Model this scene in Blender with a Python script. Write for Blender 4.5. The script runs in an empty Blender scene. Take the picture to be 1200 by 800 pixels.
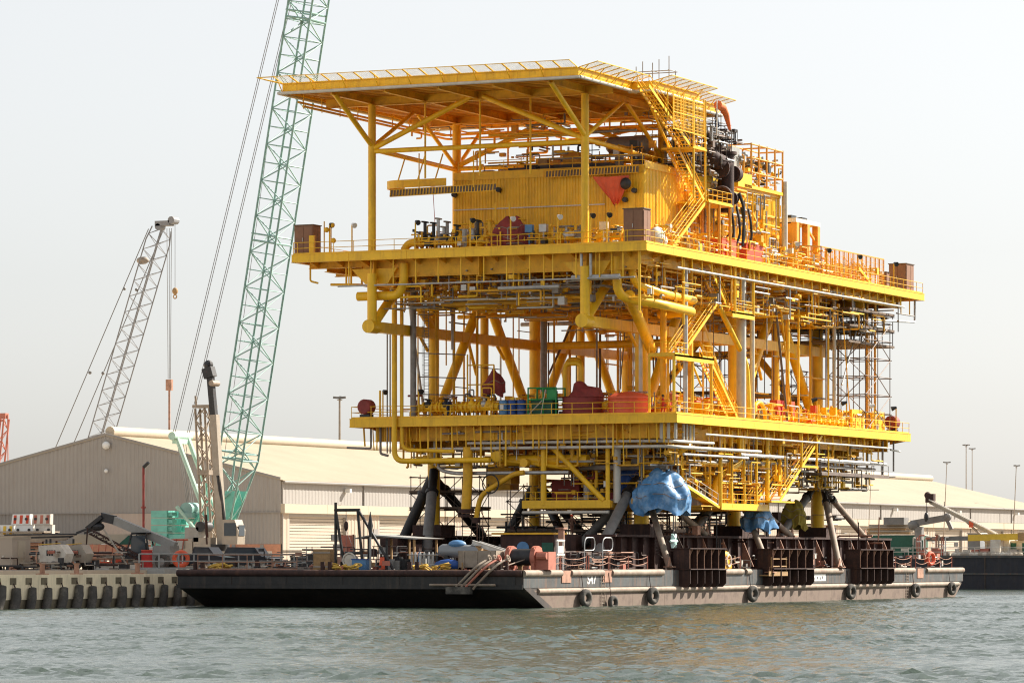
import bpy, bmesh, math, random
import numpy as np
from mathutils import Vector as V, Matrix, Quaternion
rnd = random.Random(7)
SC = bpy.context.scene
COL = SC.collection
R_ = math.radians

# ------------------------------------------------------------------ camera
cam_d = bpy.data.cameras.new('camera'); cam = bpy.data.objects.new('camera', cam_d); COL.objects.link(cam)
cam.location = (136.332, -303.676, 4.0714)
cam.rotation_euler = (R_(90), 0, math.atan(2150 / 4660.))
cam_d.sensor_width = 36; cam_d.lens = 36 * 4660 / 1200.
cam_d.shift_y = (655 - 400) / 1200.
cam_d.clip_start = 1; cam_d.clip_end = 9000
SC.camera = cam

# ------------------------------------------------------------------ light
SUN_EL, SUN_AZ = 37, math.degrees(math.atan2(.56, .83))       # azimuth clockwise from +Y
w = bpy.data.worlds.new('World'); SC.world = w; w.use_nodes = True
nt = w.node_tree; bg = nt.nodes['Background']
sky = nt.nodes.new('ShaderNodeTexSky'); sky.sky_type = 'NISHITA'; sky.sun_disc = False
sky.sun_elevation = R_(SUN_EL); sky.sun_rotation = R_(SUN_AZ)
sky.altitude = 0; sky.air_density = 1.0; sky.dust_density = 1.6; sky.ozone_density = 3.0
hs = nt.nodes.new('ShaderNodeHueSaturation'); hs.inputs['Saturation'].default_value = .3      # pale, hazy Gulf sky
nt.links.new(sky.outputs[0], hs.inputs['Color']); gm = nt.nodes.new('ShaderNodeGamma'); gm.inputs['Gamma'].default_value = .63                  # thick haze evens the sky out
nt.links.new(hs.outputs[0], gm.inputs['Color']); tn = nt.nodes.new('ShaderNodeMix'); tn.data_type = 'RGBA'; tn.blend_type = 'MULTIPLY'; tn.inputs[0].default_value = 1; tn.inputs[7].default_value = (1, .988, .97, 1)
nt.links.new(gm.outputs[0], tn.inputs[6]); nt.links.new(tn.outputs[2], bg.inputs[0]); bg.inputs[1].default_value = .15
sl = bpy.data.lights.new('sun', 'SUN'); sl.energy = 5.0; sl.angle = R_(.5); sl.color = (1, .93, .82)
so = bpy.data.objects.new('sun', sl); COL.objects.link(so)
a = R_(SUN_AZ); e = R_(SUN_EL)
sd = V((math.sin(a) * math.cos(e), math.cos(a) * math.cos(e), math.sin(e)))
so.rotation_euler = sd.to_track_quat('Z', 'Y').to_euler(); so.location = (200, 300, 300)
SC.view_settings.view_transform = 'Standard'; SC.view_settings.look = 'None'
SC.view_settings.exposure = 1.1; SC.cycles.diffuse_bounces = 8; SC.cycles.max_bounces = 12
SC.cycles.filter_width = 1.15; SC.view_settings.gamma = 1

# ------------------------------------------------------------------ materials
MATS = {}
def mat(name, col, rough=.6, metal=0., var=.15, scale=1.5, dirt_or_sheen=None, dirt_or_sheen_amt=.35, streak=False, bump=0., bscale=8., spec=.4):
    m = bpy.data.materials.new(name); m.use_nodes = True; N = m.node_tree.nodes; L = m.node_tree.links
    b = N['Principled BSDF']; b.inputs['Roughness'].default_value = rough; b.inputs['Metallic'].default_value = metal
    b.inputs['Specular IOR Level'].default_value = spec
    g = N.new('ShaderNodeNewGeometry')
    n1 = N.new('ShaderNodeTexNoise'); n1.inputs['Scale'].default_value = scale; n1.inputs['Detail'].default_value = 5; n1.inputs['Roughness'].default_value = .65
    L.new(g.outputs['Position'], n1.inputs['Vector'])
    mx = N.new('ShaderNodeMix'); mx.data_type = 'RGBA'
    c = V(col)
    mx.inputs[6].default_value = (*(c * (1 - var)), 1); mx.inputs[7].default_value = (*[min(1, q) for q in c * (1 + var)], 1)
    rp = N.new('ShaderNodeMapRange'); rp.inputs[1].default_value = .3; rp.inputs[2].default_value = .7
    L.new(n1.outputs[0], rp.inputs[0]); L.new(rp.outputs[0], mx.inputs[0])
    out = mx.outputs[2]
    if dirt_or_sheen:
        n2 = N.new('ShaderNodeTexNoise'); n2.inputs['Detail'].default_value = 6; n2.inputs['Roughness'].default_value = .7
        n2.inputs['Scale'].default_value = 1.0
        mp = N.new('ShaderNodeMapping'); mp.inputs['Scale'].default_value = (2.2, 2.2, .25) if streak else (.9, .9, .9)
        L.new(g.outputs['Position'], mp.inputs[0]); L.new(mp.outputs[0], n2.inputs['Vector'])
        r2 = N.new('ShaderNodeMapRange'); r2.inputs[1].default_value = .5; r2.inputs[2].default_value = .72; r2.inputs[4].default_value = dirt_or_sheen_amt
        L.new(n2.outputs[0], r2.inputs[0])
        m2 = N.new('ShaderNodeMix'); m2.data_type = 'RGBA'; m2.inputs[7].default_value = (*dirt_or_sheen, 1)
        L.new(r2.outputs[0], m2.inputs[0]); L.new(out, m2.inputs[6]); out = m2.outputs[2]
    L.new(out, b.inputs['Base Color'])
    if bump:
        n3 = N.new('ShaderNodeTexNoise'); n3.inputs['Scale'].default_value = bscale; n3.inputs['Detail'].default_value = 4
        L.new(g.outputs['Position'], n3.inputs['Vector'])
        bp = N.new('ShaderNodeBump'); bp.inputs['Strength'].default_value = bump; bp.inputs['Distance'].default_value = .1
        L.new(n3.outputs[0], bp.inputs['Height']); L.new(bp.outputs[0], b.inputs['Normal'])
    MATS[name] = m
    return m
mat('yellow', (.88, .515, .02), .42, var=.12, scale=.9, dirt_or_sheen=(.46, .22, .03), dirt_or_sheen_amt=.5, streak=True, bump=.05)
mat('yellow_deep', (.78, .43, .024), .55, var=.2, scale=.7, dirt_or_sheen=(.30, .12, .025), dirt_or_sheen_amt=.6)
mat('joist_paint', (.74, .40, .04), .6, var=.2, scale=.7, dirt_or_sheen=(.3, .12, .03), dirt_or_sheen_amt=.5)
mat('orange_paint', (.74, .34, .035), .55, var=.15, dirt_or_sheen=(.4, .15, .05))
mat('galvanised', (.48, .48, .47), .45, .5, var=.2, dirt_or_sheen=(.25, .23, .2))
mat('pale_pipe', (.54, .51, .45), .45, .15, var=.12, dirt_or_sheen=(.4, .35, .28), streak=True)
mat('dull_pipe', (.26, .24, .22), .55, .3, var=.3, dirt_or_sheen=(.2, .12, .07))
mat('scaffold_steel', (.17, .13, .11), .6, .3, var=.3, dirt_or_sheen=(.22, .10, .05))
mat('scaffold_board', (.16, .115, .085), .85, var=.35)
mat('wood', (.36, .22, .10), .8, var=.25, scale=3)
mat('brown_cabinet', (.25, .125, .075), .7, var=.12, dirt_or_sheen=(.3, .2, .12))
mat('dark_rust', (.045, .021, .017), .75, var=.4, dirt_or_sheen=(.13, .055, .03), dirt_or_sheen_amt=.6, streak=True, bump=.2)
mat('tan_rust', (.40, .22, .15), .75, var=.3, dirt_or_sheen=(.2, .09, .05), dirt_or_sheen_amt=.6)
mat('black_paint', (.022, .021, .021), .5, var=.35, dirt_or_sheen=(.10, .07, .05), dirt_or_sheen_amt=.5, streak=True)
mat('hull_grey', (.075, .08, .08), .6, var=.35, scale=.6, dirt_or_sheen=(.19, .10, .06), dirt_or_sheen_amt=.85, streak=True, bump=.15, bscale=1.5)
mat('hull_rust', (.19, .135, .105), .8, var=.35, scale=.9, dirt_or_sheen=(.12, .10, .07), dirt_or_sheen_amt=.85, bump=.2, bscale=2)
mat('hull_dark', (.05, .042, .038), .7, var=.4, scale=.5, dirt_or_sheen=(.11, .065, .04), dirt_or_sheen_amt=.8, streak=True)
mat('rub_rail', (.29, .23, .175), .7, var=.3, scale=1.2, dirt_or_sheen=(.24, .10, .06), dirt_or_sheen_amt=.75)
mat('navy_hull', (.016, .018, .028), .5, var=.3, dirt_or_sheen=(.06, .045, .04), dirt_or_sheen_amt=.5, streak=True)
mat('rubber', (.075, .068, .060), .9, var=.35, dirt_or_sheen=(.26, .23, .19), dirt_or_sheen_amt=.7, bump=.3)
mat('concrete', (.84, .72, .50), .9, var=.16, scale=.5, dirt_or_sheen=(.34, .28, .18), dirt_or_sheen_amt=.4, streak=True, bump=.15)
mat('concrete_wet_shade', (.17, .14, .09), .8, var=.3, scale=1, dirt_or_sheen=(.09, .09, .05), dirt_or_sheen_amt=.6)  # wet wall foot, and the shade painted into the fender pockets
mat('yard', (.52, .43, .32), .95, var=.15, scale=.1, dirt_or_sheen=(.36, .30, .23), dirt_or_sheen_amt=.5)
mat('siding_grey', (.32, .298, .275), .75, var=.06, scale=.15, dirt_or_sheen=(.24, .20, .17), dirt_or_sheen_amt=.35, streak=True)
mat('siding_dark', (.265, .25, .235), .75, var=.06, scale=.15, dirt_or_sheen=(.20, .17, .15), dirt_or_sheen_amt=.35, streak=True)
mat('siding_pink', (.47, .385, .325), .75, var=.06, scale=.15, dirt_or_sheen=(.38, .30, .24), dirt_or_sheen_amt=.35, streak=True)
mat('siding_cream', (.43, .355, .28), .75, var=.05, scale=.2, dirt_or_sheen=(.42, .33, .26), dirt_or_sheen_amt=.3, streak=True)
mat('cream_trim', (.47, .40, .30), .7, var=.05)
mat('shutter', (.46, .395, .32), .7, var=.05)
mat('roof_cream', (.35, .285, .20), .75, var=.08, scale=.1, dirt_or_sheen=(.28, .225, .16), dirt_or_sheen_amt=.35)
mat('brick', (.50, .24, .15), .9, var=.15, scale=2)
mat('teal', (.17, .50, .42), .5, var=.15, dirt_or_sheen=(.20, .28, .24), dirt_or_sheen_amt=.4)
mat('teal_pale', (.46, .66, .55), .5, var=.12, dirt_or_sheen=(.35, .40, .32))
mat('teal_dark', (.23, .385, .355), .55, var=.2)
mat('boom_grey', (.20, .19, .18), .6, .2, var=.2)
mat('far_grey', (.23, .23, .235), .6, .1, var=.15)
mat('boom_cream', (.38, .33, .265), .5, var=.12, dirt_or_sheen=(.35, .27, .2))
mat('tan_steel', (.33, .27, .21), .6, var=.2)
mat('cable', (.22, .21, .21), .6, .3, var=.1)
mat('red', (.60, .075, .03), .5, var=.15, dirt_or_sheen=(.3, .05, .03))
mat('red_dull', (.25, .042, .038), .7, var=.25, dirt_or_sheen=(.16, .04, .03))
mat('orange_red', (.72, .115, .045), .55, var=.15, dirt_or_sheen=(.5, .1, .05))
mat('salmon', (.44, .15, .10), .6, var=.2)
mat('coverall_red', (.45, .035, .03), .8, var=.15)
mat('coverall_navy', (.02, .03, .07), .8, var=.2)
mat('coverall_brown', (.11, .05, .03), .8, var=.2)
mat('skin', (.30, .16, .10), .6, var=.05)
mat('helmet_white', (.75, .74, .70), .4, var=.03)
mat('blue_tarp', (.08, .23, .45), .45, var=.3, scale=2.5, dirt_or_sheen=(.38, .50, .62), dirt_or_sheen_amt=.75)  # pale second colour paints white highlights on the folds
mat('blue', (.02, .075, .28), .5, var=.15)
mat('blue_pale', (.10, .24, .45), .5, var=.15)
mat('green', (.02, .25, .065), .5, var=.2, dirt_or_sheen=(.02, .1, .04))
mat('green_dark', (.02, .10, .065), .6, var=.2)
mat('olive_bag', (.30, .23, .035), .85, var=.25, bump=.3, bscale=4)
mat('white_paint', (.78, .77, .73), .5, var=.05, dirt_or_sheen=(.5, .45, .38))
mat('white_dirty', (.62, .57, .49), .6, var=.15, dirt_or_sheen=(.42, .33, .24), dirt_or_sheen_amt=.5)
mat('barrier_yellow', (.75, .48, .05), .5, var=.1)
mat('grey_paint', (.34, .34, .32), .5, var=.15, dirt_or_sheen=(.25, .2, .16))
mat('vessel_grey', (.25, .265, .28), .45, .2, var=.1, dirt_or_sheen=(.3, .29, .27))
mat('machine_grey', (.30, .29, .265), .55, var=.12, dirt_or_sheen=(.22, .18, .14))
mat('dark_metal', (.04, .04, .042), .5, .3, var=.3)
mat('glass', (.03, .045, .06), .12, var=.1, spec=.6)
mat('car_silver', (.50, .48, .48), .3, .5, var=.05)
mat('car_dark', (.03, .032, .04), .3, .2, var=.1)
mat('windsock', (.80, .19, .06), .7, var=.1)
mat('rope_yellow', (.62, .40, .08), .9, var=.25)
mat('lamp_white', (.72, .72, .70), .4, var=.05)
mat('cyan_pale', (.50, .70, .66), .6, var=.2)
mat('insulation_white', (.70, .66, .57), .8, var=.15, dirt_or_sheen=(.5, .42, .3))

# net: fine wires with air between (built as geometry), grating likewise
# ------------------------------------------------------------------ mesh builder
class MB:
    def __init__(s): s.v = []; s.f = []
    def add(s, vs, fs):
        o = len(s.v); s.v += [tuple(p) for p in vs]; s.f += [tuple(i + o for i in f) for f in fs]; return s
    def box(s, c, size, rz=0., rot=None):
        x, y, z = [q / 2 for q in size]
        m = rot if rot is not None else Matrix.Rotation(rz, 3, 'Z')
        c = V(c)
        vs = [c + m @ V((i * x, j * y, k * z)) for k in (-1, 1) for j in (-1, 1) for i in (-1, 1)]
        return s.add(vs, [(0, 2, 3, 1), (4, 5, 7, 6), (0, 1, 5, 4), (2, 6, 7, 3), (0, 4, 6, 2), (1, 3, 7, 5)])
    def box2(s, a, b):
        return s.box([(p + q) / 2 for p, q in zip(a, b)], [abs(q - p) for p, q in zip(a, b)])
    def beam(s, p0, p1, wd, h, up=(0, 0, 1)):
        p0, p1 = V(p0), V(p1); d = (p1 - p0).normalized(); up = V(up)
        if abs(d.dot(up)) > .99: up = V((0, 1, 0))
        x = d.cross(up).normalized(); y = x.cross(d)
        vs = [p + x * (i * wd / 2) + y * (j * h / 2) for p in (p0, p1) for i, j in ((-1, -1), (1, -1), (1, 1), (-1, 1))]
        return s.add(vs, [(3, 2, 1, 0), (4, 5, 6, 7), (0, 1, 5, 4), (1, 2, 6, 5), (2, 3, 7, 6), (3, 0, 4, 7)])
    def ibeam(s, p0, p1, wd, h, t=.05):
        p0, p1 = V(p0), V(p1); d = (p1 - p0).normalized(); x = d.cross(V((0, 0, 1))).normalized(); y = x.cross(d)
        s.beam(p0, p1, t, h - 2 * t)
        for k in (-1, 1): s.beam(p0 + y * k * (h - t) / 2, p1 + y * k * (h - t) / 2, wd, t)
        return s
    def pipe(s, pts, r, n=8, bend=0., caps=True, steps=5):
        P = [V(p) for p in pts]
        if bend and len(P) > 2:
            Q = [P[0]]
            for i in range(1, len(P) - 1):
                a, b, c = P[i - 1], P[i], P[i + 1]
                bd = min(bend, (a - b).length * .49, (c - b).length * .49)
                s0 = b + (a - b).normalized() * bd; s1 = b + (c - b).normalized() * bd
                for k in range(steps + 1):
                    t = k / steps
                    Q.append(s0 * (1 - t) ** 2 + b * 2 * t * (1 - t) + s1 * t * t)
            Q.append(P[-1]); P = Q
        rr = r if isinstance(r, (list, tuple)) else [r] * len(P)
        d0 = (P[1] - P[0]).normalized()
        ux = d0.orthogonal().normalized(); rings = []
        for i, p in enumerate(P):
            d = ((P[min(i + 1, len(P) - 1)] - P[max(i - 1, 0)])).normalized()
            ux = (ux - d * ux.dot(d)).normalized(); uy = d.cross(ux)
            rings.append([p + (ux * math.cos(2 * math.pi * k / n) + uy * math.sin(2 * math.pi * k / n)) * rr[i] for k in range(n)])
        vs = [q for g in rings for q in g]; fs = []
        for i in range(len(P) - 1):
            for k in range(n):
                k2 = (k + 1) % n
                fs.append((i * n + k, i * n + k2, (i + 1) * n + k2, (i + 1) * n + k))
        if caps: fs.append(tuple(reversed(range(n)))); fs.append(tuple((len(P) - 1) * n + k for k in range(n)))
        return s.add(vs, fs)
    def tube(s, p0, p1, r, n=8, r2=None): return s.pipe([p0, p1], [r, r if r2 is None else r2], n)
    def prism(s, poly, off):
        n = len(poly); off = V(off); a = [V(p) for p in poly]; b = [p + off for p in a]
        fs = [tuple(reversed(range(n))), tuple(range(n, 2 * n))] + [(i, (i + 1) % n, n + (i + 1) % n, n + i) for i in range(n)]
        return s.add(a + b, fs)
    def sphere(s, c, r, sc=(1, 1, 1), n=10, m=6):
        c = V(c); vs = []; fs = []
        for j in range(m + 1):
            th = math.pi * j / m
            for i in range(n):
                ph = 2 * math.pi * i / n
                vs.append(c + V((r * sc[0] * math.sin(th) * math.cos(ph), r * sc[1] * math.sin(th) * math.sin(ph), r * sc[2] * math.cos(th))))
        for j in range(m):
            for i in range(n):
                i2 = (i + 1) % n
                fs.append((j * n + i, (j + 1) * n + i, (j + 1) * n + i2, j * n + i2))
        return s.add(vs, fs)
    def torus(s, c, ax, R, r, n=20, m=8):
        c = V(c); ax = V(ax).normalized(); x = ax.orthogonal().normalized(); y = ax.cross(x)
        pts = [c + (x * math.cos(2 * math.pi * k / n) + y * math.sin(2 * math.pi * k / n)) * R for k in range(n)]
        vs = []; fs = []
        for p in pts:
            o = (p - c).normalized()
            for j in range(m):
                t = 2 * math.pi * j / m; vs.append(p + (o * math.cos(t) + ax * math.sin(t)) * r)
        for k in range(n):
            for j in range(m):
                k2, j2 = (k + 1) % n, (j + 1) % m
                fs.append((k * m + j, k2 * m + j, k2 * m + j2, k * m + j2))
        return s.add(vs, fs)
    def mesh(s, name, m, org=(0, 0, 0), smooth=True):
        o = V(org); me = bpy.data.meshes.new(name)
        me.from_pydata([(p[0] - o.x, p[1] - o.y, p[2] - o.z) for p in s.v], [], s.f)
        me.materials.append(MATS[m]); me.validate()
        bm = bmesh.new(); bm.from_mesh(me); bmesh.ops.recalc_face_normals(bm, faces=bm.faces); bm.to_mesh(me); bm.free()
        if smooth:
            me.polygons.foreach_set('use_smooth', [True] * len(me.polygons)); me.set_sharp_from_angle(angle=R_(40))
        return me

ORG = {}
def thing(name, label, cat, loc, group=None):
    o = bpy.data.objects.new(name, None); COL.objects.link(o); o.location = loc; o.empty_display_size = .5
    o['label'] = label; o['category'] = cat
    if group: o['group'] = group
    ORG[o] = V(loc); return o
def solid(name, label, cat, mb, m, loc, group=None, smooth=True):
    o = bpy.data.objects.new(name, mb.mesh(name, m, loc, smooth)); COL.objects.link(o); o.location = loc
    o['label'] = label; o['category'] = cat
    if group: o['group'] = group
    ORG[o] = V(loc); return o
def struct(name, mb, m, smooth=False):
    o = bpy.data.objects.new(name, mb.mesh(name, m, (0, 0, 0), smooth)); COL.objects.link(o); o['kind'] = 'structure'; ORG[o] = V((0, 0, 0)); return o
def part(par, name, mb, m, label=None, stuff=False, smooth=True):
    o = bpy.data.objects.new(name, mb.mesh(name, m, ORG[par], smooth)); COL.objects.link(o); o.parent = par; ORG[o] = ORG[par]
    if label: o['label'] = label
    if stuff: o['kind'] = 'stuff'
    return o
def inst(par, name, me, loc, rot=None, scale=None):
    o = bpy.data.objects.new(name, me); COL.objects.link(o); o.parent = par; o.location = V(loc) - ORG[par]
    if rot is not None:
        o.rotation_mode = 'QUATERNION'; o.rotation_quaternion = rot
    if scale: o.scale = scale
    ORG[o] = V(loc); return o
UC = {}
def bar(par, name, p0, p1, r, m, n=8):
    k = ('c', round(r, 3), m, n)
    if k not in UC: UC[k] = MB().tube((0, 0, 0), (0, 0, 1), r, n).mesh('round_bar', m)
    p0, p1 = V(p0), V(p1); d = p1 - p0
    return inst(par, name, UC[k], p0, d.to_track_quat('Z', 'Y'), (1, 1, d.length))
def blk(par, name, c, size, m, rz=0):
    k = ('b', m)
    if k not in UC: UC[k] = MB().box((0, 0, 0), (1, 1, 1)).mesh('block', m, smooth=False)
    return inst(par, name, UC[k], c, Quaternion((0, 0, 1), rz), tuple(size))
def blk2(par, name, a, b, m):
    return blk(par, name, [(p + q) / 2 for p, q in zip(a, b)], [max(.01, abs(q - p)) for p, q in zip(a, b)], m)
def wide(par, name, p0, p1, wd, h, m):        # rectangular bar
    return part(par, name, MB().beam(p0, p1, wd, h), m, smooth=False)
def railing(par, pts, m='yellow', h=1.1, sp=1.9, r=.03, posts=True, name='railing'):
    b = MB(); P = [V(p) for p in pts]
    for i in range(len(P) - 1):
        for z in (h, h * .52): b.tube(P[i] + V((0, 0, z)), P[i + 1] + V((0, 0, z)), r, 6)
        b.beam(P[i] + V((0, 0, .08)), P[i + 1] + V((0, 0, .08)), .02, .14)
    o = part(par, name, b, m)
    if posts:
        for i in range(len(P) - 1):
            L = (P[i + 1] - P[i]).length; n = max(1, round(L / sp))
            for k in range(n + (1 if i == len(P) - 2 else 0)):
                q = P[i].lerp(P[i + 1], k / n); bar(o, 'railing_post', q, q + V((0, 0, h)), r * 1.15, m, 6)
    return o
def stair(par, p0, p1, wdir, wd=1.0, m='yellow', rail=True, step=.28):
    p0, p1 = V(p0), V(p1); wv = V(wdir).normalized() * wd
    b = MB()
    for k in (0, 1): b.beam(p0 + wv * k, p1 + wv * k, .07, .30)
    o = part(par, 'stair', b, m, smooth=False)
    n = max(4, int((p1.z - p0.z) / step))
    run = (p1 - p0); run.z = 0; rl = run.length / n
    key = ('t', m, round(wd, 2), abs(wv.x) > abs(wv.y), round(rl, 2))
    if key not in UC:
        sz = (wd, max(.18, rl * .9), .05) if abs(wv.x) > abs(wv.y) else (max(.18, rl * .9), wd, .05)
        UC[key] = MB().box((0, 0, 0), sz).mesh('tread', m, smooth=False)
    for k in range(n):
        inst(o, 'tread', UC[key], p0.lerp(p1, (k + .5) / n) + wv * .5)
    if rail:
        hb = MB()
        for k in (0, 1):
            for z in (1.0, .5): hb.tube(p0 + wv * k + V((0, 0, z)), p1 + wv * k + V((0, 0, z)), .035, 6)
            for t in (0, .2, .4, .6, .8, 1): q = p0.lerp(p1, t) + wv * k; hb.tube(q, q + V((0, 0, 1.0)), .032, 6)
        part(o, 'handrail', hb, m)
    return o
def ladder(par, p0, h, wdir, m='yellow', cage=True, wd=.5):
    p0 = V(p0); wv = V(wdir).normalized() * wd; b = MB()
    for k in (0, 1): b.beam(p0 + wv * k, p0 + wv * k + V((0, 0, h)), .05, .05)
    z = .3
    while z < h: b.tube(p0 + V((0, 0, z)), p0 + wv + V((0, 0, z)), .022, 5); z += .3
    if cage:
        out = wv.cross(V((0, 0, 1))).normalized(); z = 2.2
        hoop = lambda t: p0 + wv / 2 + (wv.normalized() * math.cos(t) + out * math.sin(t)) * .38
        while z < h:
            b.pipe([hoop(t) + V((0, 0, z)) for t in (0, .6, 1.2, 1.8, 2.4, 3.14)], .02, 5); z += .9
        for t in (.5, 1.57, 2.6): b.tube(hoop(t) + V((0, 0, 2.2)), hoop(t) + V((0, 0, h)), .015, 5)
    return part(par, 'ladder', b, m)
def corrugated(par, name, p0, p1, z0, z1, m, pitch=.3, depth=.06, flip=1):
    p0, p1 = V((p0[0], p0[1], 0)), V((p1[0], p1[1], 0)); d = (p1 - p0); L = d.length; d.normalize(); nrm = V((d.y, -d.x, 0)) * flip
    n = max(1, int(L / pitch)); pt = L / n; prof = []
    for i in range(n):
        for t, h in ((0, 0), (.35, 0), (.5, 1), (.85, 1)): prof.append(p0 + d * (i + t) * pt + nrm * depth * h)
    prof.append(p1.copy())
    b = MB(); k = len(prof)
    z1a, z1b = z1 if isinstance(z1, tuple) else (z1, z1)
    tops = [z1a + (z1b - z1a) * ((q - p0).dot(d) / L) for q in prof]
    b.add([q + V((0, 0, z0)) for q in prof] + [q + V((0, 0, t)) for q, t in zip(prof, tops)], [(i, i + 1, k + i + 1, k + i) for i in range(k - 1)])
    # back sheet gives the panel thickness
    q0, q1 = p0 - nrm * .05, p1 - nrm * .05
    b.add([q0 + V((0, 0, z0)), q1 + V((0, 0, z0)), q1 + V((0, 0, z1b)), q0 + V((0, 0, z1a))], [(0, 3, 2, 1)])
    return part(par, name, b, m, smooth=False)
def dup(root, loc, label=None, rz=None, group=None, name=None):
    r = root.copy(); COL.objects.link(r); r.location = loc; ORG[r] = V(loc)
    if rz is not None: r.rotation_mode = 'XYZ'; r.rotation_euler = (0, 0, rz)
    if label: r['label'] = label
    if group: r['group'] = group
    def rec(a, b):
        for ch in list(a.children):
            c = ch.copy(); COL.objects.link(c); c.parent = b; rec(ch, c)
    rec(root, r); return r
def lattice(par, p0, p1, wd, dp, bays, rc, rl, m, taper0=.0, taper1=.0, ref=(0, 1, 0), ends=.25, mid=None, lname='lacing_bar'):
    p0, p1 = V(p0), V(p1); ax = p1 - p0; L = ax.length; ax.normalize()
    u = V(ref); u = (u - ax * u.dot(ax)).normalized(); v = ax.cross(u)
    def k(t):
        if taper0 and t < taper0: return ends + (1 - ends) * t / taper0
        if taper1 and t > 1 - taper1: return ends + (1 - ends) * (1 - t) / taper1
        return 1.
    def P(c, t):
        q = k(t); i, j = ((-1, -1), (1, -1), (1, 1), (-1, 1))[c]
        return p0 + ax * (L * t) + u * (i * wd / 2 * q) + v * (j * dp / 2 * q)
    ts = [0] + ([taper0] if taper0 else []) + ([1 - taper1] if taper1 else []) + [1]
    for c in range(4):
        b = MB()
        for i in range(len(ts) - 1): b.tube(P(c, ts[i]), P(c, ts[i + 1]), rc, 6)
        part(par, 'chord', b, m)
    for i in range(bays):
        t0, t1 = i / bays, (i + 1) / bays
        for c in range(4):
            c2 = (c + 1) % 4
            a_, b_ = (P(c, t0), P(c2, t1)) if (i + c) % 2 == 0 else (P(c2, t0), P(c, t1))
            bar(par, lname, a_, b_, rl, m, 5)
    return P
def rope(par, p0, p1, r=.04, m='cable', name='rope', sag=0.):
    p0, p1 = V(p0), V(p1)
    if not sag: return bar(par, name, p0, p1, r, m, 5)
    return part(par, name, MB().pipe([p0.lerp(p1, t) - V((0, 0, sag * 4 * t * (1 - t))) for t in [i / 10 for i in range(11)]], r, 5), m)

def clutter(par, name, x, y, z, n, mats, seed, r=(.035, .11), L=(.5, 2.6), boxes=.25, along=None):
    rn = random.Random(seed); B = {m: MB() for m in mats}
    for i in range(n):
        b = B[rn.choice(mats)]; p = V((rn.uniform(*x), rn.uniform(*y), rn.uniform(*z)))
        if rn.random() < boxes:
            s_ = rn.uniform(.15, .55); b.box(p, (s_ * rn.uniform(.6, 1.6), s_ * rn.uniform(.6, 1.6), s_ * rn.uniform(.6, 1.6)))
            continue
        pts = [p.copy()]; q = p.copy(); ax = rn.choice(along or (0, 1, 2))
        for k in range(rn.choice((1, 2, 2, 3))):
            l = rn.uniform(*L) * rn.choice((-1, 1)); lo, hi = (x, y, z)[ax]
            q = q.copy(); q[ax] = min(hi, max(lo, q[ax] + l))
            if (q - pts[-1]).length > .12: pts.append(q)
            ax = rn.choice([k_ for k_ in (0, 1, 2) if k_ != ax])
        if len(pts) > 1: b.pipe(pts, rn.uniform(*r), 6, .15, steps=2)
    for m, b in B.items():
        if b.v: part(par, name, b, m, stuff=True)
# ------------------------------------------------------------------ water: real wavelets between the camera and the barge, calm sheet beyond
def water_mat():
    m = bpy.data.materials.new('sea_water'); m.use_nodes = True; N = m.node_tree.nodes; L = m.node_tree.links
    b = N['Principled BSDF']; b.inputs['Base Color'].default_value = (.046, .066, .050, 1); b.inputs['Roughness'].default_value = .12
    b.inputs['IOR'].default_value = 1.33; b.inputs['Specular IOR Level'].default_value = .5
    g = N.new('ShaderNodeNewGeometry'); n = N.new('ShaderNodeTexNoise'); n.inputs['Scale'].default_value = 2.2; n.inputs['Detail'].default_value = 3; n.inputs['Roughness'].default_value = .62
    L.new(g.outputs['Position'], n.inputs['Vector'])
    bp = N.new('ShaderNodeBump'); bp.inputs['Strength'].default_value = .9; bp.inputs['Distance'].default_value = .12
    L.new(n.outputs[0], bp.inputs['Height']); L.new(bp.outputs[0], b.inputs['Normal'])
    MATS['sea_water'] = m
water_mat()
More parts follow.
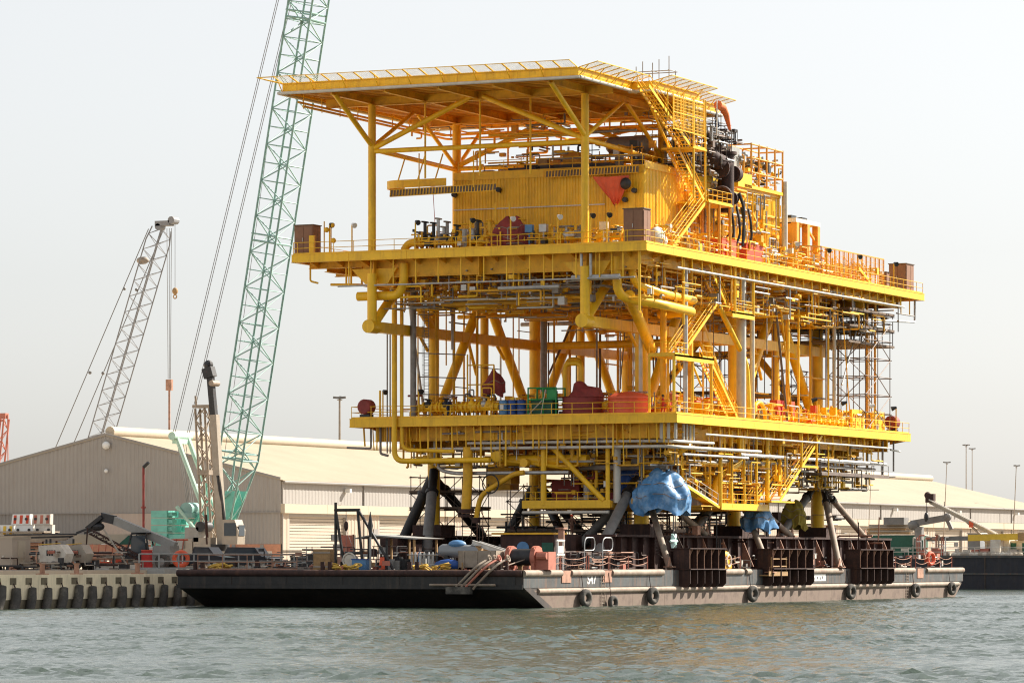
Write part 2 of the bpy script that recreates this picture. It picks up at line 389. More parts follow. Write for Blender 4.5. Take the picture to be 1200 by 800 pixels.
def water():
    rs = np.random.RandomState(3)
    x = np.arange(-40, 130, .38); y = np.arange(-190, 135, .42)
    X, Y = np.meshgrid(x, y, indexing='ij'); Z = np.zeros_like(X)
    for i in range(30):
        lam = .9 * 1.075 ** i if i < 14 else rs.uniform(.85, 1.4); th = rs.normal(-.9, .75); k = 2 * np.pi / lam
        A = .0125 * lam ** .8
        Z += A * np.sin(k * (X * np.cos(th) + Y * np.sin(th)) + rs.uniform(0, 6.28) + .6 * np.sin(.07 * X + .05 * Y + i))
    U = .908 * X + .419 * Y; W = -.419 * X + .908 * Y
    patch = .82 + .28 * np.sin(.021 * U + 1.3 * np.sin(.03 * W)) * np.sin(.085 * W + .8 * np.sin(.018 * U)) + .22 * np.sin(.19 * W + 1.1 * np.sin(.025 * U) + .7)
    patch *= .55 + .45 * np.clip(X / 45, 0, 1)
    Z = Z * patch
    edge = np.clip(np.minimum.reduce([X + 40, 129 - X, Y + 190, 134 - Y]) / 6, 0, 1); Z *= edge
    n, k = X.shape
    me = bpy.data.meshes.new('water')
    me.vertices.add(n * k); me.vertices.foreach_set('co', np.stack([X, Y, Z], -1).astype('f').ravel())
    i, j = np.meshgrid(np.arange(n - 1), np.arange(k - 1), indexing='ij'); a = (i * k + j).ravel()
    q = np.stack([a, a + k, a + k + 1, a + 1], -1).ravel()
    me.loops.add(len(q)); me.loops.foreach_set('vertex_index', q.astype('i'))
    me.polygons.add(len(a)); me.polygons.foreach_set('loop_start', np.arange(0, len(q), 4, dtype='i'))
    me.polygons.foreach_set('use_smooth', np.ones(len(a), bool)); me.update(calc_edges=True); me.materials.append(MATS['sea_water'])
    o = bpy.data.objects.new('water', me); COL.objects.link(o); o['kind'] = 'structure'
    b = MB()
    X0, X1, Y0, Y1 = x[0], x[-1], y[0], y[-1]; B = 4000
    for r in ((-B, -B, B, Y0), (-B, Y1, B, B), (-B, Y0, X0, Y1), (X1, Y0, B, Y1)):
        b.add([(r[0], r[1], 0), (r[2], r[1], 0), (r[2], r[3], 0), (r[0], r[3], 0)], [(0, 1, 2, 3)])
    struct('open_water', b, 'sea_water')
water()

# ------------------------------------------------------------------ land, quay
QX = -37.
b = MB()
b.prism([(-3500, -900, -6), (QX - .4, -900, -6), (QX - .4, 150, -6), (-62, 150, -6), (-62, 3500, -6), (-3500, 3500, -6)], (0, 0, 8.74)).prism([(-3500, -900, 2.7), (-41.5, -900, 2.7), (-41.5, 140, 2.7), (-66, 150, 2.7), (-66, 3500, 2.7), (-3500, 3500, 2.7)], (0, 0, .42))
yard = struct('ground', b, 'yard')
qb = MB().box2((QX - .38, -260, .75), (QX, 6.0, 2.80)); q = struct('quay_wall', qb, 'concrete')
part(q, 'quay_base', MB().box2((QX - .38, -260, -3), (QX - .04, 6.0, .75)), 'concrete_wet_shade', smooth=False)
part(q, 'quay_capping', MB().box2((QX - 2.5, -260, 2.745), (QX - .38, 6.0, 2.805)), 'concrete', smooth=False)
part(q, 'quay_return', MB().box2((QX - .38, 6.0, -3), (QX - .5 + .1, 149.9, 2.6)), 'concrete_wet_shade', smooth=False)
for k in range(-40, 3):
    y = -1.2 + 2.42 * k
    if y < -37: continue
    blk2(q, 'fender_recess_shade', (QX - .02, y - .5, 2.0), (QX + .05, y + .42, 2.55), 'concrete_wet_shade')  # raised dark slabs paint the shade of the pockets above the fenders
first = None
for k in range(-14, 3):
    y = -1.2 + 2.42 * k
    lab = 'slanted weathered black rubber fender hung along the concrete quay wall'
    if first is None:
        first = thing('quay_fender', lab, 'fender', (QX + .45, y, 0), 'rubber fenders along the quay wall')
        part(first, 'rubber_roll', MB().pipe([(QX + .40, y - .62, -.35), (QX + .42, y - .1, .95), (QX + .32, y + .12, 1.75)], [.42, .42, .36], 12), 'rubber')
        part(first, 'chain', MB().tube((QX + .25, y + .12, 1.7), (QX + .06, y + .1, 2.2), .05, 6), 'dark_rust')
    else:
        f_ = dup(first, (QX + .45, y + rnd.uniform(-.12, .12), rnd.uniform(-.08, .08)), group='rubber fenders along the quay wall')
        f_.rotation_euler = (rnd.uniform(-.09, .09), 0, rnd.uniform(-.1, .1)); q_ = rnd.uniform(.88, 1.08); f_.scale = (q_, q_, rnd.uniform(.93, 1.05))

# ------------------------------------------------------------------ warehouse (gable towards the camera, long wall along the quay)
WX, RX, LX, GY, FY = -108., -134.3, -160.6, 154., 493.
ZE, ZR = 14.5, 20.6
wh = thing('warehouse', 'huge pale metal warehouse with long low pitched roof behind the cranes', 'warehouse', (RX, 320, 2.74))
zr = lambda x: ZE + (ZR - ZE) * (1 - abs(x - RX) / (WX - RX))
xs = np.linspace(LX, WX, 15)
for i in range(14):
    x0, x1 = xs[i], xs[i + 1]
    corrugated(wh, 'gable_panel', (x0, GY), (x1, GY), 10.2 if True else 0, (zr(x0) - .05, zr(x1) - .05), 'siding_grey', .55, .07)
xm = -133.
for i, (x0, x1, m) in enumerate([(LX, -150, 'siding_dark'), (-150, -140, 'siding_dark'), (-140, xm - 2.2, 'siding_dark')]):
    corrugated(wh, 'gable_panel', (x0, GY + .15), (x1, GY + .15), 6.0, 10.2, m, .55, .07)
for x0, x1 in ((xm - 2.2, -127.5), (-127.5, -121.5), (-121.5, -115.4)):
    corrugated(wh, 'sliding_door_leaf', (x0, GY - .1), (x1, GY - .1), 6.1, 10.15, 'siding_pink', .8, .05)
corrugated(wh, 'gable_panel', (-115.4, GY + .1), (WX, GY + .1), 6.0, 10.2, 'siding_grey', .55, .07)
blk2(wh, 'plinth_wall', (LX, GY, 2.7), (WX, GY + .4, 6.05), 'brick')
blk2(wh, 'gable_flashing', (LX, GY - .18, 10.12), (WX, GY - .02, 10.26), 'siding_dark')
for x in (-128.5, -115.2, -111): blk2(wh, 'pilaster', (x, GY - .12, 2.7), (x + .5, GY - .001, 6.0), 'siding_dark')
for s, xe in ((-1, WX), (1, LX)):                # verge trim along the gable slopes
    wide(wh, 'verge_trim', (RX, GY - .12, ZR + .05), (xe, GY - .12, ZE + .05), .12, .42, 'siding_dark')
    for k in range(43):
        y0 = GY - .2 + k * (FY - GY + .4) / 43; y1 = y0 + (FY - GY + .4) / 43
        pb = MB(); ex = xe - s * .5; ez = ZE - .12
        vs = [(RX, y0, ZR), (ex, y0, ez), (ex, y1, ez), (RX, y1, ZR)]
        pb.prism([vs[0], vs[1], (ex, y0, ez - .1), (RX, y0, ZR - .1)], (0, y1 - y0 - .015, 0))
        part(wh, 'roof_panel', pb, 'roof_cream', smooth=False)
part(wh, 'ridge_ventilator', MB().tube((RX, GY + 1, ZR + .45), (RX, FY, ZR + .45), .72, 10), 'cream_trim')
corrugated(wh, 'far_gable_panel', (WX, FY), (LX, FY), 2.7, ZE, 'siding_grey', 1., .07)
part(wh, 'far_gable_top', MB().prism([(LX, FY, ZE), (WX, FY, ZE), (RX, FY, ZR - .06)], (0, .2, 0)), 'siding_grey', smooth=False)
for k in range(28):
    y0 = GY + k * (FY - GY) / 28; y1 = y0 + (FY - GY) / 28
    corrugated(wh, 'upper_cladding', (WX, y0), (WX, y1), 11.35, ZE - .1, 'siding_grey', .9, .03)
    blk2(wh, 'canopy_strip', (WX - .05, y0, 10.1), (WX + .6, y1 - .05, 11.3), 'cream_trim')
door_c = [164.5 + 26.2 * k for k in range(13)]
yy = GY
for c in door_c:
    corrugated(wh, 'wall_panel', (WX, yy), (WX, c - 8.2), 2.7, 10.1, 'siding_cream', .9, .06); yy = c + 8.2
    f = part(wh, 'roller_shutter', (lambda sb: [sb.box2((WX - .6, c - 8.1, z), (WX - .42, c + 8.1, z + .34)) for z in np.arange(2.75, 9.6, .42)] and sb)(MB().box2((WX - .7, c - 8.2, 2.7), (WX - .6, c + 8.2, 9.7))), 'shutter', smooth=False)
    blk2(f, 'door_head', (WX - .62, c - 8.3, 9.7), (WX + .02, c + 8.3, 10.1), 'siding_grey')
    for sgn in (-1, 1): blk2(f, 'door_jamb', (WX - .62, c + sgn * 8.2 - .1, 2.7), (WX + .03, c + sgn * 8.2 + .1, 9.7), 'siding_grey')
    for dz, dy in ((6.6, 4.6), (5.3, 5.2)): blk2(f, 'vent_opening', (WX - .42, c + dy, dz), (WX - .36, c + dy + 2.2, dz + .8), 'dark_metal')
corrugated(wh, 'wall_panel', (WX, yy), (WX, FY), 2.7, 10.1, 'siding_cream', .9, .06)
bar(wh, 'gutter', (WX + .55, GY, ZE - .35), (WX + .55, FY, ZE - .35), .16, 'siding_dark', 6)
for k in range(1, 13):
    bar(wh, 'downpipe', (WX + .12, 151.5 + 26.2 * k, 2.7), (WX + .12, 151.5 + 26.2 * k, 10.1), .11, 'siding_grey', 6); bar(wh, 'downpipe', (WX + .12, 151.5 + 26.2 * k, 11.3), (WX + .12, 151.5 + 26.2 * k, 14.1), .11, 'siding_dark', 6)
    blk2(wh, 'wall_vent', (WX + .02, 154.5 + 26.2 * k, 7.2), (WX + .12, 155.9 + 26.2 * k, 8.2), 'siding_dark')
bar(wh, 'downpipe', (WX + .1, GY + .3, 2.7), (WX + .1, GY + .3, 14.2), .12, 'siding_grey', 6)
for k in range(9):
    y = 172 + 37 * k; f = blk2(wh, 'eave_light', (WX + .1, y, 13.0), (WX + .9, y + .6, 13.5), 'lamp_white')
for dz in (0, 3.4):
    part(wh, 'gable_light', MB().sphere((RX + .3, GY - .5, 19.2 - dz), .55 - .08 * dz), 'lamp_white')

# ------------------------------------------------------------------ barge
BX0, BY0, BY1, DZ = -32.6, -6.0, 108.5, 3.12
barge = thing('barge', 'flat black and grey steel cargo barge marked S47 carrying the platform', 'barge', (-17.5, 51, 0))
def hullprof(x):                                   # side outline in Y-Z, raked both ends
    return [(x, BY0, DZ), (x, BY0, 1.75), (x, 2.6, -1.4), (x, 103.5, -1.4), (x, BY1, 1.9), (x, BY1, DZ)]
core = MB()
n = 6; P0 = hullprof(BX0 + .01); P1 = hullprof(0)
hb = MB().prism([V(p) for p in hullprof(BX0)], (-BX0, 0, 0)); part(barge, 'hull', hb, 'hull_dark', smooth=False)
# grey topside plating on the long side, plate by plate with weld seams
ys = [BY0] + list(np.arange(2.6, 104, 7.2)) + [BY1]
for i in range(len(ys) - 1):
    a_, c_ = ys[i] + .02, ys[i + 1] - .02
    blk2(barge, 'side_plate', (0.0, a_, 1.72), (.035, c_, DZ - .02), 'hull_grey')
    y0b = a_ if i else 1.2
    if i == 0:
        part(barge, 'boot_plate', MB().prism([(0, -5.6, 1.5), (0, 2.2, -1.2), (0, c_, -1.2), (0, c_, 1.5)], (.035, 0, 0)), 'hull_rust', smooth=False)
    elif i == len(ys) - 2:
        part(barge, 'boot_plate', MB().prism([(0, a_, 1.5), (0, a_, -1.2), (0, 104, -1.2), (0, 108, 1.5)], (.035, 0, 0)), 'hull_rust', smooth=False)
    else: blk2(barge, 'boot_plate', (0, a_, -1.3), (.035, c_, 1.5), 'hull_rust')
part(barge, 'rub_rail', MB().tube((.03, -3.2, 1.42), (.03, 106.8, 1.42), .24, 10), 'rub_rail')
for a_, c_ in ((BY0, 1.6), (3.6, 10.4), (12.3, 23.8), (36.9, 43.2), (44, 45.2), (60, 70.2), (83.6, 92.2), (96.2, 108.5)):
    part(barge, 'deck_edge_rail', MB().tube((-.02, a_, DZ - .22), (-.02, c_, DZ - .22), .30, 10), 'rub_rail')
part(barge, 'deck_edge_rail', MB().tube((BX0, BY0, DZ - .22), (-.05, BY0, DZ - .22), .28, 10), 'dark_rust')
for y in (2.6, 11.3, 94.2): blk2(barge, 'chock_plate', (-.02, y - .95, 2.1), (.10, y + .95, DZ), 'tan_rust')
part(barge, 'end_shelf', MB().box2((BX0, BY0 - .12, 1.6), (-.02, BY0 - .001, 1.95)), 'black_paint', smooth=False)
for i in range(6):
    x = BX0 + 5.33 * i
    blk2(barge, 'end_plate', (x + .03, BY0 - .04, 1.96), (x + 5.27, BY0 - .002, DZ - .4), 'black_paint')
part(barge, 'deck_plate', MB().box2((BX0 + .05, BY0 + .05, DZ), (-.32, BY1 - .05, DZ + .03)), 'dark_rust', smooth=False)
part(barge, 'corner_plate', MB().prism([(.036, -6.0, 1.7), (.036, -4.6, 1.7), (.036, 2.6, -1.1), (.036, 1.0, -1.1)], (.05, 0, 0)), 'hull_dark', smooth=False)
# painted marks on the side
cu = bpy.data.curves.new('hull_number', 'FONT'); cu.body = 'S47'; cu.size = 1.12; cu.offset = .022; cu.resolution_u = 3
to = bpy.data.objects.new('hull_number_text', cu); COL.objects.link(to); bpy.context.view_layer.update()
tm = bpy.data.meshes.new_from_object(to.evaluated_get(bpy.context.evaluated_depsgraph_get())); bpy.data.objects.remove(to)
tx = [v.co.copy() for v in tm.vertices]; w0 = min(p.x for p in tx); w1 = max(p.x for p in tx); z0_ = min(p.y for p in tx)
lb = MB().add([(.0385, 7.1 + (p.x - w0) / (w1 - w0) * 1.9, 1.95 + p.y - z0_) for p in tx], [tuple(f.vertices) for f in tm.polygons])
part(barge, 'hull_number', lb, 'white_paint', label='white painted S47 on the grey side plating', smooth=False)
blk2(barge, 'name_patch', (.036, 61.3, 1.95), (.041, 65.6, 2.62), 'white_paint')['label'] = 'worn white name patch on the grey side plating'
for y, z in ((62.2, 2.2), (63.1, 2.3), (63.9, 2.25), (64.6, 2.35)): blk2(barge, 'name_wear', (.042, y, z - .18), (.046, y + .3, z + .08), 'hull_grey')
for y in (9.9, 58.6 + 31):                                          # boarding ladders
    ladder(barge, (.12, y, -.3), 3.3, (0, 1, 0), 'rub_rail', cage=False, wd=.7)
# railings along the deck edge (rust red posts, chains)
for a_, c_ in ((-2, 9), (9.5, 22.5), (36.8, 45), (84, 94), (95.5, 107.5)):
    P = [(-.9, y, DZ + .03) for y in np.linspace(a_, c_, max(2, int((c_ - a_) / 3)))]
    rl = MB()
    for i in range(len(P) - 1):
        for z in (1.15, .65):
            p, q_ = V(P[i]) + V((0, 0, z)), V(P[i + 1]) + V((0, 0, z))
            rl.pipe([p.lerp(q_, t) - V((0, 0, .25 * 4 * t * (1 - t))) for t in (0, .25, .5, .75, 1)], .03, 5)
    o = part(barge, 'chain_rail', rl, 'tan_rust')
    for p in P: bar(o, 'rail_post', p, V(p) + V((0, 0, 1.25)), .05, 'salmon', 6)
o = None
P = [(x, BY0 + .7, DZ + .03) for x in np.arange(-31, -19, 2.4)]
railing(barge, P, 'tan_rust', 1.3, 2.4, .035)

# skid beams and the dark rusty stiffened boxes on the right side
for x in (-5.9, -27.1):
    sk = part(barge, 'skid_beam', MB().box2((x - .9, 23.5, DZ + .03), (x + .9, 98, 6.1)).box2((x - 1.5, 23.5, 6.1), (x + 1.5, 98, 6.3)), 'dark_rust', smooth=False)
    y = 25.
    while y < 98:
        blk2(sk, 'rib', (x + .9, y, DZ + .03), (x + 1.4, y + .06, 6.09), 'dark_rust'); y += 2.6
    y = 44.2
    while x > -10 and y < 98:
        if not (57 < y < 60):
            part(sk, 'bracket', MB().prism([(x + 1.4, y + .3, 6.05), (x + 1.4, y + .3, 3.3), (x + 2.6, y + .3, 3.3)], (0, .1, 0)), 'tan_rust', smooth=False)  # tan against the dark beam: sunlit bracket faces put into the colour
        y += 5.1
for y in (33., 56., 79.3):
    for k in (-1.2, 1.2): blk2(barge, 'cross_beam', (-27, y + k - .25, DZ + .03), (-5.9, y + k + .25, 5.0), 'dark_rust')
for ya, yb in ((27.6, 36.5), (48.4, 59.6), (72.8, 83.1)):
    g = part(barge, 'support_frame', MB().box2((-.62, ya + .25, DZ + .03), (-.45, yb - .25, 5.02)).box2((-.05 + .04, ya, 1.55), (.10, yb, DZ)), 'dark_rust', smooth=False)
    blk2(g, 'flange', (-.7, ya, 5.0), (1.15, yb, 5.09), 'dark_rust')
    blk2(g, 'flange', (.1, ya, DZ + .02), (1.2, yb, DZ + .11), 'dark_rust')
    n = 6 if yb - ya > 12.5 else 5
    for i in range(n + 1):
        y = ya + .1 + (yb - ya - .2) * i / n
        slope = 1.4 if i == n else 0
        part(g, 'rib', MB().prism([(-.45, y, 5.0), (1.0, y, 5.0), (1.0, y + slope * .0, DZ + .11), (-.45, y, DZ + .11)], (0, .09, 0)), 'dark_rust', smooth=False)
        part(g, 'lower_rib', MB().prism([(.1, y, DZ), (1.1, y, DZ), (1.1, y, 1.9), (.75, y, 1.55), (.1, y, 1.55)], (0, .09, 0)), 'dark_rust', smooth=False)
        if i < n:
            ym = y + (yb - ya) / n * .55
            part(g, 'stiffener', MB().prism([(-.44, ym, 5.0), (.95, ym, 5.0), (.1, ym, DZ + .12), (-.44, ym, DZ + .12)], (0, .07, 0)), 'tan_rust', smooth=False)  # tan between dark ribs, sunlight put into the stiffener colour
            bar(g, 'lit_edge_bar', (1.02, y + .05, DZ + .1), (1.02, y + .05, 5.0), .045, 'tan_rust', 6)  # thin tan bars colour in the sunlit rib edges
# leg stools under the platform
for x in (-5.9, -27.1):
    for y in (33., 56., 79.3):
        blk(barge, 'leg_stool', (x, y, 6.8), (3.0, 3.0, 1.0), 'dark_rust')
bm_ = MB()
for k in range(8):
    x = -31 + 4.1 * k
    if k in (0, 3, 5, 7): 
        for s in (-.35, .35): bm_.tube((x + s, BY0 + .9, DZ), (x + s, BY0 + .9, DZ + .75), .2, 10)
        bm_.box((x, BY0 + .9, DZ + .06), (1.4, .6, .08))
part(barge, 'bollard', bm_, 'dark_rust')

# tyres hung over the side
tl = ['black tyre fender hung on barge side just left of the S47 mark', 'half sunk tyre fender beside the ladder right of the S47 mark',
      'tyre fender on barge side left of the nearest rusty support frame', 'tyre fender below the wooden ledge between the near and middle support frames',
      'tyre fender hung right of the worn white name patch', 'tyre fender on barge side right of the farthest support frame', 'tyre fender at the far right end of the barge side']
for i, (y, z, r) in enumerate([(5.6, .78, .78), (11.5, .35, .62), (20.4, .86, .78), (44.6, .84, .78), (71.6, .84, .78), (91.4, .84, .75), (103.3, .95, .72)]):
    t = thing('tyre_fender', tl[i], 'tyre', (.6, y, z), 'tyres hung along the barge side')
    tb = MB().torus((.52, y, z), (1, -.25, 0), r * .68, r * .34, 22, 10)
    part(t, 'tyre', tb, 'rubber')
    part(t, 'hanging_chain', MB().tube((.3, y, z + r * .9), (.12, y, DZ - .2), .035, 6), 'dark_rust')

# sea-fastening braces from the legs to the barge
SB = [((-27.1, 33, 12.2), (-31.5, 32.6, 3.2), .52, 'black_paint', 'black tubular brace from left leg down to the left barge edge'),
      ((-26.9, 32.6, 12.4), (-24.9, 26.6, 3.2), .50, 'boom_grey', 'steep grey brace standing in front of the left leg'),
      ((-27.1, 56, 11.6), (-31.6, 55.4, 3.2), .52, 'black_paint', 'black tubular brace leaning from the middle left leg towards the barge edge'),
      ((-26.6, 56, 11.2), (-22.6, 53, 6.2), .45, 'black_paint', 'short black brace right of the middle left leg'),
      ((-6.0, 32.5, 12.0), (-5.9, 21.4, 3.3), .48, 'boom_grey', 'thick dark grey brace from the near leg down to the front deck'),
      ((-5.4, 33, 10.2), (-.5, 26.7, 3.3), .29, 'rub_rail', 'sunlit pale brace from under the big blue tarpaulin to a red foot plate'),
      ((-5.5, 33.6, 10.6), (-5.2, 47.4, 6.3), .31, 'rub_rail', 'pale brace from the big blue tarpaulin down to the dark skid beam'),
      ((-5.4, 56, 10.6), (.75, 48.7, 2.75), .30, 'rub_rail', 'brace from the middle right leg down to the wooden ledge on the barge edge'),
      ((-5.6, 57, 10.6), (-5.3, 70.4, 6.3), .31, 'rub_rail', 'pale brace passing behind the smaller blue tarpaulin to the skid beam'),
      ((-5.4, 79.3, 11.8), (.0, 69.7, 3.2), .33, 'rub_rail', 'pale brace from the far right leg down beside the farthest support frame'),
      ((-5.6, 80, 11.4), (-5.4, 92.4, 6.3), .32, 'rub_rail', 'brace right of the far right leg reaching the end of the skid beam'),
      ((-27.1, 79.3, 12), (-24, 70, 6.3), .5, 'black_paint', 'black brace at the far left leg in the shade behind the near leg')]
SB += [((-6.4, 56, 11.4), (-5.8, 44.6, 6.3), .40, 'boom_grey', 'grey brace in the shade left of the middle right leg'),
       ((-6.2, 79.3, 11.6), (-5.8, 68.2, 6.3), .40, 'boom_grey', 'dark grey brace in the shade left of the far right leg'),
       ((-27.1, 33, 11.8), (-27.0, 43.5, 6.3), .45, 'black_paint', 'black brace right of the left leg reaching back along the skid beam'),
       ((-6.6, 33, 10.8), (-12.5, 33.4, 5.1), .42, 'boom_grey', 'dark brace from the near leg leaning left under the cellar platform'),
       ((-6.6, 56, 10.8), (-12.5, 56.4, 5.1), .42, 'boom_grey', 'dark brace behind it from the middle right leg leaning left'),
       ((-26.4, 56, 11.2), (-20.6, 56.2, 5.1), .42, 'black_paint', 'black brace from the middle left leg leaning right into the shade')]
for p0, p1, r, m, lab in SB:
    t = thing('support_brace', lab, 'brace', p1, 'tubular braces between platform legs and barge')
    p0, p1 = V(p0), V(p1); d = (p0 - p1).normalized()
    tb = part(t, 'brace_tube', MB().tube(p1, p1.lerp(p0, .78), r, 12), m)
    part(t, 'brace_clamp', MB().tube(p1.lerp(p0, .76), p1.lerp(p0, .79), r * 1.25, 12).tube(p1.lerp(p0, .79), p0, r * .85, 12), 'black_paint')
    part(t, 'foot_plate', MB().box(p1 + V((0, 0, .1)), (r * 3, r * 3, .08)).prism([p1 + V((-.04, -r * 1.6, .1)), p1 + V((-.04, r * 1.6, .1)), p1 + V((-.04, 0, 1.0))], (.08, 0, 0)), 'tan_rust', smooth=False)
# ------------------------------------------------------------------ offshore platform topside
XR, XL, Y1, Y2, Y3, Y12, Y23 = -5.9, -27.1, 33., 56., 79.3, 44.2, 67.3
pf = thing('offshore_platform', 'towering yellow steel offshore platform with three decks and a flat helideck on top', 'offshore platform', (-16.5, 56, 6.3))
U0, U1, UL, UR, UZ = 19.4, 94.8, -35.0, .3, 32.0      # upper deck
L0, L1, LL, LR, LZ = 26.4, 90.4, -32.6, .3, 17.15     # lower deck

def deck(name, x0, x1, y0, y1, z, ebh, gz, nseg, chm):
    d = part(pf, name, MB().prism([(x0 + .05, y0 + .05, z - .12), (x1 - .05, y0 + .05, z - .12), (x1 - .05, y1 - .05, z - .12), (x0 + .05, y1 - .05, z - .12)], (0, 0, .1)), 'yellow_deep', smooth=False)
    def edge(p, q, nout, n):
        p, q = V(p), V(q); no = V(nout)
        for i in range(n):
            a_, c_ = p.lerp(q, i / n), p.lerp(q, (i + 1) / n); g = (c_ - a_).normalized() * .012
            a_ += g; c_ -= g; b = MB()
            b.beam(a_ + V((0, 0, z - ebh / 2)), c_ + V((0, 0, z - ebh / 2)), .05, ebh)
            for zz, wd in ((z - .03, .30), (z - ebh + .03, .34)):
                b.beam(a_ - no * wd * .3 + V((0, 0, zz)), c_ - no * wd * .3 + V((0, 0, zz)), wd, .06)
            part(d, 'edge_beam', b, 'yellow', smooth=False)
    edge((x0, y0, 0), (x1, y0, 0), (0, -1, 0), nseg[0]); edge((x1, y0, 0), (x1, y1, 0), (1, 0, 0), nseg[1])
    edge((x1, y1, 0), (x0, y1, 0), (0, 1, 0), nseg[0]); edge((x0, y1, 0), (x0, y0, 0), (-1, 0, 0), nseg[1])
    # cantilever brackets under the walkway edge, then the deep girders set back
    ins = 1.6
    for x in np.arange(x0 + 1.8, x1 - 1, 2.6):
        part(d, 'bracket', MB().prism([(x, y0 + .1, z - .13), (x, y0 + ins + .3, z - .13), (x, y0 + ins + .3, z - 1.15), (x, y0 + .1, z - ebh)], (.05, 0, 0)), 'yellow_deep', smooth=False)
    for y in np.arange(y0 + 2, y1 - 1, 2.9):
        part(d, 'bracket', MB().prism([(x1 - .1, y, z - .13), (x1 - ins - .3, y, z - .13), (x1 - ins - .3, y, z - 1.15), (x1 - .1, y, z - ebh)], (0, .05, 0)), 'yellow_deep', smooth=False)
    for y in np.arange(y0 + 3.2, y1 - 2, 1.9):
        part(d, 'joist', MB().ibeam((x0 + .3, y, z - .42), (x1 - .3, y, z - .42), .2, .5), 'joist_paint', smooth=False)
    return d
ud = deck('upper_deck', UL, UR, U0, U1, UZ, .74, 29.6, (6, 12), 0)
ld = deck('lower_deck', LL, LR, L0, L1, LZ, .82, 14.6, (5, 10), 0)
def girder(p, q, h, m='yellow_deep', wd=.5): return part(pf, 'girder', MB().ibeam(p, q, wd, h, .06), m, smooth=False)
# upper deck girders
zc = UZ - .13 - 1.0
girder((UL + .9, U0 + 1.9, UZ - .13 - .55), (XL - 1.5, U0 + 1.9, UZ - .13 - .55), 1.1); girder((XL - 1.5, U0 + 1.9, zc - .05), (UR - 1.6, U0 + 1.9, zc - .05), 2.1)
for y, h in ((26.3, 1.5), (Y1, 2.3), (Y12, 1.7), (Y2, 2.3), (Y23, 1.7), (Y3, 2.3), (90, 1.6)):
    girder((UL + 1.0, y, UZ - .13 - h / 2), (UR - 1.2, y, UZ - .13 - h / 2), h)
for x in (XL, -16.5, XR): girder((x + .003, U0 + 1.0, UZ - .135 - 1.15), (x + .003, U1 - 2, UZ - .135 - 1.15), 2.28)
girder((UR - 1.5, U0 + 2.2, UZ - .13 - .8), (UR - 1.5, U1 - 3.6, UZ - .13 - .8), 1.6); girder((UL + 2.5, U0 + 2.2, UZ - .13 - .7), (UL + 2.5, U1 - 1, UZ - .13 - .7), 1.4)
part(pf, 'gusset_box', MB().prism([(-29.6, U0 + 1.5, 30.6), (-25, U0 + 1.5, 30.6), (-25.9, U0 + 1.5, 29.2), (-28.2, U0 + 1.5, 29.2)], (0, 1.3, 0)), 'yellow', smooth=False)
part(pf, 'gusset_box', MB().prism([(-8.4, U0 + 1.5, 30.6), (-3.8, U0 + 1.5, 30.6), (-4.7, U0 + 1.5, 29.2), (-7.0, U0 + 1.5, 29.2)], (0, 1.3, 0)), 'yellow', smooth=False)
# lower deck girders
for y, h in ((L0 + 1.6, 2.0), (Y1, 2.6), (Y12, 1.9), (Y2, 2.6), (Y23, 1.9), (Y3, 2.6), (88, 1.8)):
    girder((LL + 1.9, y, LZ - .13 - h / 2), (LR - 1.7, y, LZ - .13 - h / 2), h)
for x in (XL, -16.5, XR): girder((x + .003, L0 + .8, LZ - .135 - 1.3), (x + .003, L1 - 1.2, LZ - .135 - 1.3), 2.58)
girder((LR - 2.0, L0 + 1.8, LZ - .13 - 1), (LR - 2.0, 83, LZ - .13 - 1), 2.0); girder((LL + 2.2, L0 + 1.8, LZ - .13 - .9), (LL + 2.2, 88.3, LZ - .13 - .9), 1.8)
for x in np.arange(LL + 3, LR - 2.5, 3.3):               # web stiffeners read as bays below the lower deck
    blk2(pf, 'web_stiffener', (x - .06, L0 + 1.3, LZ - 2.1), (x + .06, L0 + 1.55, LZ - .14), 'yellow')

# main legs, intermediate columns, W-bracing between the decks
def tub(name, p, q, r, m='yellow', n=16, lab=None): return part(pf, name, MB().tube(p, q, r, n), m, lab)
for x in (XR, XL):
    for y, r in ((Y1, .62 if x == XR else .50), (Y2, .56), (Y3, .56)):
        tub('leg', (x, y, LZ - .1), (x, y, UZ - .14), r)
        tub('leg', (x, y, 7.3), (x, y, LZ - .2), .68 if x == XR else .58)
    for y in (Y12, Y23): tub('column', (x, y, LZ - .1), (x, y, UZ - 2.3), .40)
    for a_, c_ in ((Y1, Y12), (Y2, Y12), (Y2, Y23), (Y3, Y23)):
        s = 1 if c_ > a_ else -1
        tub('diagonal_brace', (x, a_ + s * .5, LZ + .2), (x, c_ - s * .3, UZ - 2.4), .46)
    y0 = 19.3
    bb = MB().beam((x, y0 + .9, 25.25), (x, Y3 + 1.5, 25.25), .8, .95).tube((x, y0, 25.25), (x, y0 + 1.6, 25.25), .62, 14)
    part(pf, 'walkway_beam', bb, 'yellow')
    for y in (30, 38.5, 47, 60, 70): blk2(pf, 'beam_stiffener', (x - .44, y - .06, 24.74), (x + .44, y + .06, 25.76), 'yellow')
    tub('diagonal_brace', (x, 20.6, 25.6), (x, 26.2, UZ - 2.3), .42); tub('diagonal_brace', (x, Y1 - .3, 25.8), (x, 26.6, UZ - 2.3), .42)
    tub('column', (x, 20.1, 25.3), (x, 20.1, UZ - 1.9), .44)
    for y in (30.5, 41, 47.5, 62, 72): tub('knee_brace', (x, y - .4, 24.8), (x, y + 1.4, 21.8) if y in (41, 62) else (x, y + 1.2, 23.6), .16)
tub('cross_brace', (XL, Y3, 25.2), (XR, Y3, 25.2), .38); tub('cross_brace', (XL, Y2, 25.2), (XR, Y2, 25.2), .38)
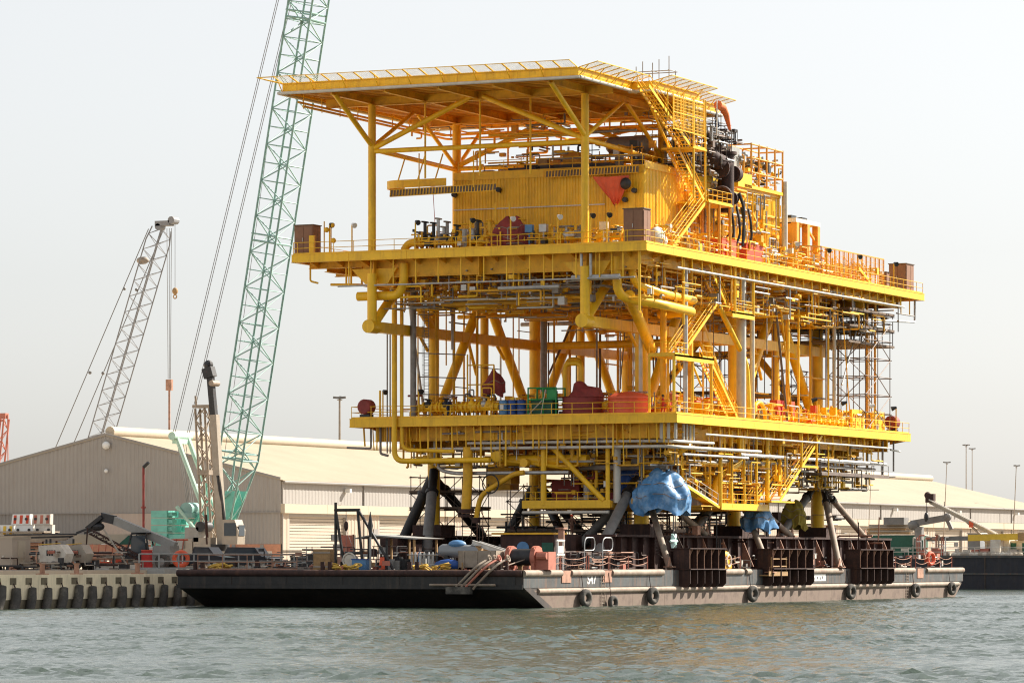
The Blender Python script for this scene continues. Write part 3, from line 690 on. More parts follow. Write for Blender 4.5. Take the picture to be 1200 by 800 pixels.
tub('diagonal_brace', (XL, Y3, LZ), (-16.5, Y3, UZ - 2.4), .4); tub('diagonal_brace', (XR, Y3, LZ), (-16.5, Y3, UZ - 2.4), .4)
# below the lower deck: short knee braces at the legs
tub('knee_brace', (XR + .5, Y1, 11.6), (XR + 5.0, Y1 - .6, 14.6), .32); tub('knee_brace', (XR - .3, Y2, 10.5), (XR - 6, Y2, 14.5), .35)

# ---------------------------------------------------------------- helideck
HX0, HX1, HX2, HY0, HY1, HJ0, HJ1, HZ = -32.0, -3.0, -1.0, 12.0, 44.6, 24.0, 35.0, 46.75
hd = part(pf, 'helideck', MB().prism([(HX0, HY0, HZ - .15), (HX1, HY0, HZ - .15), (HX1, HJ0, HZ - .15), (HX2, HJ0, HZ - .15), (HX2, HJ1, HZ - .15), (HX1, HJ1, HZ - .15), (HX1, HY1, HZ - .15), (HX0, HY1, HZ - .15)], (0, 0, .14)), 'joist_paint', smooth=False)
y = HY0 + .7
while y < HY1:
    x1 = HX2 - .2 if HJ0 < y < HJ1 else HX1 - .1
    part(hd, 'joist', MB().ibeam((HX0 + .1, y, HZ - .40), (x1, y, HZ - .40), .22, .48), 'joist_paint', smooth=False); y += 1.05
for x in (XL, -21.8, -16.5, -11.2, XR): part(hd, 'girder', MB().ibeam((x, HY0 + .1, HZ - .95), (x, HY1 - .1, HZ - .95), .34, .62), 'yellow_deep', smooth=False)
for y in (20.1, 38.): part(hd, 'girder', MB().ibeam((HX0 + .2, y, HZ - 1.02), (HX1 - .2, y, HZ - 1.02), .4, .8), 'yellow_deep', smooth=False)
peri = [(HX0, HY0), (HX1, HY0), (HX1, HJ0), (HX2, HJ0), (HX2, HJ1), (HX1, HJ1), (HX1, HY1), (HX0, HY1)]
nm = None
for i in range(8):
    p, q = V((*peri[i], 0)), V((*peri[(i + 1) % 8], 0)); d = (q - p); L = d.length; d.normalize(); no = V((d.y, -d.x, 0))
    n = max(1, round(L / 5.5))
    for k in range(n):
        a_, c_ = p + d * (L * k / n + .01), p + d * (L * (k + 1) / n - .01)
        part(hd, 'edge_beam', MB().beam(a_ + V((0, 0, HZ - .42)), c_ + V((0, 0, HZ - .42)), .06, .80).beam(a_ + no * .08 + V((0, 0, HZ - .04)), c_ + no * .08 + V((0, 0, HZ - .04)), .2, .06).beam(a_ + no * .08 + V((0, 0, HZ - .80)), c_ + no * .08 + V((0, 0, HZ - .80)), .2, .05), 'yellow', smooth=False)
    z = HZ - .9
    part(hd, 'drain_pipe', MB().tube(p + no * .28 - d * .2 + V((0, 0, z)), q + no * .28 + d * .28 + V((0, 0, z)), .15, 10), 'pale_pipe')
    if L < 3: continue
    # safety net: frames leaning out and up, wire net between the bars
    n = max(2, round(L / 1.62)); pw = L / n; key = ('net', round(pw, 2))
    if key not in UC:
        fb = MB(); W, H = 1.75, .42
        for s in (0, 1): fb.beam((s * (pw - .08) + .04, 0, 0), (s * (pw - .08) + .04, -W, H), .06, .07)
        for t in (0, 1): fb.beam((.02, -W * t, H * t), (pw - .02, -W * t, H * t), .06, .06)
        UC[key] = fb.mesh('net_frame', 'yellow', smooth=False)
        wb = MB(); g = 7
        for j in range(1, g): wb.beam((pw * j / g, 0, .0), (pw * j / g, -W, H), .022, .022)
        for j in range(1, 9): wb.beam((0, -W * j / 9, H * j / 9), (pw, -W * j / 9, H * j / 9), .022, .022)
        UC[key + ('w',)] = wb.mesh('net_mesh', 'insulation_white', smooth=False)
    rot = Quaternion((0, 0, 1), math.atan2(d.y, d.x))
    for k in range(n):
        loc = p + d * (k * pw) + no * .1 + V((0, 0, HZ + .0))
        f = inst(hd, 'net_frame', UC[key], loc, rot); inst(hd, 'net_mesh', UC[key + ('w',)], loc, rot)
        if k % 2 == 0: bar(hd, 'net_bracket', loc + no * .9 + V((0, 0, .2)), loc - V((0, 0, .75)), .05, 'yellow', 6)
bar(hd, 'net_corner', (HX0 - 1.7, HY0 - 1.7, HZ + .42), (HX0, HY0, HZ), .05, 'yellow', 6); bar(hd, 'net_corner', (HX0 - 1.7, HY0 - 1.7, HZ + .42), (HX0 - 1.7, HY0, HZ + .42), .05, 'yellow', 6); bar(hd, 'net_corner', (HX0 - 1.7, HY0 - 1.7, HZ + .42), (HX0, HY0 - 1.7, HZ + .42), .05, 'yellow', 6)
# columns and bracing that carry it
HC = HZ - 1.3
for x in (XL, XR):
    for y in (20.1, 38.):
        tub('column', (x, y, UZ), (x, y, HC), .36 if y < 30 else .42)
    tub('strut', (x, 20.1, 41.4), (x, 38., 41.1), .22)
    tub('diagonal_brace', (x, 20.1, 41.7), (x, 12.6, HC + .25), .24)
    tub('diagonal_brace', (x, 20.1, 41.6), (x, 28.6, HC + .1), .19); tub('diagonal_brace', (x, 38., 41.3), (x, 29.6, HC + .1), .19)
    tub('diagonal_brace', (x, 38., 41.3), (x, 43.8, HC + .1), .19)
for y in (20.1, 38.):
    tub('strut', (XL, y, 41.2), (XR, y, 41.2), .22)
    for x, s in ((XL, 1), (XR, -1)): tub('diagonal_brace', (x, y, 41.4), (-16.5 - s * .6, y, HC + .25), .24)
    for x in (-22, -16.5, -11.5): tub('hanger', (x, y + .6, 38.6 if y < 30 else 39.5), (x, y + .6, HC), .09)
# pipes below the deck edge at left and back
for dx, z in ((.0, 45.2), (.5, 44.8)):
    part(pf, 'pipe', MB().pipe([(-31.2 + dx, 13.5, z), (-31.2 + dx, 43.5, z - .1), (-8, 43.5, z - .1)], .11, 8, .6), 'yellow_deep')
for y in np.arange(14.5, 43, 3.6): tub('hanger', (-31.2, y, 44.7), (-31.2, y, 46.0), .05, n=6)
part(pf, 'pipe', MB().pipe([(-25, 42, 44.6), (-25, 42, 43.5), (-23.4, 42, 43.5)], .12, 8, .2), 'yellow_deep')
part(pf, 'pipe', MB().pipe([(-21, 41, 45), (-21, 41, 42.7), (-19, 41, 42.7), (-19, 41, 44.6), (-7, 41, 44.6)], .11, 8, .2), 'yellow_deep')
part(pf, 'pipe', MB().pipe([(-28, 40, 43.6), (-14, 40, 43.6), (-10, 40, 44.2)], .08, 6, .2), 'yellow_deep')
# curved monorail with red hoist and the slotted tray in front
mr = [(-21.5 + 0, 24, 38.55)] + [(-26.2 + 1.9 * math.sin(t) * -1, 25.6 - 1.6 * math.cos(t), 38.55) for t in np.linspace(0, 2.6, 9)]
b = MB()
for i in range(len(mr) - 1): b.beam(mr[i], mr[i + 1], .14, .72)
mo = part(pf, 'monorail', b, 'yellow', smooth=False)
for p in ((-26.4, 24, 38.8), (-24.4, 24, 38.8), (-22.6, 24, 38.8)): bar(mo, 'hanger', p, (p[0] + .5, p[1] + .6, 41.2), .07, 'yellow')
part(pf, 'hoist', MB().box((-22.8, 24, 37.8), (.4, .35, .7)).tube((-22.8, 24, 37.5), (-22.6, 24, 34.5), .03, 5), 'red')
def tray(p, q, h=.62, m1='yellow_deep', m2='scaffold_board', sp=.3):
    p, q = V(p), V(q); t = part(pf, 'slotted_tray', MB().beam(p, q, .06, h), m2, smooth=False); n = int((q - p).length / sp)
    d = (q - p).normalized(); no = V((d.y, -d.x, 0)) * .05
    for s in (-1, 1): wide(t, 'tray_rail', p + no + V((0, 0, s * h / 2)), q + no + V((0, 0, s * h / 2)), .06, .07, m1)
    b = MB()
    for i in range(n):
        a_ = p.lerp(q, i / n); b.beam(a_ + no + V((0, 0, -h / 2)), a_ + no + d * .06 + V((0, 0, h / 2)), .03, .09, (d.x, d.y, 0))
    part(t, 'slat', b, m1, stuff=True, smooth=False)
tray((-26.4, 22.4, 37.55), (-15.8, 22.6, 37.75)); tray((-12.6, 26.4, 39.1), (-3.4, 26.4, 39.2))
for x in (-23.5, -18): tub('hanger', (x, 22.5, 37.8), (x, 22.5, 41.1), .06, n=6)

# ---------------------------------------------------------------- module house on the upper deck
hx0, hx1, hy0, hy1, hz = -22.1, -3.1, 26.9, 61.0, 39.55
ho = part(pf, 'module_house', MB().box2((hx0 + .2, hy0 + .25, UZ), (hx1 - .2, hy1 - .2, hz - .1)), 'yellow_deep', smooth=False)
n = 5
for i in range(n): corrugated(ho, 'wall_panel', (hx0 + (hx1 - hx0) * i / n, hy0 + .1), (hx0 + (hx1 - hx0) * (i + 1) / n - .03, hy0 + .1), UZ + .02, hz - .55, 'yellow', .29, .06)
n = 9
for i in range(n): corrugated(ho, 'wall_panel', (hx1, hy0 + .1 + (hy1 - hy0) * i / n), (hx1, hy0 + .07 + (hy1 - hy0) * (i + 1) / n), UZ + .02, hz - .05, 'yellow', .34, .06)
wide(ho, 'fascia', (hx0, hy0, hz - .3), (-13., hy0, hz - .3), .1, .7, 'yellow'); wide(ho, 'fascia', (-13., hy0 + .03, hz - .3), (hx1, hy0 + .03, hz - .3), .1, .7, 'yellow_deep')
wide(ho, 'wall_rail', (hx0, hy0 - .06, 36.2), (hx1 - 3.8, hy0 - .06, 36.2), .08, .1, 'insulation_white')
wide(ho, 'fascia', (hx1 + .1, hy0, hz + .1), (hx1 + .1, hy1, hz + .1), .12, .62, 'yellow')
bar(ho, 'corner_pipe', (hx1 + .5, hy1 + .2, UZ), (hx1 + .5, hy1 + .2, 41.), .30, 'pale_pipe', 10)
for y in (40, 44, 47.5, 51.5, 55.5, 59.2):
    for dx in (0.35,): bar(ho, 'conduit', (hx1 + dx, y, UZ), (hx1 + dx, y, hz - .4), .06, rnd.choice(['galvanised', 'yellow', 'dull_pipe']), 6)
for z in (34.5, 36.5): wide(ho, 'wall_rail', (hx1 + .28, 44, z), (hx1 + .28, hy1, z), .08, .12, 'yellow')
part(ho, 'wall_brace', MB().beam((hx1 + .32, 53, 37.5), (hx1 + .32, 58, 33.2), .08, .16), 'yellow', smooth=False)
for x, z in ((-21.9, 37.6), (-17.4, 37.9), (-3.9, 37.3), (-4.8, 36.5)):
    part(ho, 'floodlight', MB().tube((x, hy0 - .5, z), (x, hy0 - .1, z), .24, 8).beam((x, hy0 - .1, z), (x, hy0 + .1, z - .3), .08, .08), 'dark_metal')
part(pf, 'door_panel', MB().box2((-5.6, hy0 - .02, UZ), (-3.9, hy0 + .06, 37.2)), 'yellow', smooth=False)
# roof equipment
railing(pf, [(hx0 + .3, hy0 + .4, hz), (hx1 - .3, hy0 + .4, hz), (hx1 - .3, hy1, hz)], sp=2.4)
part(pf, 'vessel', MB().pipe([(-10.6, 36, 42.5), (-10.3, 36, 42.5), (-6.6, 36, 42.5), (-6.3, 36, 42.5)], [.5, .8, .8, .5], 14).beam((-9.4, 36, hz), (-9.4, 36, 41.9), .8, .3).beam((-7.4, 36, hz), (-7.4, 36, 41.9), .8, .3), 'vessel_grey')
part(pf, 'vessel', MB().pipe([(-3.6, 38, 41.0), (-3.6, 38.2, 41.0), (-3.6, 43.8, 41.0), (-3.6, 44, 41.0)], [.7, 1.0, 1.0, .7], 14), 'vessel_grey')
for i in range(26):
    x, y = rnd.uniform(hx0 + 1, hx1 - 1), rnd.uniform(29, 46); z = hz; s = rnd.uniform(.5, 1.6)
    blk(pf, 'roof_unit', (x, y, z + s * .35), (s * 1.4, s, s * .7), rnd.choice(['yellow_deep', 'dull_pipe', 'dark_metal', 'yellow', 'galvanised']))
part(pf, 'duct', MB().box2((-14, 28.2, hz), (-7, 29.5, hz + .55)).box2((-17, 27.8, hz), (-14.2, 29, hz + .4)), 'dark_metal', smooth=False)
blk2(pf, 'roof_cabinet', (-12.2, 29.4, hz), (-10.6, 30.6, 41.3), 'orange_paint'); blk2(pf, 'roof_crate', (-14.2, 28.3, hz + .56), (-13.3, 29, hz + 1.2), 'wood')
for i in range(14):
    y = rnd.uniform(28, 42); z = rnd.uniform(39.9, 43.5); x0 = rnd.uniform(-20, -8)
    bar(pf, 'pipe', (x0, y, z), (x0 + rnd.uniform(4, 12), y, z), rnd.choice([.06, .08, .12]), rnd.choice(['yellow_deep', 'dull_pipe', 'yellow']), 6)
# blackened exhaust with flanges and hoses on the right side
fx, fy = -1.8, 43.6
ex = part(pf, 'exhaust_stack', MB().tube((fx, fy, 36.6), (fx, fy, 42.0), .78, 16).tube((fx, fy, 42.0), (fx, fy, 42.25), 1.05, 16), 'dark_rust')
part(ex, 'elbow', MB().pipe([(fx, fy - .1, 41.1), (fx, fy - 2.2, 41.2), (fx, fy - 3.4, 41.5), (fx - 3.4, fy - 3.6, 41.8)], .78, 14, 1.0), 'dark_rust')
part(ex, 'open_flange', MB().pipe([(fx, fy - .2, 37.9), (fx + .6, fy - 2.4, 37.9)], .75, 16, caps=False).pipe([(fx + .54, fy - 2.15, 37.9), (fx + .6, fy - 2.4, 37.9)], 1.0, 16).torus((fx + .6, fy - 2.45, 37.9), (.25, -.95, 0), .82, .16, 18, 6), 'dark_rust')
part(ex, 'flange_disc', MB().tube((fx, fy - 1.4, 40.6), (fx + .1, fy - 1.8, 40.6), .95, 14).tube((fx + .3, fy + 1.1, 40.3), (fx + .3, fy + 1.9, 40.3), .75, 14).tube((fx + .2, fy + 1., 38), (fx + .2, fy + 1.5, 38), .6, 12), 'dark_rust')
for k, (yy_, z1) in enumerate([(43, 32.8), (44.6, 33.5), (45.8, 32.9), (47.6, 33.2), (42.2, 34)]):
    part(ex, 'hose', MB().pipe([(fx + .7, yy_, 37.2), (fx + 1.0, yy_ - .1, 36), (fx + .9, yy_ + .4, 34.5), (fx + .6, yy_ - .1, z1)], .13, 8, .5), 'dark_metal')
part(ex, 'hose', MB().pipe([(fx + .8, 45, 38.5), (fx + 1.1, 45.6, 37), (fx + 1.0, 45.4, 33.5)], .15, 8, .8), 'dark_metal')
# yellow pipe cage at the far end of the house roof
cg = part(pf, 'pipe_cage', MB().box2((-5.2, 50.5, 39.6), (-2.6, 61, 39.9)), 'yellow', smooth=False)
for y in (50.5, 52.5, 54.5, 56.6, 58.8, 60.9):
    for x in (-5.2, -2.7): bar(cg, 'cage_post', (x, y, 39.8), (x, y, 44.0 if y > 52 else 42.6), .10, 'orange_paint')
for z in (41.2, 42.6, 43.9):
    for x in (-5.2, -2.7): bar(cg, 'cage_rail', (x, 52.4, z), (x, 61, z), .08, 'orange_paint')
    for y in (52.5, 56.6, 60.9): bar(cg, 'cage_rail', (-5.2, y, z), (-2.7, y, z), .08, 'orange_paint')
for i in range(16):
    y = rnd.uniform(52.5, 60); z = rnd.uniform(40, 42.6)
    part(cg, 'valve', MB().sphere((-3.6 + rnd.uniform(-.6, .6), y, z), rnd.uniform(.2, .4)).tube((-3.6, y, z), (-3.6, y, z + .6), .1, 6), rnd.choice(['dull_pipe', 'yellow', 'galvanised', 'dark_metal']))
blk2(pf, 'grey_cabinet', (-4.8, 49.2, 40.6), (-3.4, 51.2, 43.4), 'grey_paint'); blk2(pf, 'yellow_cabinet', (-4.6, 48.8, hz), (-2.6, 52.4, 40.9), 'yellow')

# ---------------------------------------------------------------- stair tower on the right side, helideck to upper deck
SX = -1.3
stair(pf, (SX - .0, 31.0, 41.55), (SX, 19.7 + 1.5, 46.0), (1, 0, 0), 1.1)
lp = part(pf, 'landing', MB().box2((SX - 1.8, 30.9, 41.35), (SX + 1.4, 34.2, 41.5)), 'yellow', smooth=False)
railing(pf, [(SX + 1.35, 31.0, 41.5), (SX + 1.35, 34.1, 41.5), (SX - 1.7, 34.1, 41.5)], sp=1.1)
sb = MB()
for y in np.arange(26.2, 33.6, .32): sb.beam((SX + 1.36, y, 42.7), (SX + 1.36, y, 45.6), .04, .04, (0, 1, 0))
for z in np.arange(42.7, 45.7, .29): sb.beam((SX + 1.36, 26.2, z), (SX + 1.36, 33.5, z), .035, .035)
part(pf, 'screen_mesh', sb, 'yellow', stuff=True, smooth=False)
for y in (26.2, 28.6, 31.0, 33.5): wide(pf, 'screen_post', (SX + 1.36, y, 42.6), (SX + 1.36, y, 46), .09, .09, 'yellow')
for z in (42.7, 44.2, 45.6): wide(pf, 'screen_rail', (SX + 1.36, 26.2, z), (SX + 1.36, 33.5, z), .08, .09, 'yellow')
stair(pf, (SX - 1.2, 37.6, 36.9), (SX - 1.2, 30.9, 41.4), (1, 0, 0), 1.1)
part(pf, 'landing', MB().box2((SX - 1.6, 34.2, 36.7), (SX + 1.6, 40.2, 36.86)), 'yellow', smooth=False)
railing(pf, [(SX + 1.5, 34.2, 36.86), (SX + 1.5, 40.1, 36.86), (SX - 1.5, 40.1, 36.86)], sp=1.2)
stair(pf, (SX + .2, 26.2, UZ + .05), (SX + .2, 34.3, 36.8), (1, 0, 0), 1.1)
for y in (34.6, 37.2, 39.9):
    for x in (SX - 1.4, SX + 1.4): bar(pf, 'stair_post', (x, y, UZ), (x, y, 36.7), .15, 'orange_paint', 8)
for y in (31.2, 34.0): bar(pf, 'stair_post', (SX + 1.3, y, 36.8), (SX + 1.3, y, 46), .11, 'yellow', 8)
for y in (25, 28.2, 31.2, 34): bar(pf, 'hanger', (SX + 1.3, y, 41.5 if y > 29 else 43.4), (SX + 1.3, y, 46), .07, 'yellow', 6)
tub('diagonal_brace', (SX - 1.6, 27.0, HC + .3), (SX - 1.2, 37.4, 37), .12)

# ---------------------------------------------------------------- railings and fittings on the decks
rz_ = UZ + .0
railing(pf, [(UL + .1, U1 - .2, rz_), (UL + .1, U0 + .15, rz_), (UR - .1, U0 + .15, rz_), (UR - .1, U1 - .2, rz_)], sp=2.05)
railing(pf, [(LL + .1, L1 - .2, LZ), (LL + .1, L0 + .15, LZ), (LR - .1, L0 + .15, LZ), (LR - .1, L1 - .2, LZ)], sp=2.05)
def flood(p, h, m='yellow', tilt=1):
    f = part(pf, 'floodlight', MB().tube(p, V(p) + V((0, 0, h)), .07, 6), m)
    q = V(p) + V((0, 0, h)); part(f, 'lamp_head', MB().tube(q + V((.05, 0, .05)), q + V((.42 * tilt, -.25, -.12)), .12, 8, .26), 'dark_metal' if rnd.random() < .5 else 'lamp_white')
for x, h in ((-31, 2.7), (-28.9 + .2, 2.6)): flood((x - .4, U0 + .6, UZ), h)
for x in (-22.5, -17, -13, -8.4, -5.9 + .7, -3.6): flood((x, U0 + .3, UZ), 2.6)
for y in (57, 66, 75, 86): flood((UR - .3, y, UZ), 2.6, 'yellow_deep')
for x in (-29.3, -25.6): flood((x, L0 + .3, LZ), 2.5)
for y in (63.5, 72, 80.3, 87): flood((UR - .4, y, LZ), 2.6, 'yellow_deep', -1)
part(pf, 'mast_lamps', MB().tube((-31.9, U0 + .5, UZ), (-31.9, U0 + .5, 35), .06, 6).tube((-31.2, U0 + .5, UZ), (-31.2, U0 + .5, 34.8), .06, 6).sphere((-31.6, U0 + .4, 34.2), .25).sphere((-30.9, U0 + .4, 33.2), .25).sphere((-31.0, U0 + .4, 34.6), .22), 'yellow_deep')
# valve skid on the front of the upper deck
def skid(x0, x1, y, z, seed, h=2.4, mm=('yellow', 'yellow_deep', 'dull_pipe', 'dark_metal', 'galvanised')):
    r = random.Random(seed); s = part(pf, 'valve_skid', MB().box2((x0, y - .7, z), (x1, y + .7, z + .18)), mm[1], smooth=False)
    zc_ = z + .95; part(s, 'main_pipe', MB().pipe([(x0 - .8, y - .2, z + .3), (x0 - .3, y - .2, zc_), (x0 + .8, y - .2, zc_), (x1 + .4, y - .2, zc_)], .36, 12, .5), mm[0])
    x = x0 + .4
    while x < x1:
        k = r.random()
        if k < .5: part(s, 'flange', MB().tube((x, y - .2, zc_), (x + .14, y - .2, zc_), .55, 14), mm[r.randrange(2)])
        else:
            hh = r.uniform(.7, h - .8); part(s, 'valve', MB().tube((x, y - .2, zc_), (x, y - .2, zc_ + hh), .16, 8).sphere((x, y - .2, zc_ + .2), .42).torus((x, y - .2, zc_ + hh), (.1, .1, 1), .34, .05, 12, 5), mm[r.randrange(5)])
        if r.random() < .6:
            hh = r.uniform(.6, h); x2 = x + r.uniform(.4, 1.4)
            part(s, 'small_pipe', MB().pipe([(x, y + .3, z + .2), (x, y + .3, z + hh), (x2, y + .3, z + hh), (x2, y + .3, z + .2)], .07, 6, .15), mm[r.randrange(5)])
        x += r.uniform(.3, .6)
    return s
skid(-24.2, -17.2, 22.6, UZ, 1, 3.0); skid(-16.8, -13.2, 22.8, UZ, 2, 2.6); skid(-9.6, -6.8, 22.6, UZ, 3, 2.0); skid(-5.2, -3.2, 22.6, UZ, 4, 2.0)
b = MB()                                                               # yellow pipe rack frame in front of the house
for x in (-17.8, -16.4, -15.0): b.tube((x, 23.8, UZ), (x, 23.8, 36.4 if x > -17 else 35), .10, 6)
for z in (33.6, 34.6): b.tube((-20, 23.8, z), (-14, 23.8, z), .07, 6)
part(pf, 'pipe_rack', b, 'yellow')
for k in range(9): part(pf, 'valve', MB().torus((-19.6 + k * .55, 23.6, 33.2 + (k % 3) * .7), (0, 1, 0), .26, .05, 10, 5).tube((-19.6 + k * .55, 23.6, 33.2 + (k % 3) * .7), (-19.6 + k * .55, 24.2, 33.2 + (k % 3) * .7), .08, 6), 'yellow')
part(pf, 'instrument', MB().tube((-15.6 - 2.6, 21, UZ), (-18.2, 21, 33.9), .22, 8), 'grey_paint')
for x, m in ((-12.2, 'blue_pale'), (-10.8, 'galvanised'), (-4.9, 'white_dirty')): part(pf, 'instrument', MB().tube((x, 22, UZ), (x, 22, 33.6), .08, 6).box((x, 22, 33.8), (.7, .5, .7)), m)
for c_, sz in (((-34.2, 21.0, UZ + 1.38), (1.9, 1.6, 2.7)), ((-1.1, 20.6, UZ + 1.5), (1.9, 1.6, 3.0)), ((-1.2, 91.8, UZ + 1.45), (1.9, 2.4, 2.9)), ((-.6, 84.8, UZ + .8), (.7, .9, 1.6))):
    cbn = part(pf, 'cabinet', MB().box(c_, sz), 'brown_cabinet', smooth=False); x, y, z = c_; sx_, sy_, sz_ = sz
    for k in (-1, 1): blk(cbn, 'cabinet_door', (x + k * sx_ * .24, y - sy_ / 2 - .015, z), (sx_ * .44, .05, sz_ * .9), 'brown_cabinet')
    for k in (-1, 1): blk(cbn, 'cabinet_door', (x + sx_ / 2 + .015, y + k * sy_ * .24, z), (.05, sy_ * .44, sz_ * .9), 'brown_cabinet')
    blk(cbn, 'cabinet_roof', (x, y, z + sz_ / 2 + .04), (sx_ + .16, sy_ + .16, .08), 'scaffold_board'); bar(cbn, 'door_handle', (x - .06, y - sy_ / 2 - .07, z - .15), (x - .06, y - sy_ / 2 - .07, z + .2), .03, 'galvanised', 6)
    bar(cbn, 'conduit', (x - sx_ * .3, y - sy_ / 2 - .05, z - sz_ / 2), (x - sx_ * .3, y - sy_ / 2 - .05, z - sz_ * .1), .04, 'yellow', 6)
part(pf, 'ladder_bracket', MB().box((-33.2, 20.0, UZ + .9), (.5, .3, 1.7)), 'yellow', smooth=False)
# windwall fence, portal frame and stair rails at the far right of the upper deck
fz = UZ
for (p, q) in (((-3.8, 58.5), (-3.8, 60.5)), ((-3.8, 60.5), (-.4, 65.5)), ((-.4, 65.5), (-.4, 84))):
    p, q = V((*p, 0)), V((*q, 0)); L = (q - p).length; n = max(1, round(L / 1.3)); wf = MB()
    for z in (.1, 2.9): wf.beam(p + V((0, 0, fz + z)), q + V((0, 0, fz + z)), .10, .12)
    f = part(pf, 'wind_fence', wf, 'orange_paint', smooth=False)
    for i in range(n + 1):
        t = p.lerp(q, i / n); bar(f, 'fence_post', t + V((0, 0, fz)), t + V((0, 0, fz + 2.9)), .07, 'orange_paint', 6)
    d = (q - p).normalized(); wb = MB()
    k = .12
    while k < L: wb.beam(p + d * k + V((0, 0, fz + .12)), p + d * k + V((0, 0, fz + 2.85)), .035, .035, (d.x, d.y, 0)); k += .4
    for z in np.arange(.45, 2.8, .47): wb.beam(p + V((0, 0, fz + z)), q + V((0, 0, fz + z)), .03, .035)
    part(f, 'fence_mesh', wb, 'orange_paint', stuff=True, smooth=False)
po = part(pf, 'portal_frame', MB().box2((-6.0, 62.8, 37.2), (-2.0, 69.6, 37.6)), 'insulation_white', smooth=False)
for y in (63.3, 66.3, 69.2):
    for x in (-5.6, -2.3): blk2(po, 'portal_post', (x - .3, y - .32, UZ), (x + .3, y + .32, 37.2), 'orange_paint')
part(po, 'portal_brace', MB().beam((-2.3, 66.4, 36.9), (-2.3, 69.2, 35.6), .2, .2), 'orange_paint', smooth=False)
part(po, 'portal_panel', MB().box2((-5.9, 63, UZ), (-2.6, 65.5, 37.1)), 'orange_paint', smooth=False)
for y in (63.5, 66.5): part(po, 'roof_lamp', MB().box((-3, y, 37.75), (1, 1.4, .3)), 'dark_metal', smooth=False)
for k in range(4):
    stair(pf, (-2.6 + .5 * k, 70 + 3.4 * k, UZ + .05), (-2.6 + .5 * k, 66.6 + 3.2 * k, UZ + 1.5), (1, 0, 0), .8)
for k in range(5): part(pf, 'instrument', MB().sphere((-4.6, 61.6 + .5 * k, 33.4 + (k % 3) * .9), .32).tube((-4.6, 61.6 + .5 * k, UZ), (-4.6, 61.6 + .5 * k, 36.2), .07, 6), 'dull_pipe')
# ---------------------------------------------------------------- piping below the upper deck
pipe_mats = ['yellow_deep', 'yellow_deep', 'dull_pipe', 'galvanised', 'yellow_deep', 'dull_pipe', 'joist_paint', 'pale_pipe']
rp = random.Random(21)
def P_(pts, r, m='yellow', bend=.6, n=8, lab=None): return part(pf, 'pipe', MB().pipe(pts, r, n, bend), m, lab)
for i in range(46):                                              # pipes across, sheltered under the deck
    y = rp.uniform(24, 86); z = rp.choice([29.3, 28.7, 28.1, 27.6]) + rp.uniform(-.15, .15); x0 = rp.uniform(-26 if y < 40 else -31, -14); x1 = rp.uniform(-10, -2)
    bar(pf, 'pipe', (x0, y, z), (x1, y, z), rp.choice([.08, .1, .14, .2]), rp.choice(pipe_mats))
for i in range(40):                                              # pipes along
    x = rp.uniform(-30, -1.5); z = rp.choice([29.4, 28.9, 28.3, 27.8]) + rp.uniform(-.15, .15); y0 = rp.uniform(22, 45); y1 = rp.uniform(50, 88)
    bar(pf, 'pipe', (x, y0, z), (x, y1, z), rp.choice([.08, .1, .14, .18]), rp.choice(pipe_mats))
for i in range(12):                                              # cable trays
    y = 24 + i * 1.6; z = 27.6 + (i % 4) * .5; x0 = -19 + (i % 3) * 2.5
    t = part(pf, 'cable_tray', MB().box2((x0, y - .3, z), (-2.2 - (i % 2), y + .3, z + .04)).box2((x0, y - .32, z), (-2.2 - (i % 2), y - .30, z + .16)).box2((x0, y + .3, z), (-2.2 - (i % 2), y + .32, z + .16)), rp.choice(['galvanised', 'dull_pipe']), smooth=False)
    for x in (x0 + 1, x0 + 5, x0 + 9): bar(pf, 'hanger', (x, y, z), (x, y, UZ - .4), .05, 'yellow_deep', 6)
for y in range(26, 90, 5):                                       # cross supports that carry the racks
    wide(pf, 'pipe_support', (-25, y, 28.0), (-2.2, y, 28.0), .16, .2, 'yellow_deep')
    for x in (-24, -18, -11, -4): bar(pf, 'hanger', (x, y, 28.1), (x, y, 30), .08, 'yellow_deep', 6)
# service lines hung from the deck edges
def edge_line(p, q, z, r, m, n, zt, hr=.07, hm='yellow', name='pipe', drop=0):
    p, q = V((*p, z)), V((*q, z)); bar(pf, name, p, q, r, m, 8)
    for i in range(n):
        t = p.lerp(q, (i + .5) / n); bar(pf, 'hanger', t - V((0, 0, drop)), (t.x, t.y, zt), hr, hm, 6)
edge_line((UR - .2, 27), (UR - .2, 89), 30.28, .10, 'pale_pipe', 26, UZ - .6)
edge_line((-30.5, U0 + .5), (-1.0, U0 + .5), 29.0, .08, 'galvanised', 13, UZ - .7, .07)
edge_line((-14.5, U0 + .9), (-8.5, U0 + .9), 28.4, .16, 'galvanised', 2, UZ - .7); edge_line((-7.2, U0 + .8), (-2.6, U0 + .8), 29.1, .26, 'galvanised', 3, UZ - .7)
for x in (-6.2, -5.3): P_([(x, U0 + .6, UZ - .8), (x, U0 + .6, 29.2)], .14, 'galvanised')
P_([(-33.6, U0 + 1, UZ - .9), (-33.6, U0 + 1, 29.6), (-32.8, U0 + 1, 29.4)], .09, 'yellow_deep', .2)
P_([(-32, U0 + 2, 29.3), (-29, U0 + 2, 29.2), (-25, 34, 28.4)], .12, 'yellow_deep', .4)
for x in (-30.4, -29.9, -28.8): bar(pf, 'hanger', (x, U0 + 2, 29.2), (x, U0 + 2, UZ - .8), .10, 'yellow_deep', 6)
P_([(-29, 21, 28.1), (-24.8, 21, 28.1), (-24.3, 21, 29.3), (-24.3, 21, 31)], .42, 'yellow', 1.0, 12)
P_([(-27.5, 29, 27.4), (-14.5, 29, 27.4), (-13.2, 29, 28.2), (-13.2, 29, 29)], .28, 'yellow', .6, 10)
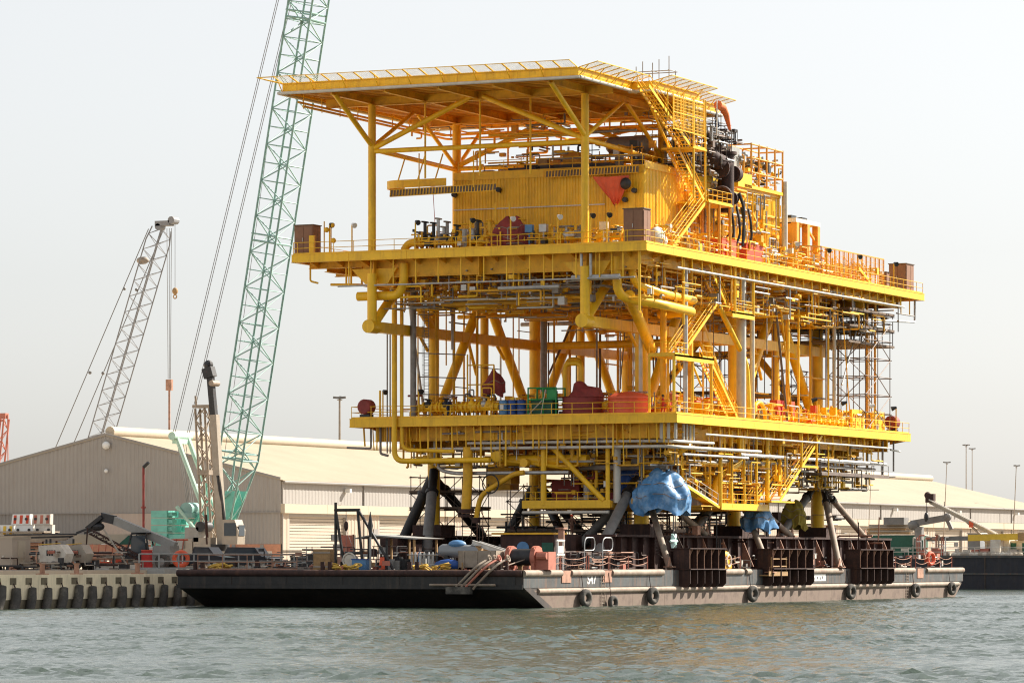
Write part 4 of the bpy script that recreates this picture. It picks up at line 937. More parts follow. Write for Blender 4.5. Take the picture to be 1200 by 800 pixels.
P_([(-17.3, 28, 27.1), (-17.3, 28, 29.6)], .2, 'yellow'); P_([(-16.6, 28, 27.1), (-16.6, 28, 29.6)], .2, 'yellow')
# the two big bent pipes by the near corner
P_([(-3.4, 21.5, 31.0), (-3.4, 21.5, 27.4), (.2 - .6, 25, 26.8), (-.6, 33, 26.6), (-4.5, 34, 26.6)], .42, 'yellow', 1.3, 12)
P_([(-2.4, 22.6, 31.0), (-2.4, 22.6, 28.6), (-.8, 25.6, 27.9), (-.8, 34, 27.7), (-4.5, 35, 27.7)], .36, 'yellow', 1.2, 12)
P_([(-2.6, 22.3, 27.6), (-4.4, 31.8, 23.2)], .5, 'yellow', 0, 12)
for x, y, h in ((-.6, 20.0, 26.0), (-.4, 29.7, 25.3)): bar(pf, 'hanger', (x, y, h), (x, y, UZ - .7), .14, 'yellow', 8)
# ring service platform and boards around the far right of the upper deck underside
edge_line((-.4, 88), (-.4, 93.5), 29.6, .08, 'dull_pipe', 2, UZ - .7)
P_([(-.4, 93.8, UZ - .7), (-.4, 93.8, 29.0), (-.4, 84, 28.6)], .12, 'galvanised', .3)
# ---------------------------------------------------------------- between the decks
for x, y, r, m in ((-27.86, 26.2, .26, 'yellow'), (-27.3, 26.6, .18, 'yellow'), (-26.4, 27.2, .30, 'dull_pipe'), (-25.3, 33.6, .14, 'yellow_deep'), (-20.7, 44, .33, 'dull_pipe'), (-19.9, 44.6, .1, 'yellow_deep')):
    zb = 13.1 if x < -27 else LZ
    if x < -27.5: P_([(x, y, 29.5), (x, y, 13.15), (-18.2, y + .2, 13.15)], r, m, 1.0, 10)
    elif x < -27: P_([(x, y, 29.5), (x, y, 14.2), (-22, y + .2, 14.0)], r, m, .9, 10)
    else: P_([(x, y, LZ), (x, y, 29.6)], r, m, 0, 10)
for x in (-28.9, -28.6): bar(pf, 'pipe', (x, 26.8, 13.9), (x, 26.8, 25.3), .07, 'dull_pipe', 6)
ladder(pf, (-25.7, 28.0, LZ), 12., (1, 0, 0), 'dull_pipe')
for z in (19.4, 21, 23.2): wide(pf, 'ladder_stay', (-26.3, 28.1, z), (-23.6, 32.6, z), .06, .1, 'dull_pipe')
for x, y, r, m in ((-.8, 31.2, .22, 'galvanised'), (-.9, 45.3, .46, 'pale_pipe'), (-1.6, 46.6, .2, 'yellow'), (-1.4, 49.4, .24, 'yellow'), (-1.0, 48.4, .22, 'pale_pipe'), (-2.6, 62, .2, 'yellow'), (-2.2, 64, .12, 'yellow'), (-4.8, 30.2, .18, 'pale_pipe'), (-2.5, 75, .2, 'pale_pipe'), (-1.5, 82, .14, 'orange_paint'), (-1.2, 83.6, .12, 'orange_paint'), (-3, 74, .1, 'galvanised')):
    P_([(x, y, LZ), (x, y, UZ - 1.6)], r, m, 0, 10)
P_([(-1.0, 39.2, 28), (-.9, 46.6, 22.6), (-.9, 47.2, 18.2), (-.9, 47.2, LZ)], .27, 'yellow', 1.2, 10)
P_([(-17, 41, LZ), (-17, 41, 23), (-15.5, 41, 23), (-15.5, 41, LZ)], .22, 'yellow', .7, 10)
P_([(-13.6, 33, LZ), (-13.6, 33, 22.2), (-11.9, 33, 22.2), (-11.9, 33, 19)], .24, 'yellow', .6, 10)
for i in range(22):
    y = rp.uniform(34, 84); z = rp.uniform(18, 21); x0 = rp.uniform(-26, -10)
    bar(pf, 'pipe', (x0, y, z), (x0 + rp.uniform(2, 8), y, z), rp.choice([.08, .12, .2]), rp.choice(pipe_mats))
for i in range(70):                                              # pumps, skids and valves between the legs
    x, y = rp.uniform(-28, -2), rp.uniform(31, 87)
    s = rp.uniform(.6, 1.5); k = rp.random()
    if k < .45: blk(pf, 'skid_box', (x, y, LZ + s * .5), (s * rp.uniform(.8, 1.6), s, s), rp.choice(['yellow_deep', 'yellow', 'dull_pipe', 'red_dull', 'grey_paint', 'yellow_deep']))
    else: part(pf, 'pump', MB().tube((x - s * .7, y, LZ + .6), (x + s * .7, y, LZ + .6), .38 * s, 10).tube((x, y, LZ + .6), (x, y, LZ + .8 + s), .16, 8).torus((x, y, LZ + .8 + s), (0, 0, 1), .3, .05, 10, 5).box((x, y, LZ + .12), (1.6 * s, .8, .2)), rp.choice(['yellow_deep', 'yellow', 'dull_pipe', 'yellow_deep']))
skid(-26.0, -22.8, 28.0, LZ, 11, 1.6); skid(-22.6, -18.4, 28.2, LZ, 12, 3.0); skid(-8.0, -6.2, 29.5, LZ, 13, 2.4)
b = MB()
for x in (-21.6, -20.2, -18.9): b.tube((x, 28.8, LZ), (x, 28.8, 23 if x < -21 else 22), .08, 6)
for z in (18.6, 20.2, 22): b.tube((-21.6, 28.8, z), (-18.9, 28.8, z), .06, 6)
part(pf, 'pipe_rack', b, 'yellow_deep')
for x0, y0, n, s_ in ((-3, 44.5, 7, 5), (-2.4, 56, 8, 6), (-1.8, 66, 8, 7)):       # yellow valve gear along the right edge of the lower deck
    for k in range(n):
        yv = y0 + k * 1.25
        part(pf, 'valve', MB().tube((x0, yv, LZ), (x0, yv, LZ + 1.3 + .5 * (k % 3)), .14, 8).torus((x0, yv, LZ + 1.2 + .4 * (k % 2)), (.6, .8, 0), .42, .06, 12, 5).tube((x0 - .8, yv, LZ + .7), (x0 + .8, yv, LZ + .7), .22, 8), 'yellow')
part(pf, 'curved_pipe', MB().pipe([(-1.2, 49, LZ), (-1.2, 49.4, LZ + 1.6), (-1.2, 51, LZ + 2.0), (-1.2, 52.2, LZ + 1.2), (-1.2, 52.4, LZ)], .2, 8, .9), 'yellow')
for y, w_ in ((83.2 - 5.4, 3.9), (84.0, 4.0)):
    bp_ = part(pf, 'junction_board', MB().box2((-1.2, y - 1.7, LZ + .25), (-1.0, y + w_ - 1.9, LZ + 2.1)), 'yellow', smooth=False)
    for i in range(3):
        for j in range(2): blk(bp_, 'board_box', (-.96, y - 1 + i * 1.2, LZ + .75 + j * .8), (.12, .5, .3), 'yellow_deep')
for y, m in ((58.6, 'red'), (59.8, 'coverall_red'), (62.5, 'red')): part(pf, 'fire_cabinet', MB().box((-2.6, y, LZ + 1.2), (.8, .9, 2.4)), m, smooth=False)
part(pf, 'fire_tank', MB().tube((-3.4, 43, LZ), (-3.4, 43, LZ + 1.6), .55, 12).sphere((-3.4, 43, LZ + 1.6), .55), 'red')
part(pf, 'fire_tank', MB().tube((-3.6, 34.4, LZ), (-3.6, 34.4, LZ + 2.0), .7, 12).sphere((-3.6, 34.4, LZ + 2.0), .7, (1, 1, .4)), 'salmon')
part(pf, 'valve_skid', MB().box((-2.9, 76.6, LZ + .3), (1.4, 3.4, .5)).tube((-2.9, 75, LZ + 1), (-2.9, 78.4, LZ + 1), .5, 10), 'orange_paint')
# life raft canisters at both ends of the lower deck
for x, y in ((-31.1, L0 + .7), (-.7, 87.8)):
    c = part(pf, 'raft_canister', MB().pipe([(x - .1, y - .62, LZ + 1.1), (x - .1, y - .5, LZ + 1.1), (x - .1, y + .5, LZ + 1.1), (x - .1, y + .62, LZ + 1.1)], [.6, .72, .72, .6], 14), 'red_dull')
    part(c, 'cradle', MB().box((x - .1, y, LZ + .2), (1.0, .9, .4)), 'dark_metal', smooth=False)
bar(pf, 'pipe', (-30.3 + .6, L0 + .5, LZ), (-29.7, L0 + .5, LZ + 2.6), .1, 'yellow', 6)
# stairs between lower and upper deck on the right side
stair(pf, (SX - .3, 41.4, 27.2), (SX - .3, 36.2, 31.4), (1, 0, 0), 1.0)
bx = part(pf, 'landing', MB().box2((SX - .6, 40.8, 26.95), (SX + 1.3, 46.4, 27.12)).box2((SX + 1.2, 40.8, 26.6), (SX + 1.3, 46.4, 27.15)), 'yellow', smooth=False)
railing(pf, [(SX + 1.25, 41.2, 27.12), (SX + 1.25, 46.3, 27.12), (SX - .5, 46.3, 27.12)], sp=1.3)
for y in (41.5, 46.2): bar(pf, 'hanger', (SX + 1.25, y, 27), (SX + 1.25, y, UZ - .7), .15, 'yellow', 8)
stair(pf, (SX - .9, 30.6, 22.6), (SX - .9, 40.2, 28.4), (1, 0, 0), 1.3)
part(pf, 'landing', MB().box2((SX - 1.4, 26.9, 22.32), (SX + 1.3, 36.2, 22.5)).box2((SX + 1.2, 26.9, 22.0), (SX + 1.3, 36.2, 22.5)), 'yellow', smooth=False)
railing(pf, [(SX - 1.3, 26.95, 22.5), (SX + 1.2, 26.95, 22.5), (SX + 1.2, 30.4, 22.5)], sp=1.0); railing(pf, [(SX + 1.2, 33.6, 22.5), (SX + 1.2, 36.1, 22.5)], sp=1.2)
for y in (27, 31.4, 36.0): bar(pf, 'stair_post', (SX + 1.1, y, LZ), (SX + 1.1, y, 22.3), .15, 'yellow', 8)
for y in (27, 31.4): bar(pf, 'stair_post', (SX - 1.3, y, LZ), (SX - 1.3, y, 22.3), .13, 'yellow', 8)
tub('knee_brace', (SX + 1.1, 31.4, 21.8), (SX + 1.0, 33.8, 19.9), .10)
stair(pf, (SX + .1, 42.6, LZ + .1), (SX + .1, 35.6, 22.4), (1, 0, 0), 1.0)
tub('column', (-3.4, 32.2, LZ), (-3.4, 32.2, 29.4), .3)
tub('column', (-2.8, 37, LZ), (-2.8, 37, UZ - 2), .36, 'yellow_deep')  # deeper yellow-orange puts the shade on this column into its colour
# ---------------------------------------------------------------- below the lower deck
rq = random.Random(5)
for i, x in enumerate(np.arange(-31.5, -.8, .82)):
    x += rq.uniform(-.2, .2); zb = rq.choice([14.2, 13.4, 14.6, 12.6])
    if x < -28 and zb < 14: zb = 14.2
    bar(pf, 'hanger', (x, L0 + .45 + rq.uniform(0, .5), zb), (x, L0 + .6, LZ - .75), rq.choice([.055, .07, .09]), rq.choice(['yellow', 'yellow', 'yellow_deep']), 6)
P_([(-25.0, L0 + .9, 14.25), (-1.2, L0 + .9, 14.25), (-.2, L0 + 1.9, 14.2), (-.2, 48.5, 14.25)], .15, 'pale_pipe', 1.2, 10)
P_([(-21.0, L0 + 1.2, 14.75), (-1.4, L0 + 1.2, 14.75), (-.4, L0 + 2.3, 14.72), (-.4, 37, 14.75)], .14, 'pale_pipe', 1.2, 10)
edge_line((LR - .25, 34), (LR - .25, 85), 15.5, .09, 'pale_pipe', 22, LZ - .75)
edge_line((LR - 1.2, 45), (LR - 1.2, 86), 13.9, .18, 'galvanised', 9, LZ - .75, .08, 'yellow_deep'); edge_line((LR - 1.7, 40), (LR - 1.7, 84), 13.3, .16, 'dull_pipe', 9, LZ - .75, .08, 'yellow_deep')
edge_line((LR - .8, 30), (LR - .8, 46), 13.6, .12, 'galvanised', 4, LZ - .75)
P_([(-30, 27.6, LZ - .8), (-30, 27.6, 13.9), (-29.2, 27.6, 13.7)], .12, 'dull_pipe', .2); P_([(-31, 27.6, LZ - .8), (-31, 27.6, 14.4), (-33.5, 27.6, 14.5)], .1, 'dull_pipe', .2)
P_([(-24.6, 28, 13.1), (-24, 28, 12.3), (-22.5, 28, 12.0), (-11, 28, 12.0)], .17, 'galvanised', .7, 10)
tub('pipe', (-18.6, 29, 13.15), (-9.5, 29, 13.15), .5); tub('pipe', (-19.6, 28.6, 13.35), (-11, 28.6, 12.4), .2)
fl = part(pf, 'valve_flange', MB().tube((-18.0, 27.5, 13.5), (-18.0, 28.4, 13.5), .62, 18).tube((-18.0, 27.42, 13.5), (-18.0, 27.5, 13.5), .5, 18), 'yellow')
for k in range(12): t = k * math.pi / 6; bar(fl, 'flange_bolt', (-18.0 + .56 * math.cos(t), 27.36, 13.5 + .56 * math.sin(t)), (-18.0 + .56 * math.cos(t), 27.5, 13.5 + .56 * math.sin(t)), .05, 'dark_metal', 6)
part(pf, 'valve_flange', MB().tube((-15.3, 27.5, 12.9), (-15.3, 28.2, 12.9), .4, 14), 'yellow_deep')
P_([(-20.9, 27.4, 14.4), (-20.9, 27.4, 11.6), (-21.1, 27.4, 8.6)], .45, 'yellow_deep', .6, 14)
part(pf, 'pipe_end_flange', MB().tube((-21.1, 27.4, 8.7), (-21.1, 27.4, 8.35), .75, 16).tube((-21.1, 27.4, 8.2), (-21.1, 27.4, 7.95), .75, 16), 'dark_rust')
P_([(-15.2, 27.4, 12.0), (-16.2, 27.4, 11.9), (-19.6, 27.4, 10.0), (-20.0, 27.4, 8.2), (-20.05, 27.4, 7.7)], .24, 'yellow_deep', 1.2, 12)
part(pf, 'pipe_end_flange', MB().tube((-20.05, 27.4, 7.9), (-20.05, 27.4, 7.4), .4, 12), 'dark_rust')
part(pf, 'hose_ring', MB().torus((-18.5, 27.2, 11.0), (0.1, 1, 0), .85, .07, 24, 6).tube((-18.9, 27.2, 11.8), (-18.7, 27.2, 13.2), .03, 5), 'dark_metal')
for i in range(56):
    y = rq.uniform(30, 84); z = rq.uniform(10.8, 14.3); x0 = rq.uniform(-17.5, -10) if y < 64 else rq.uniform(-28, -18)
    bar(pf, 'pipe', (x0, y, z), (x0 + rq.uniform(5, 11), y, z), rq.choice([.08, .12, .18, .25]), rq.choice(pipe_mats))
for i in range(40):
    x = rq.uniform(-17, -1.5); z = rq.uniform(10.8, 14.3); y0 = rq.uniform(29, 44)
    bar(pf, 'pipe', (x, y0, z), (x, y0 + rq.uniform(8, 34), z), rq.choice([.08, .1, .15, .2]), rq.choice(pipe_mats))
for i in range(60):
    x, y = rq.uniform(-17.5, -1.2), rq.uniform(28.5, 62); z = rq.uniform(9.4, 12.5)
    bar(pf, 'hanger', (x, y, z), (x, y, 15.4), rq.choice([.06, .08, .12]), rq.choice(['yellow_deep', 'yellow', 'dull_pipe']), 6)
# cellar platform hung under the near corner
cp = part(pf, 'cellar_deck', MB().box2((-15.6, 28.2, 8.95), (-7.0, 60, 9.05)).box2((-7.0, 36, 8.95), (-1.2, 53, 9.05)), 'joist_paint', smooth=False)
wide(cp, 'edge_beam', (-15.7, 28.1, 9.1), (-6.9, 28.1, 9.1), .16, .72, 'yellow'); wide(cp, 'edge_beam', (-1.1, 40.6, 9.0), (-1.1, 53, 9.0), .16, .62, 'yellow'); wide(cp, 'edge_beam', (-6.9, 28.2, 9.1), (-6.9, 36, 9.1), .14, .6, 'yellow_deep')
y = 30
while y < 60: wide(cp, 'joist', (-15.5, y, 8.8), (-7.1 if not 36 < y < 53 else -1.3, y, 8.8), .16, .3, 'joist_paint'); y += 2.2
bar(pf, 'pipe', (-15.6, 28.0, 8.35), (-7.0, 28.0, 8.35), .16, 'pale_pipe', 10)
for x, r in ((-13.6, .27), (-7.2, .20)): tub('hanger', (x, 28.2, 9.0), (x, 28.2, LZ - .75), r)
tub('diagonal_brace', (-12.6, 28.2, 14.2), (-7.6, 28.2, 9.4), .25)
railing(pf, [(-15.5, 28.3, 9.1), (-7.1, 28.3, 9.1)], sp=1.0); railing(pf, [(-1.2, 40.6, 9.1), (-1.2, 53, 9.1)], sp=1.1)
for y, r in ((40.7, .2), (43.4, .2), (46.8, .12), (50.0, .12), (52.8, .22)): tub('hanger', (-1.2, y, 8.9), (-1.2, y, LZ - .75), r)
tub('hanger', (-1.2, 56.2, 10.2), (-1.2, 56.2, LZ - .75), .18)
P_([(-1.3, 46, LZ - 1.6), (-1.3, 46.2, 13.2), (-2.2, 42, 11.6), (-2.4, 42, 9.2)], .34, 'yellow', 1.2, 10)
tub('pipe', (-6.3 - .2, 28.7, 9.2), (-6.5, 28.7, 14.4), .34, 'pale_pipe')
for x in (-1.9, -1.2, .0 - .5): bar(pf, 'pipe', (x + .3, L0 + 1.0, 14.9), (x + .3, L0 + 1.0, 16.4), .16, 'pale_pipe', 8)
for y in (30.2, 31, 31.8, 32.6): bar(pf, 'pipe', (-.6, y, 14.9), (-.6, y, 16.4), .14, 'pale_pipe', 8)
wk = part(pf, 'gangway', MB().beam((-1.6, 31.6, 10.9), (-1.6, 40.3, 8.9), 1.0, .22), 'yellow', smooth=False)
railing(pf, [(-1.2, 32.4, 10.85), (-1.2, 40.2, 9.05)], 'pale_pipe', sp=1.6)
stair(pf, (SX + .1, 53.4, 9.7), (SX + .1, 65.4, 16.5), (1, 0, 0), 1.1); stair(pf, (SX - 1.2, 50.2, 9.4), (SX - 1.2, 58, 13.4), (1, 0, 0), 1.)
part(pf, 'landing', MB().box2((SX - .4, 50.6, 9.5), (SX + 1.4, 56.8, 9.65)).box2((SX - .6, 58.8, 13.0), (SX + 1.4, 63.4, 13.2)), 'yellow', smooth=False)
for y in (59, 63.2): bar(pf, 'hanger', (SX + 1.3, y, 13.1), (SX + 1.3, y, LZ - .75), .12, 'yellow', 8)
for i in range(44):                                              # vessels, valves and cabinets on the cellar deck
    x = rq.uniform(-15, -7.6) if i % 2 else rq.uniform(-6.5, -2); y = rq.uniform(29.5, 58) if x < -7 else rq.uniform(37, 52); s = rq.uniform(.6, 1.5)
    if rq.random() < .5: blk(cp, 'cellar_unit', (x, y, 9.05 + s * .6), (s, s, s * 1.2), rq.choice(['yellow_deep', 'red_dull', 'dull_pipe', 'yellow_deep', 'grey_paint']))
    else: part(cp, 'cellar_pump', MB().tube((x, y, 9.05), (x, y, 9.6 + s), .3 * s, 10).torus((x, y, 9.8 + s), (0, .3, 1), .34, .06, 12, 5).tube((x - s, y, 9.7), (x + s, y, 9.7), .16, 8), rq.choice(['yellow_deep', 'yellow', 'dull_pipe', 'galvanised']))
blk2(cp, 'cellar_tank', (-15.4, 34, 9.1), (-12.6, 37, 11.4), 'red_dull')
for i in range(26):                                              # dark plant hidden deep under the platform
    x, y = rq.uniform(-24, -8), rq.uniform(34, 84); s = rq.uniform(1.2, 3)
    blk(cp, 'hung_unit', (x, y, rq.uniform(11.2, 13.6)), (s * 1.3, s, s * .8), rq.choice(['yellow_deep', 'dull_pipe', 'joist_paint', 'yellow_deep']))
part(pf, 'service_platform', MB().box2((-5, 66, 12.5), (-.6, 86, 12.62)).box2((-.6, 66, 12.4), (-.5, 86, 12.7)), 'scaffold_steel', smooth=False)
railing(pf, [(-.6, 66, 12.6), (-.6, 86, 12.6)], 'dull_pipe', sp=2.2)
P_([(-.8, 84.8, LZ - .7), (-.8, 84.8, 12.6), (-.8, 88.6, 12.7)], .12, 'dull_pipe', .2); bar(pf, 'hanger', (-.8, 88.2, 13.2), (-.8, 88.2, LZ - .7), .1, 'dull_pipe', 6); bar(pf, 'pipe', (-.7, 87, 15.4), (-.7, 90, 15.3), .09, 'pale_pipe', 6)

# small bore piping, cables and junction boxes, too fine to pick apart
ym = ['yellow_deep', 'yellow', 'dull_pipe', 'galvanised', 'joist_paint']; dm = ['dark_metal', 'dark_rust', 'dull_pipe', 'tan_rust']
for i, (x, y, z, n, mm, kw) in enumerate([
    ((-27, -1), (21, 32), (26.9, 30.2), 330, ym, dict(L=(1, 5), along=(0, 0, 1, 2))), ((-5, -.1), (22, 88), (27.3, 30.6), 380, ym + ['yellow'], dict(L=(1, 5), along=(1, 1, 2))),
    ((-28, -1.5), (27.8, 40), (LZ, 19.3), 200, ym + ['yellow', 'red_dull'], {}), ((-5, -.8), (31, 86), (LZ, 19.0), 330, ['yellow', 'yellow', 'yellow_deep', 'galvanised', 'red'], {}),
    ((-28, -1), (27.6, 34), (12.6, 15.8), 240, ym, dict(L=(1, 4), along=(0, 2))), ((-5, -.5), (30, 84), (11.2, 15.6), 380, ym + ['yellow', 'dull_pipe'], dict(L=(1, 4), along=(1, 2))),
    ((-15, -1.5), (29, 56), (9.1, 12.8), 300, ym + ['dull_pipe', 'red_dull'], {}), ((-24.5, -2), (20.4, 26), (UZ, 33.9), 160, ym + ['yellow', 'dark_metal'], {}),
    ((-2.9, -.4), (25, 84), (UZ, 34.0), 300, ['yellow', 'yellow', 'yellow_deep', 'galvanised', 'pale_pipe'], {}), ((-2.9, -2.5), (36, 60), (UZ, 39.2), 170, ['yellow', 'yellow_deep', 'galvanised', 'dull_pipe'], dict(L=(1, 4), along=(1, 2))),
    ((-21, -4), (28, 48), (39.6, 42.2), 200, ym + ['dark_metal', 'orange_paint'], {}), ((-3.6, -1.0), (34.5, 46), (39.6, 44.4), 210, ['dull_pipe', 'galvanised', 'dark_metal', 'dark_rust', 'scaffold_steel'], {}),
    ((-24, -3.5), (32, 95), (3.3, 8.6), 260, dm, dict(L=(1, 5))), ((-31, -4), (34, 44), (44.2, 45.5), 70, ['yellow_deep', 'joist_paint', 'dull_pipe'], dict(L=(1, 5), along=(0, 1, 2))),
    ((-17.5, -3), (34, 84), (10.8, 15), 260, ['yellow_deep', 'dull_pipe', 'joist_paint', 'dull_pipe'], dict(L=(1, 5), boxes=.35)), ((-25, -6), (36, 86), (26.8, 30.4), 300, ['yellow_deep', 'dull_pipe', 'joist_paint', 'galvanised'], dict(L=(1, 6))),
    ((-5.4, -2.8), (51, 61), (39.9, 43), 120, ['yellow', 'orange_paint', 'galvanised', 'dark_metal'], dict(L=(.3, 1.2))), ((-6, -.8), (60, 70), (UZ, 35), 110, ['yellow', 'dull_pipe', 'orange_paint'], {})]):
    clutter(pf, 'small_pipework', x, y, z, n, mm, 100 + i, **kw)
clutter(barge, 'deck_litter', (-33, -1.2), (-5, 22), (DZ + .05, DZ + .7), 130, ['tan_rust', 'dark_rust', 'dark_metal', 'wood', 'grey_paint', 'salmon'], 140, r=(.03, .08), L=(.3, 1.6), boxes=.5)
clutter(barge, 'deck_litter', (-2.3, -1.2), (36, 107), (DZ + .05, DZ + 1.3), 110, ['tan_rust', 'dark_rust', 'dark_metal', 'salmon', 'white_dirty', 'galvanised'], 141, r=(.03, .09), L=(.3, 1.4), boxes=.4)
clutter(yard, 'yard_litter', (-62, -43.5), (-10, 60), (3.14, 3.9), 170, ['tan_rust', 'dark_rust', 'dark_metal', 'white_dirty', 'tan_steel', 'dark_metal', 'boom_cream', 'grey_paint'], 142, r=(.03, .09), L=(.4, 3), boxes=.3)

clutter(barge, 'deck_litter', (-4.8, -1.6), (9, 25), (DZ + .05, 4.7), 90, ['scaffold_steel', 'dark_rust', 'dark_rust', 'dark_metal', 'tan_rust'], 143, r=(.03, .07), L=(.6, 3), boxes=.2, along=(2, 2, 1))
clutter(barge, 'deck_litter', (-30, -16), (1, 30), (DZ + .05, 5.2), 120, ['scaffold_steel', 'dark_rust', 'tan_rust', 'dark_metal', 'grey_paint'], 144, r=(.03, .07), L=(.6, 3), boxes=.25)
clutter(yard, 'yard_litter', (-58, -45.5), (-5, 11), (3.13, 4.7), 190, ['tan_rust', 'dark_rust', 'scaffold_board', 'white_dirty', 'tan_steel', 'dark_metal', 'boom_cream'], 145, r=(.03, .10), L=(.5, 3.2), boxes=.25)

rv = random.Random(77); B_ = {m: MB() for m in ('yellow_deep', 'yellow', 'dull_pipe', 'galvanised', 'scaffold_steel')}
for i in range(70):                                              # thin risers, stays and hand pipes between the decks
    x, y = (rv.uniform(-28, -25), rv.uniform(30, 84)) if i % 3 == 0 else (rv.uniform(-6.5, -1.2), rv.uniform(33, 86)) if i % 3 == 1 else (rv.uniform(-22, -9), rv.uniform(36, 84))
    m = rv.choice(list(B_)); z0 = LZ if rv.random() < .7 else rv.uniform(19, 24); z1 = UZ - rv.uniform(1.5, 4.5)
    if rv.random() < .72: B_[m].pipe([(x, y, z0), (x, y, z1)], rv.choice((.05, .07, .1, .14)), 6)
    else: B_[m].pipe([(x, y, z0), (x, y + rv.uniform(-7, 7), z1)], rv.choice((.06, .09, .13)), 6)
for i in range(26):
    x = rv.choice((-27.6, -26.6, -6.4, -5.3)); y = rv.uniform(33, 80); z = rv.choice((20.5, 22.5, 24.2, 26.6)); B_[rv.choice(list(B_))].pipe([(x, y, z), (x, y + rv.uniform(3, 8), z)], rv.choice((.05, .08)), 6)
for m, b in B_.items(): part(pf, 'riser_pipework', b, m, stuff=True)
# ---------------------------------------------------------------- people
def person(label, loc, rz, suit, helmet='helmet_white', lean=0., arm=(.25, .1), step=.12):
    t = thing('person', label, 'person', loc)
    me = bpy.data.meshes.new('person_rig'); o = bpy.data.objects.new('person_rig', me)
    P = []; E = []; Rr = []
    def add(p, r, par=None):
        p = V(p)
        if p.z > .95: p.y -= (p.z - .95) * lean
        P.append(p); Rr.append(r)
        if par is not None: E.append((par, len(P) - 1))
        return len(P) - 1
    pel = add((0, 0, .98), .165); wai = add((0, 0, 1.15), .145, pel); ch = add((0, .0, 1.36), .175, wai); nk = add((0, -.01, 1.50), .075, ch)
    hd_ = add((0, -.02, 1.60), .098, nk); top = add((0, -.01, 1.72), .085, hd_)
    hands = []
    for s in (-1, 1):
        hp = add((s * .10, 0, .90), .115, pel); kn = add((s * .12, -.04 + s * step, .50), .078, hp); an = add((s * .12, .03 + s * step, .10), .058, kn); add((s * .13, -.14 + s * step, .05), .05, an)
        sh = add((s * .21, 0, 1.41), .075, ch); el = add((s * .29, -arm[0] * .3, 1.13), .055, sh); wr = add((s * .27, -arm[0], .93 + arm[1]), .038, el); hn = add((s * .265, -arm[0] - .04, .86 + arm[1]), .036, wr); hands.append((hn, s))
    me.from_pydata(P, E, []); COL.objects.link(o)
    sk = o.modifiers.new('skin', 'SKIN'); ss = o.modifiers.new('sub', 'SUBSURF'); ss.levels = 1
    for i, d in enumerate(me.skin_vertices[0].data): d.radius = (Rr[i], Rr[i] * (.8 if i in (0, 1, 2) else 1)); d.use_root = (i == 0)
    dg = bpy.context.evaluated_depsgraph_get(); ev = bpy.data.meshes.new_from_object(o.evaluated_get(dg))
    bpy.data.objects.remove(o)
    bm = bmesh.new(); bm.from_mesh(ev)
    for hn, s in hands:                                          # four bent fingers and a thumb on each hand
        fb = MB(); h = P[hn]
        for k in range(4): fb.pipe([h + V((0, -.03 + .02 * k, .0)), h + V((-s * .008, -.035 + .022 * k, -.06)), h + V((-s * .03, -.035 + .022 * k, -.10 + .008 * abs(k - 1)))], [.012, .010, .008], 6)
        fb.pipe([h + V((0, -.03, .03)), h + V((-s * .03, -.06, -.02)), h + V((-s * .035, -.065, -.05))], [.012, .011, .009], 6)
        vs = [bm.verts.new(p) for p in fb.v]
        for f in fb.f:
            try: bm.faces.new([vs[i] for i in f])
            except ValueError: pass
    wz = .86 + arm[1] + .045
    bm.to_mesh(ev); bm.free()
    for m in (suit, 'skin', 'dark_metal'): ev.materials.append(MATS[m])
    for p in ev.polygons:
        c = p.center; p.use_smooth = True
        p.material_index = 1 if (c.z > 1.49 or (abs(c.x) > .2 and c.z < wz)) else 2 if c.z < .11 else 0
    b = bpy.data.objects.new('body', ev); COL.objects.link(b); b.parent = t
    hx, hy = 0, P[top].y
    hb = MB().sphere((hx, hy, 1.735), .125, (1, 1.12, .85), 12, 8).box((hx, hy - .14, 1.70), (.17, .10, .015))
    ho_ = bpy.data.objects.new('helmet', hb.mesh('helmet', helmet)); COL.objects.link(ho_); ho_.parent = t
    fb = MB().sphere((-.035, hy - .105, 1.63), .014, (1, 1, 1), 6, 4).sphere((.035, hy - .105, 1.63), .014, (1, 1, 1), 6, 4)
    eo = bpy.data.objects.new('eyes', fb.mesh('eyes', 'dark_metal')); COL.objects.link(eo); eo.parent = t
    nb = MB().sphere((0, hy - .122, 1.59), .02, (.8, 1, 1.3), 6, 4).sphere((-.1, hy - .01, 1.60), .028, (.5, .8, 1.2), 6, 4).sphere((.1, hy - .01, 1.60), .028, (.5, .8, 1.2), 6, 4).sphere((0, hy - .1, 1.545), .022, (1.4, .5, .4), 6, 4)
    no_ = bpy.data.objects.new('face', nb.mesh('face', 'skin')); COL.objects.link(no_); no_.parent = t
    t.rotation_euler = (0, 0, rz); return t
person('worker in red coverall and dark helmet standing under the stair landing on the lower deck', (-2.2, 29.2, LZ), 2.2, 'coverall_red', 'dark_metal', 0, (.2, .05), .1)
person('crouched forward worker in navy coverall and white helmet at the left pipe skid', (-22.9, 27.3, LZ), 1.2, 'coverall_navy', 'helmet_white', .5, (.4, .25), .16)
person('worker in dark blue clothes high on the scaffold beside the orange windsock', (-.8, 38.9, 44.0), -1.0, 'coverall_navy', 'dark_metal', .05, (.15, .02))
person('worker in brown coverall standing on the barge deck below the cellar platform', (-9.9, 26.2, 6.3), .8, 'coverall_brown', 'red', 0, (.25, .2))
person('worker in red coverall on the far stairs between the middle columns', (-9.6, 60, 19.6), .4, 'coverall_red', 'red', 0, (.2, .1))
person('worker in dark coverall beside the yellow valves on the right edge of lower deck', (-2.6, 57.6, LZ), 2.4, 'coverall_navy', 'dark_metal', .1, (.25, .1))
blk2(pf, 'step_platform', (-10.4, 59.4, LZ), (-8.8, 60.6, 19.6), 'yellow_deep')
blk2(barge, 'work_stand', (-10.8, 25.5, DZ + .03), (-9.2, 26.9, 6.3), 'dark_rust')

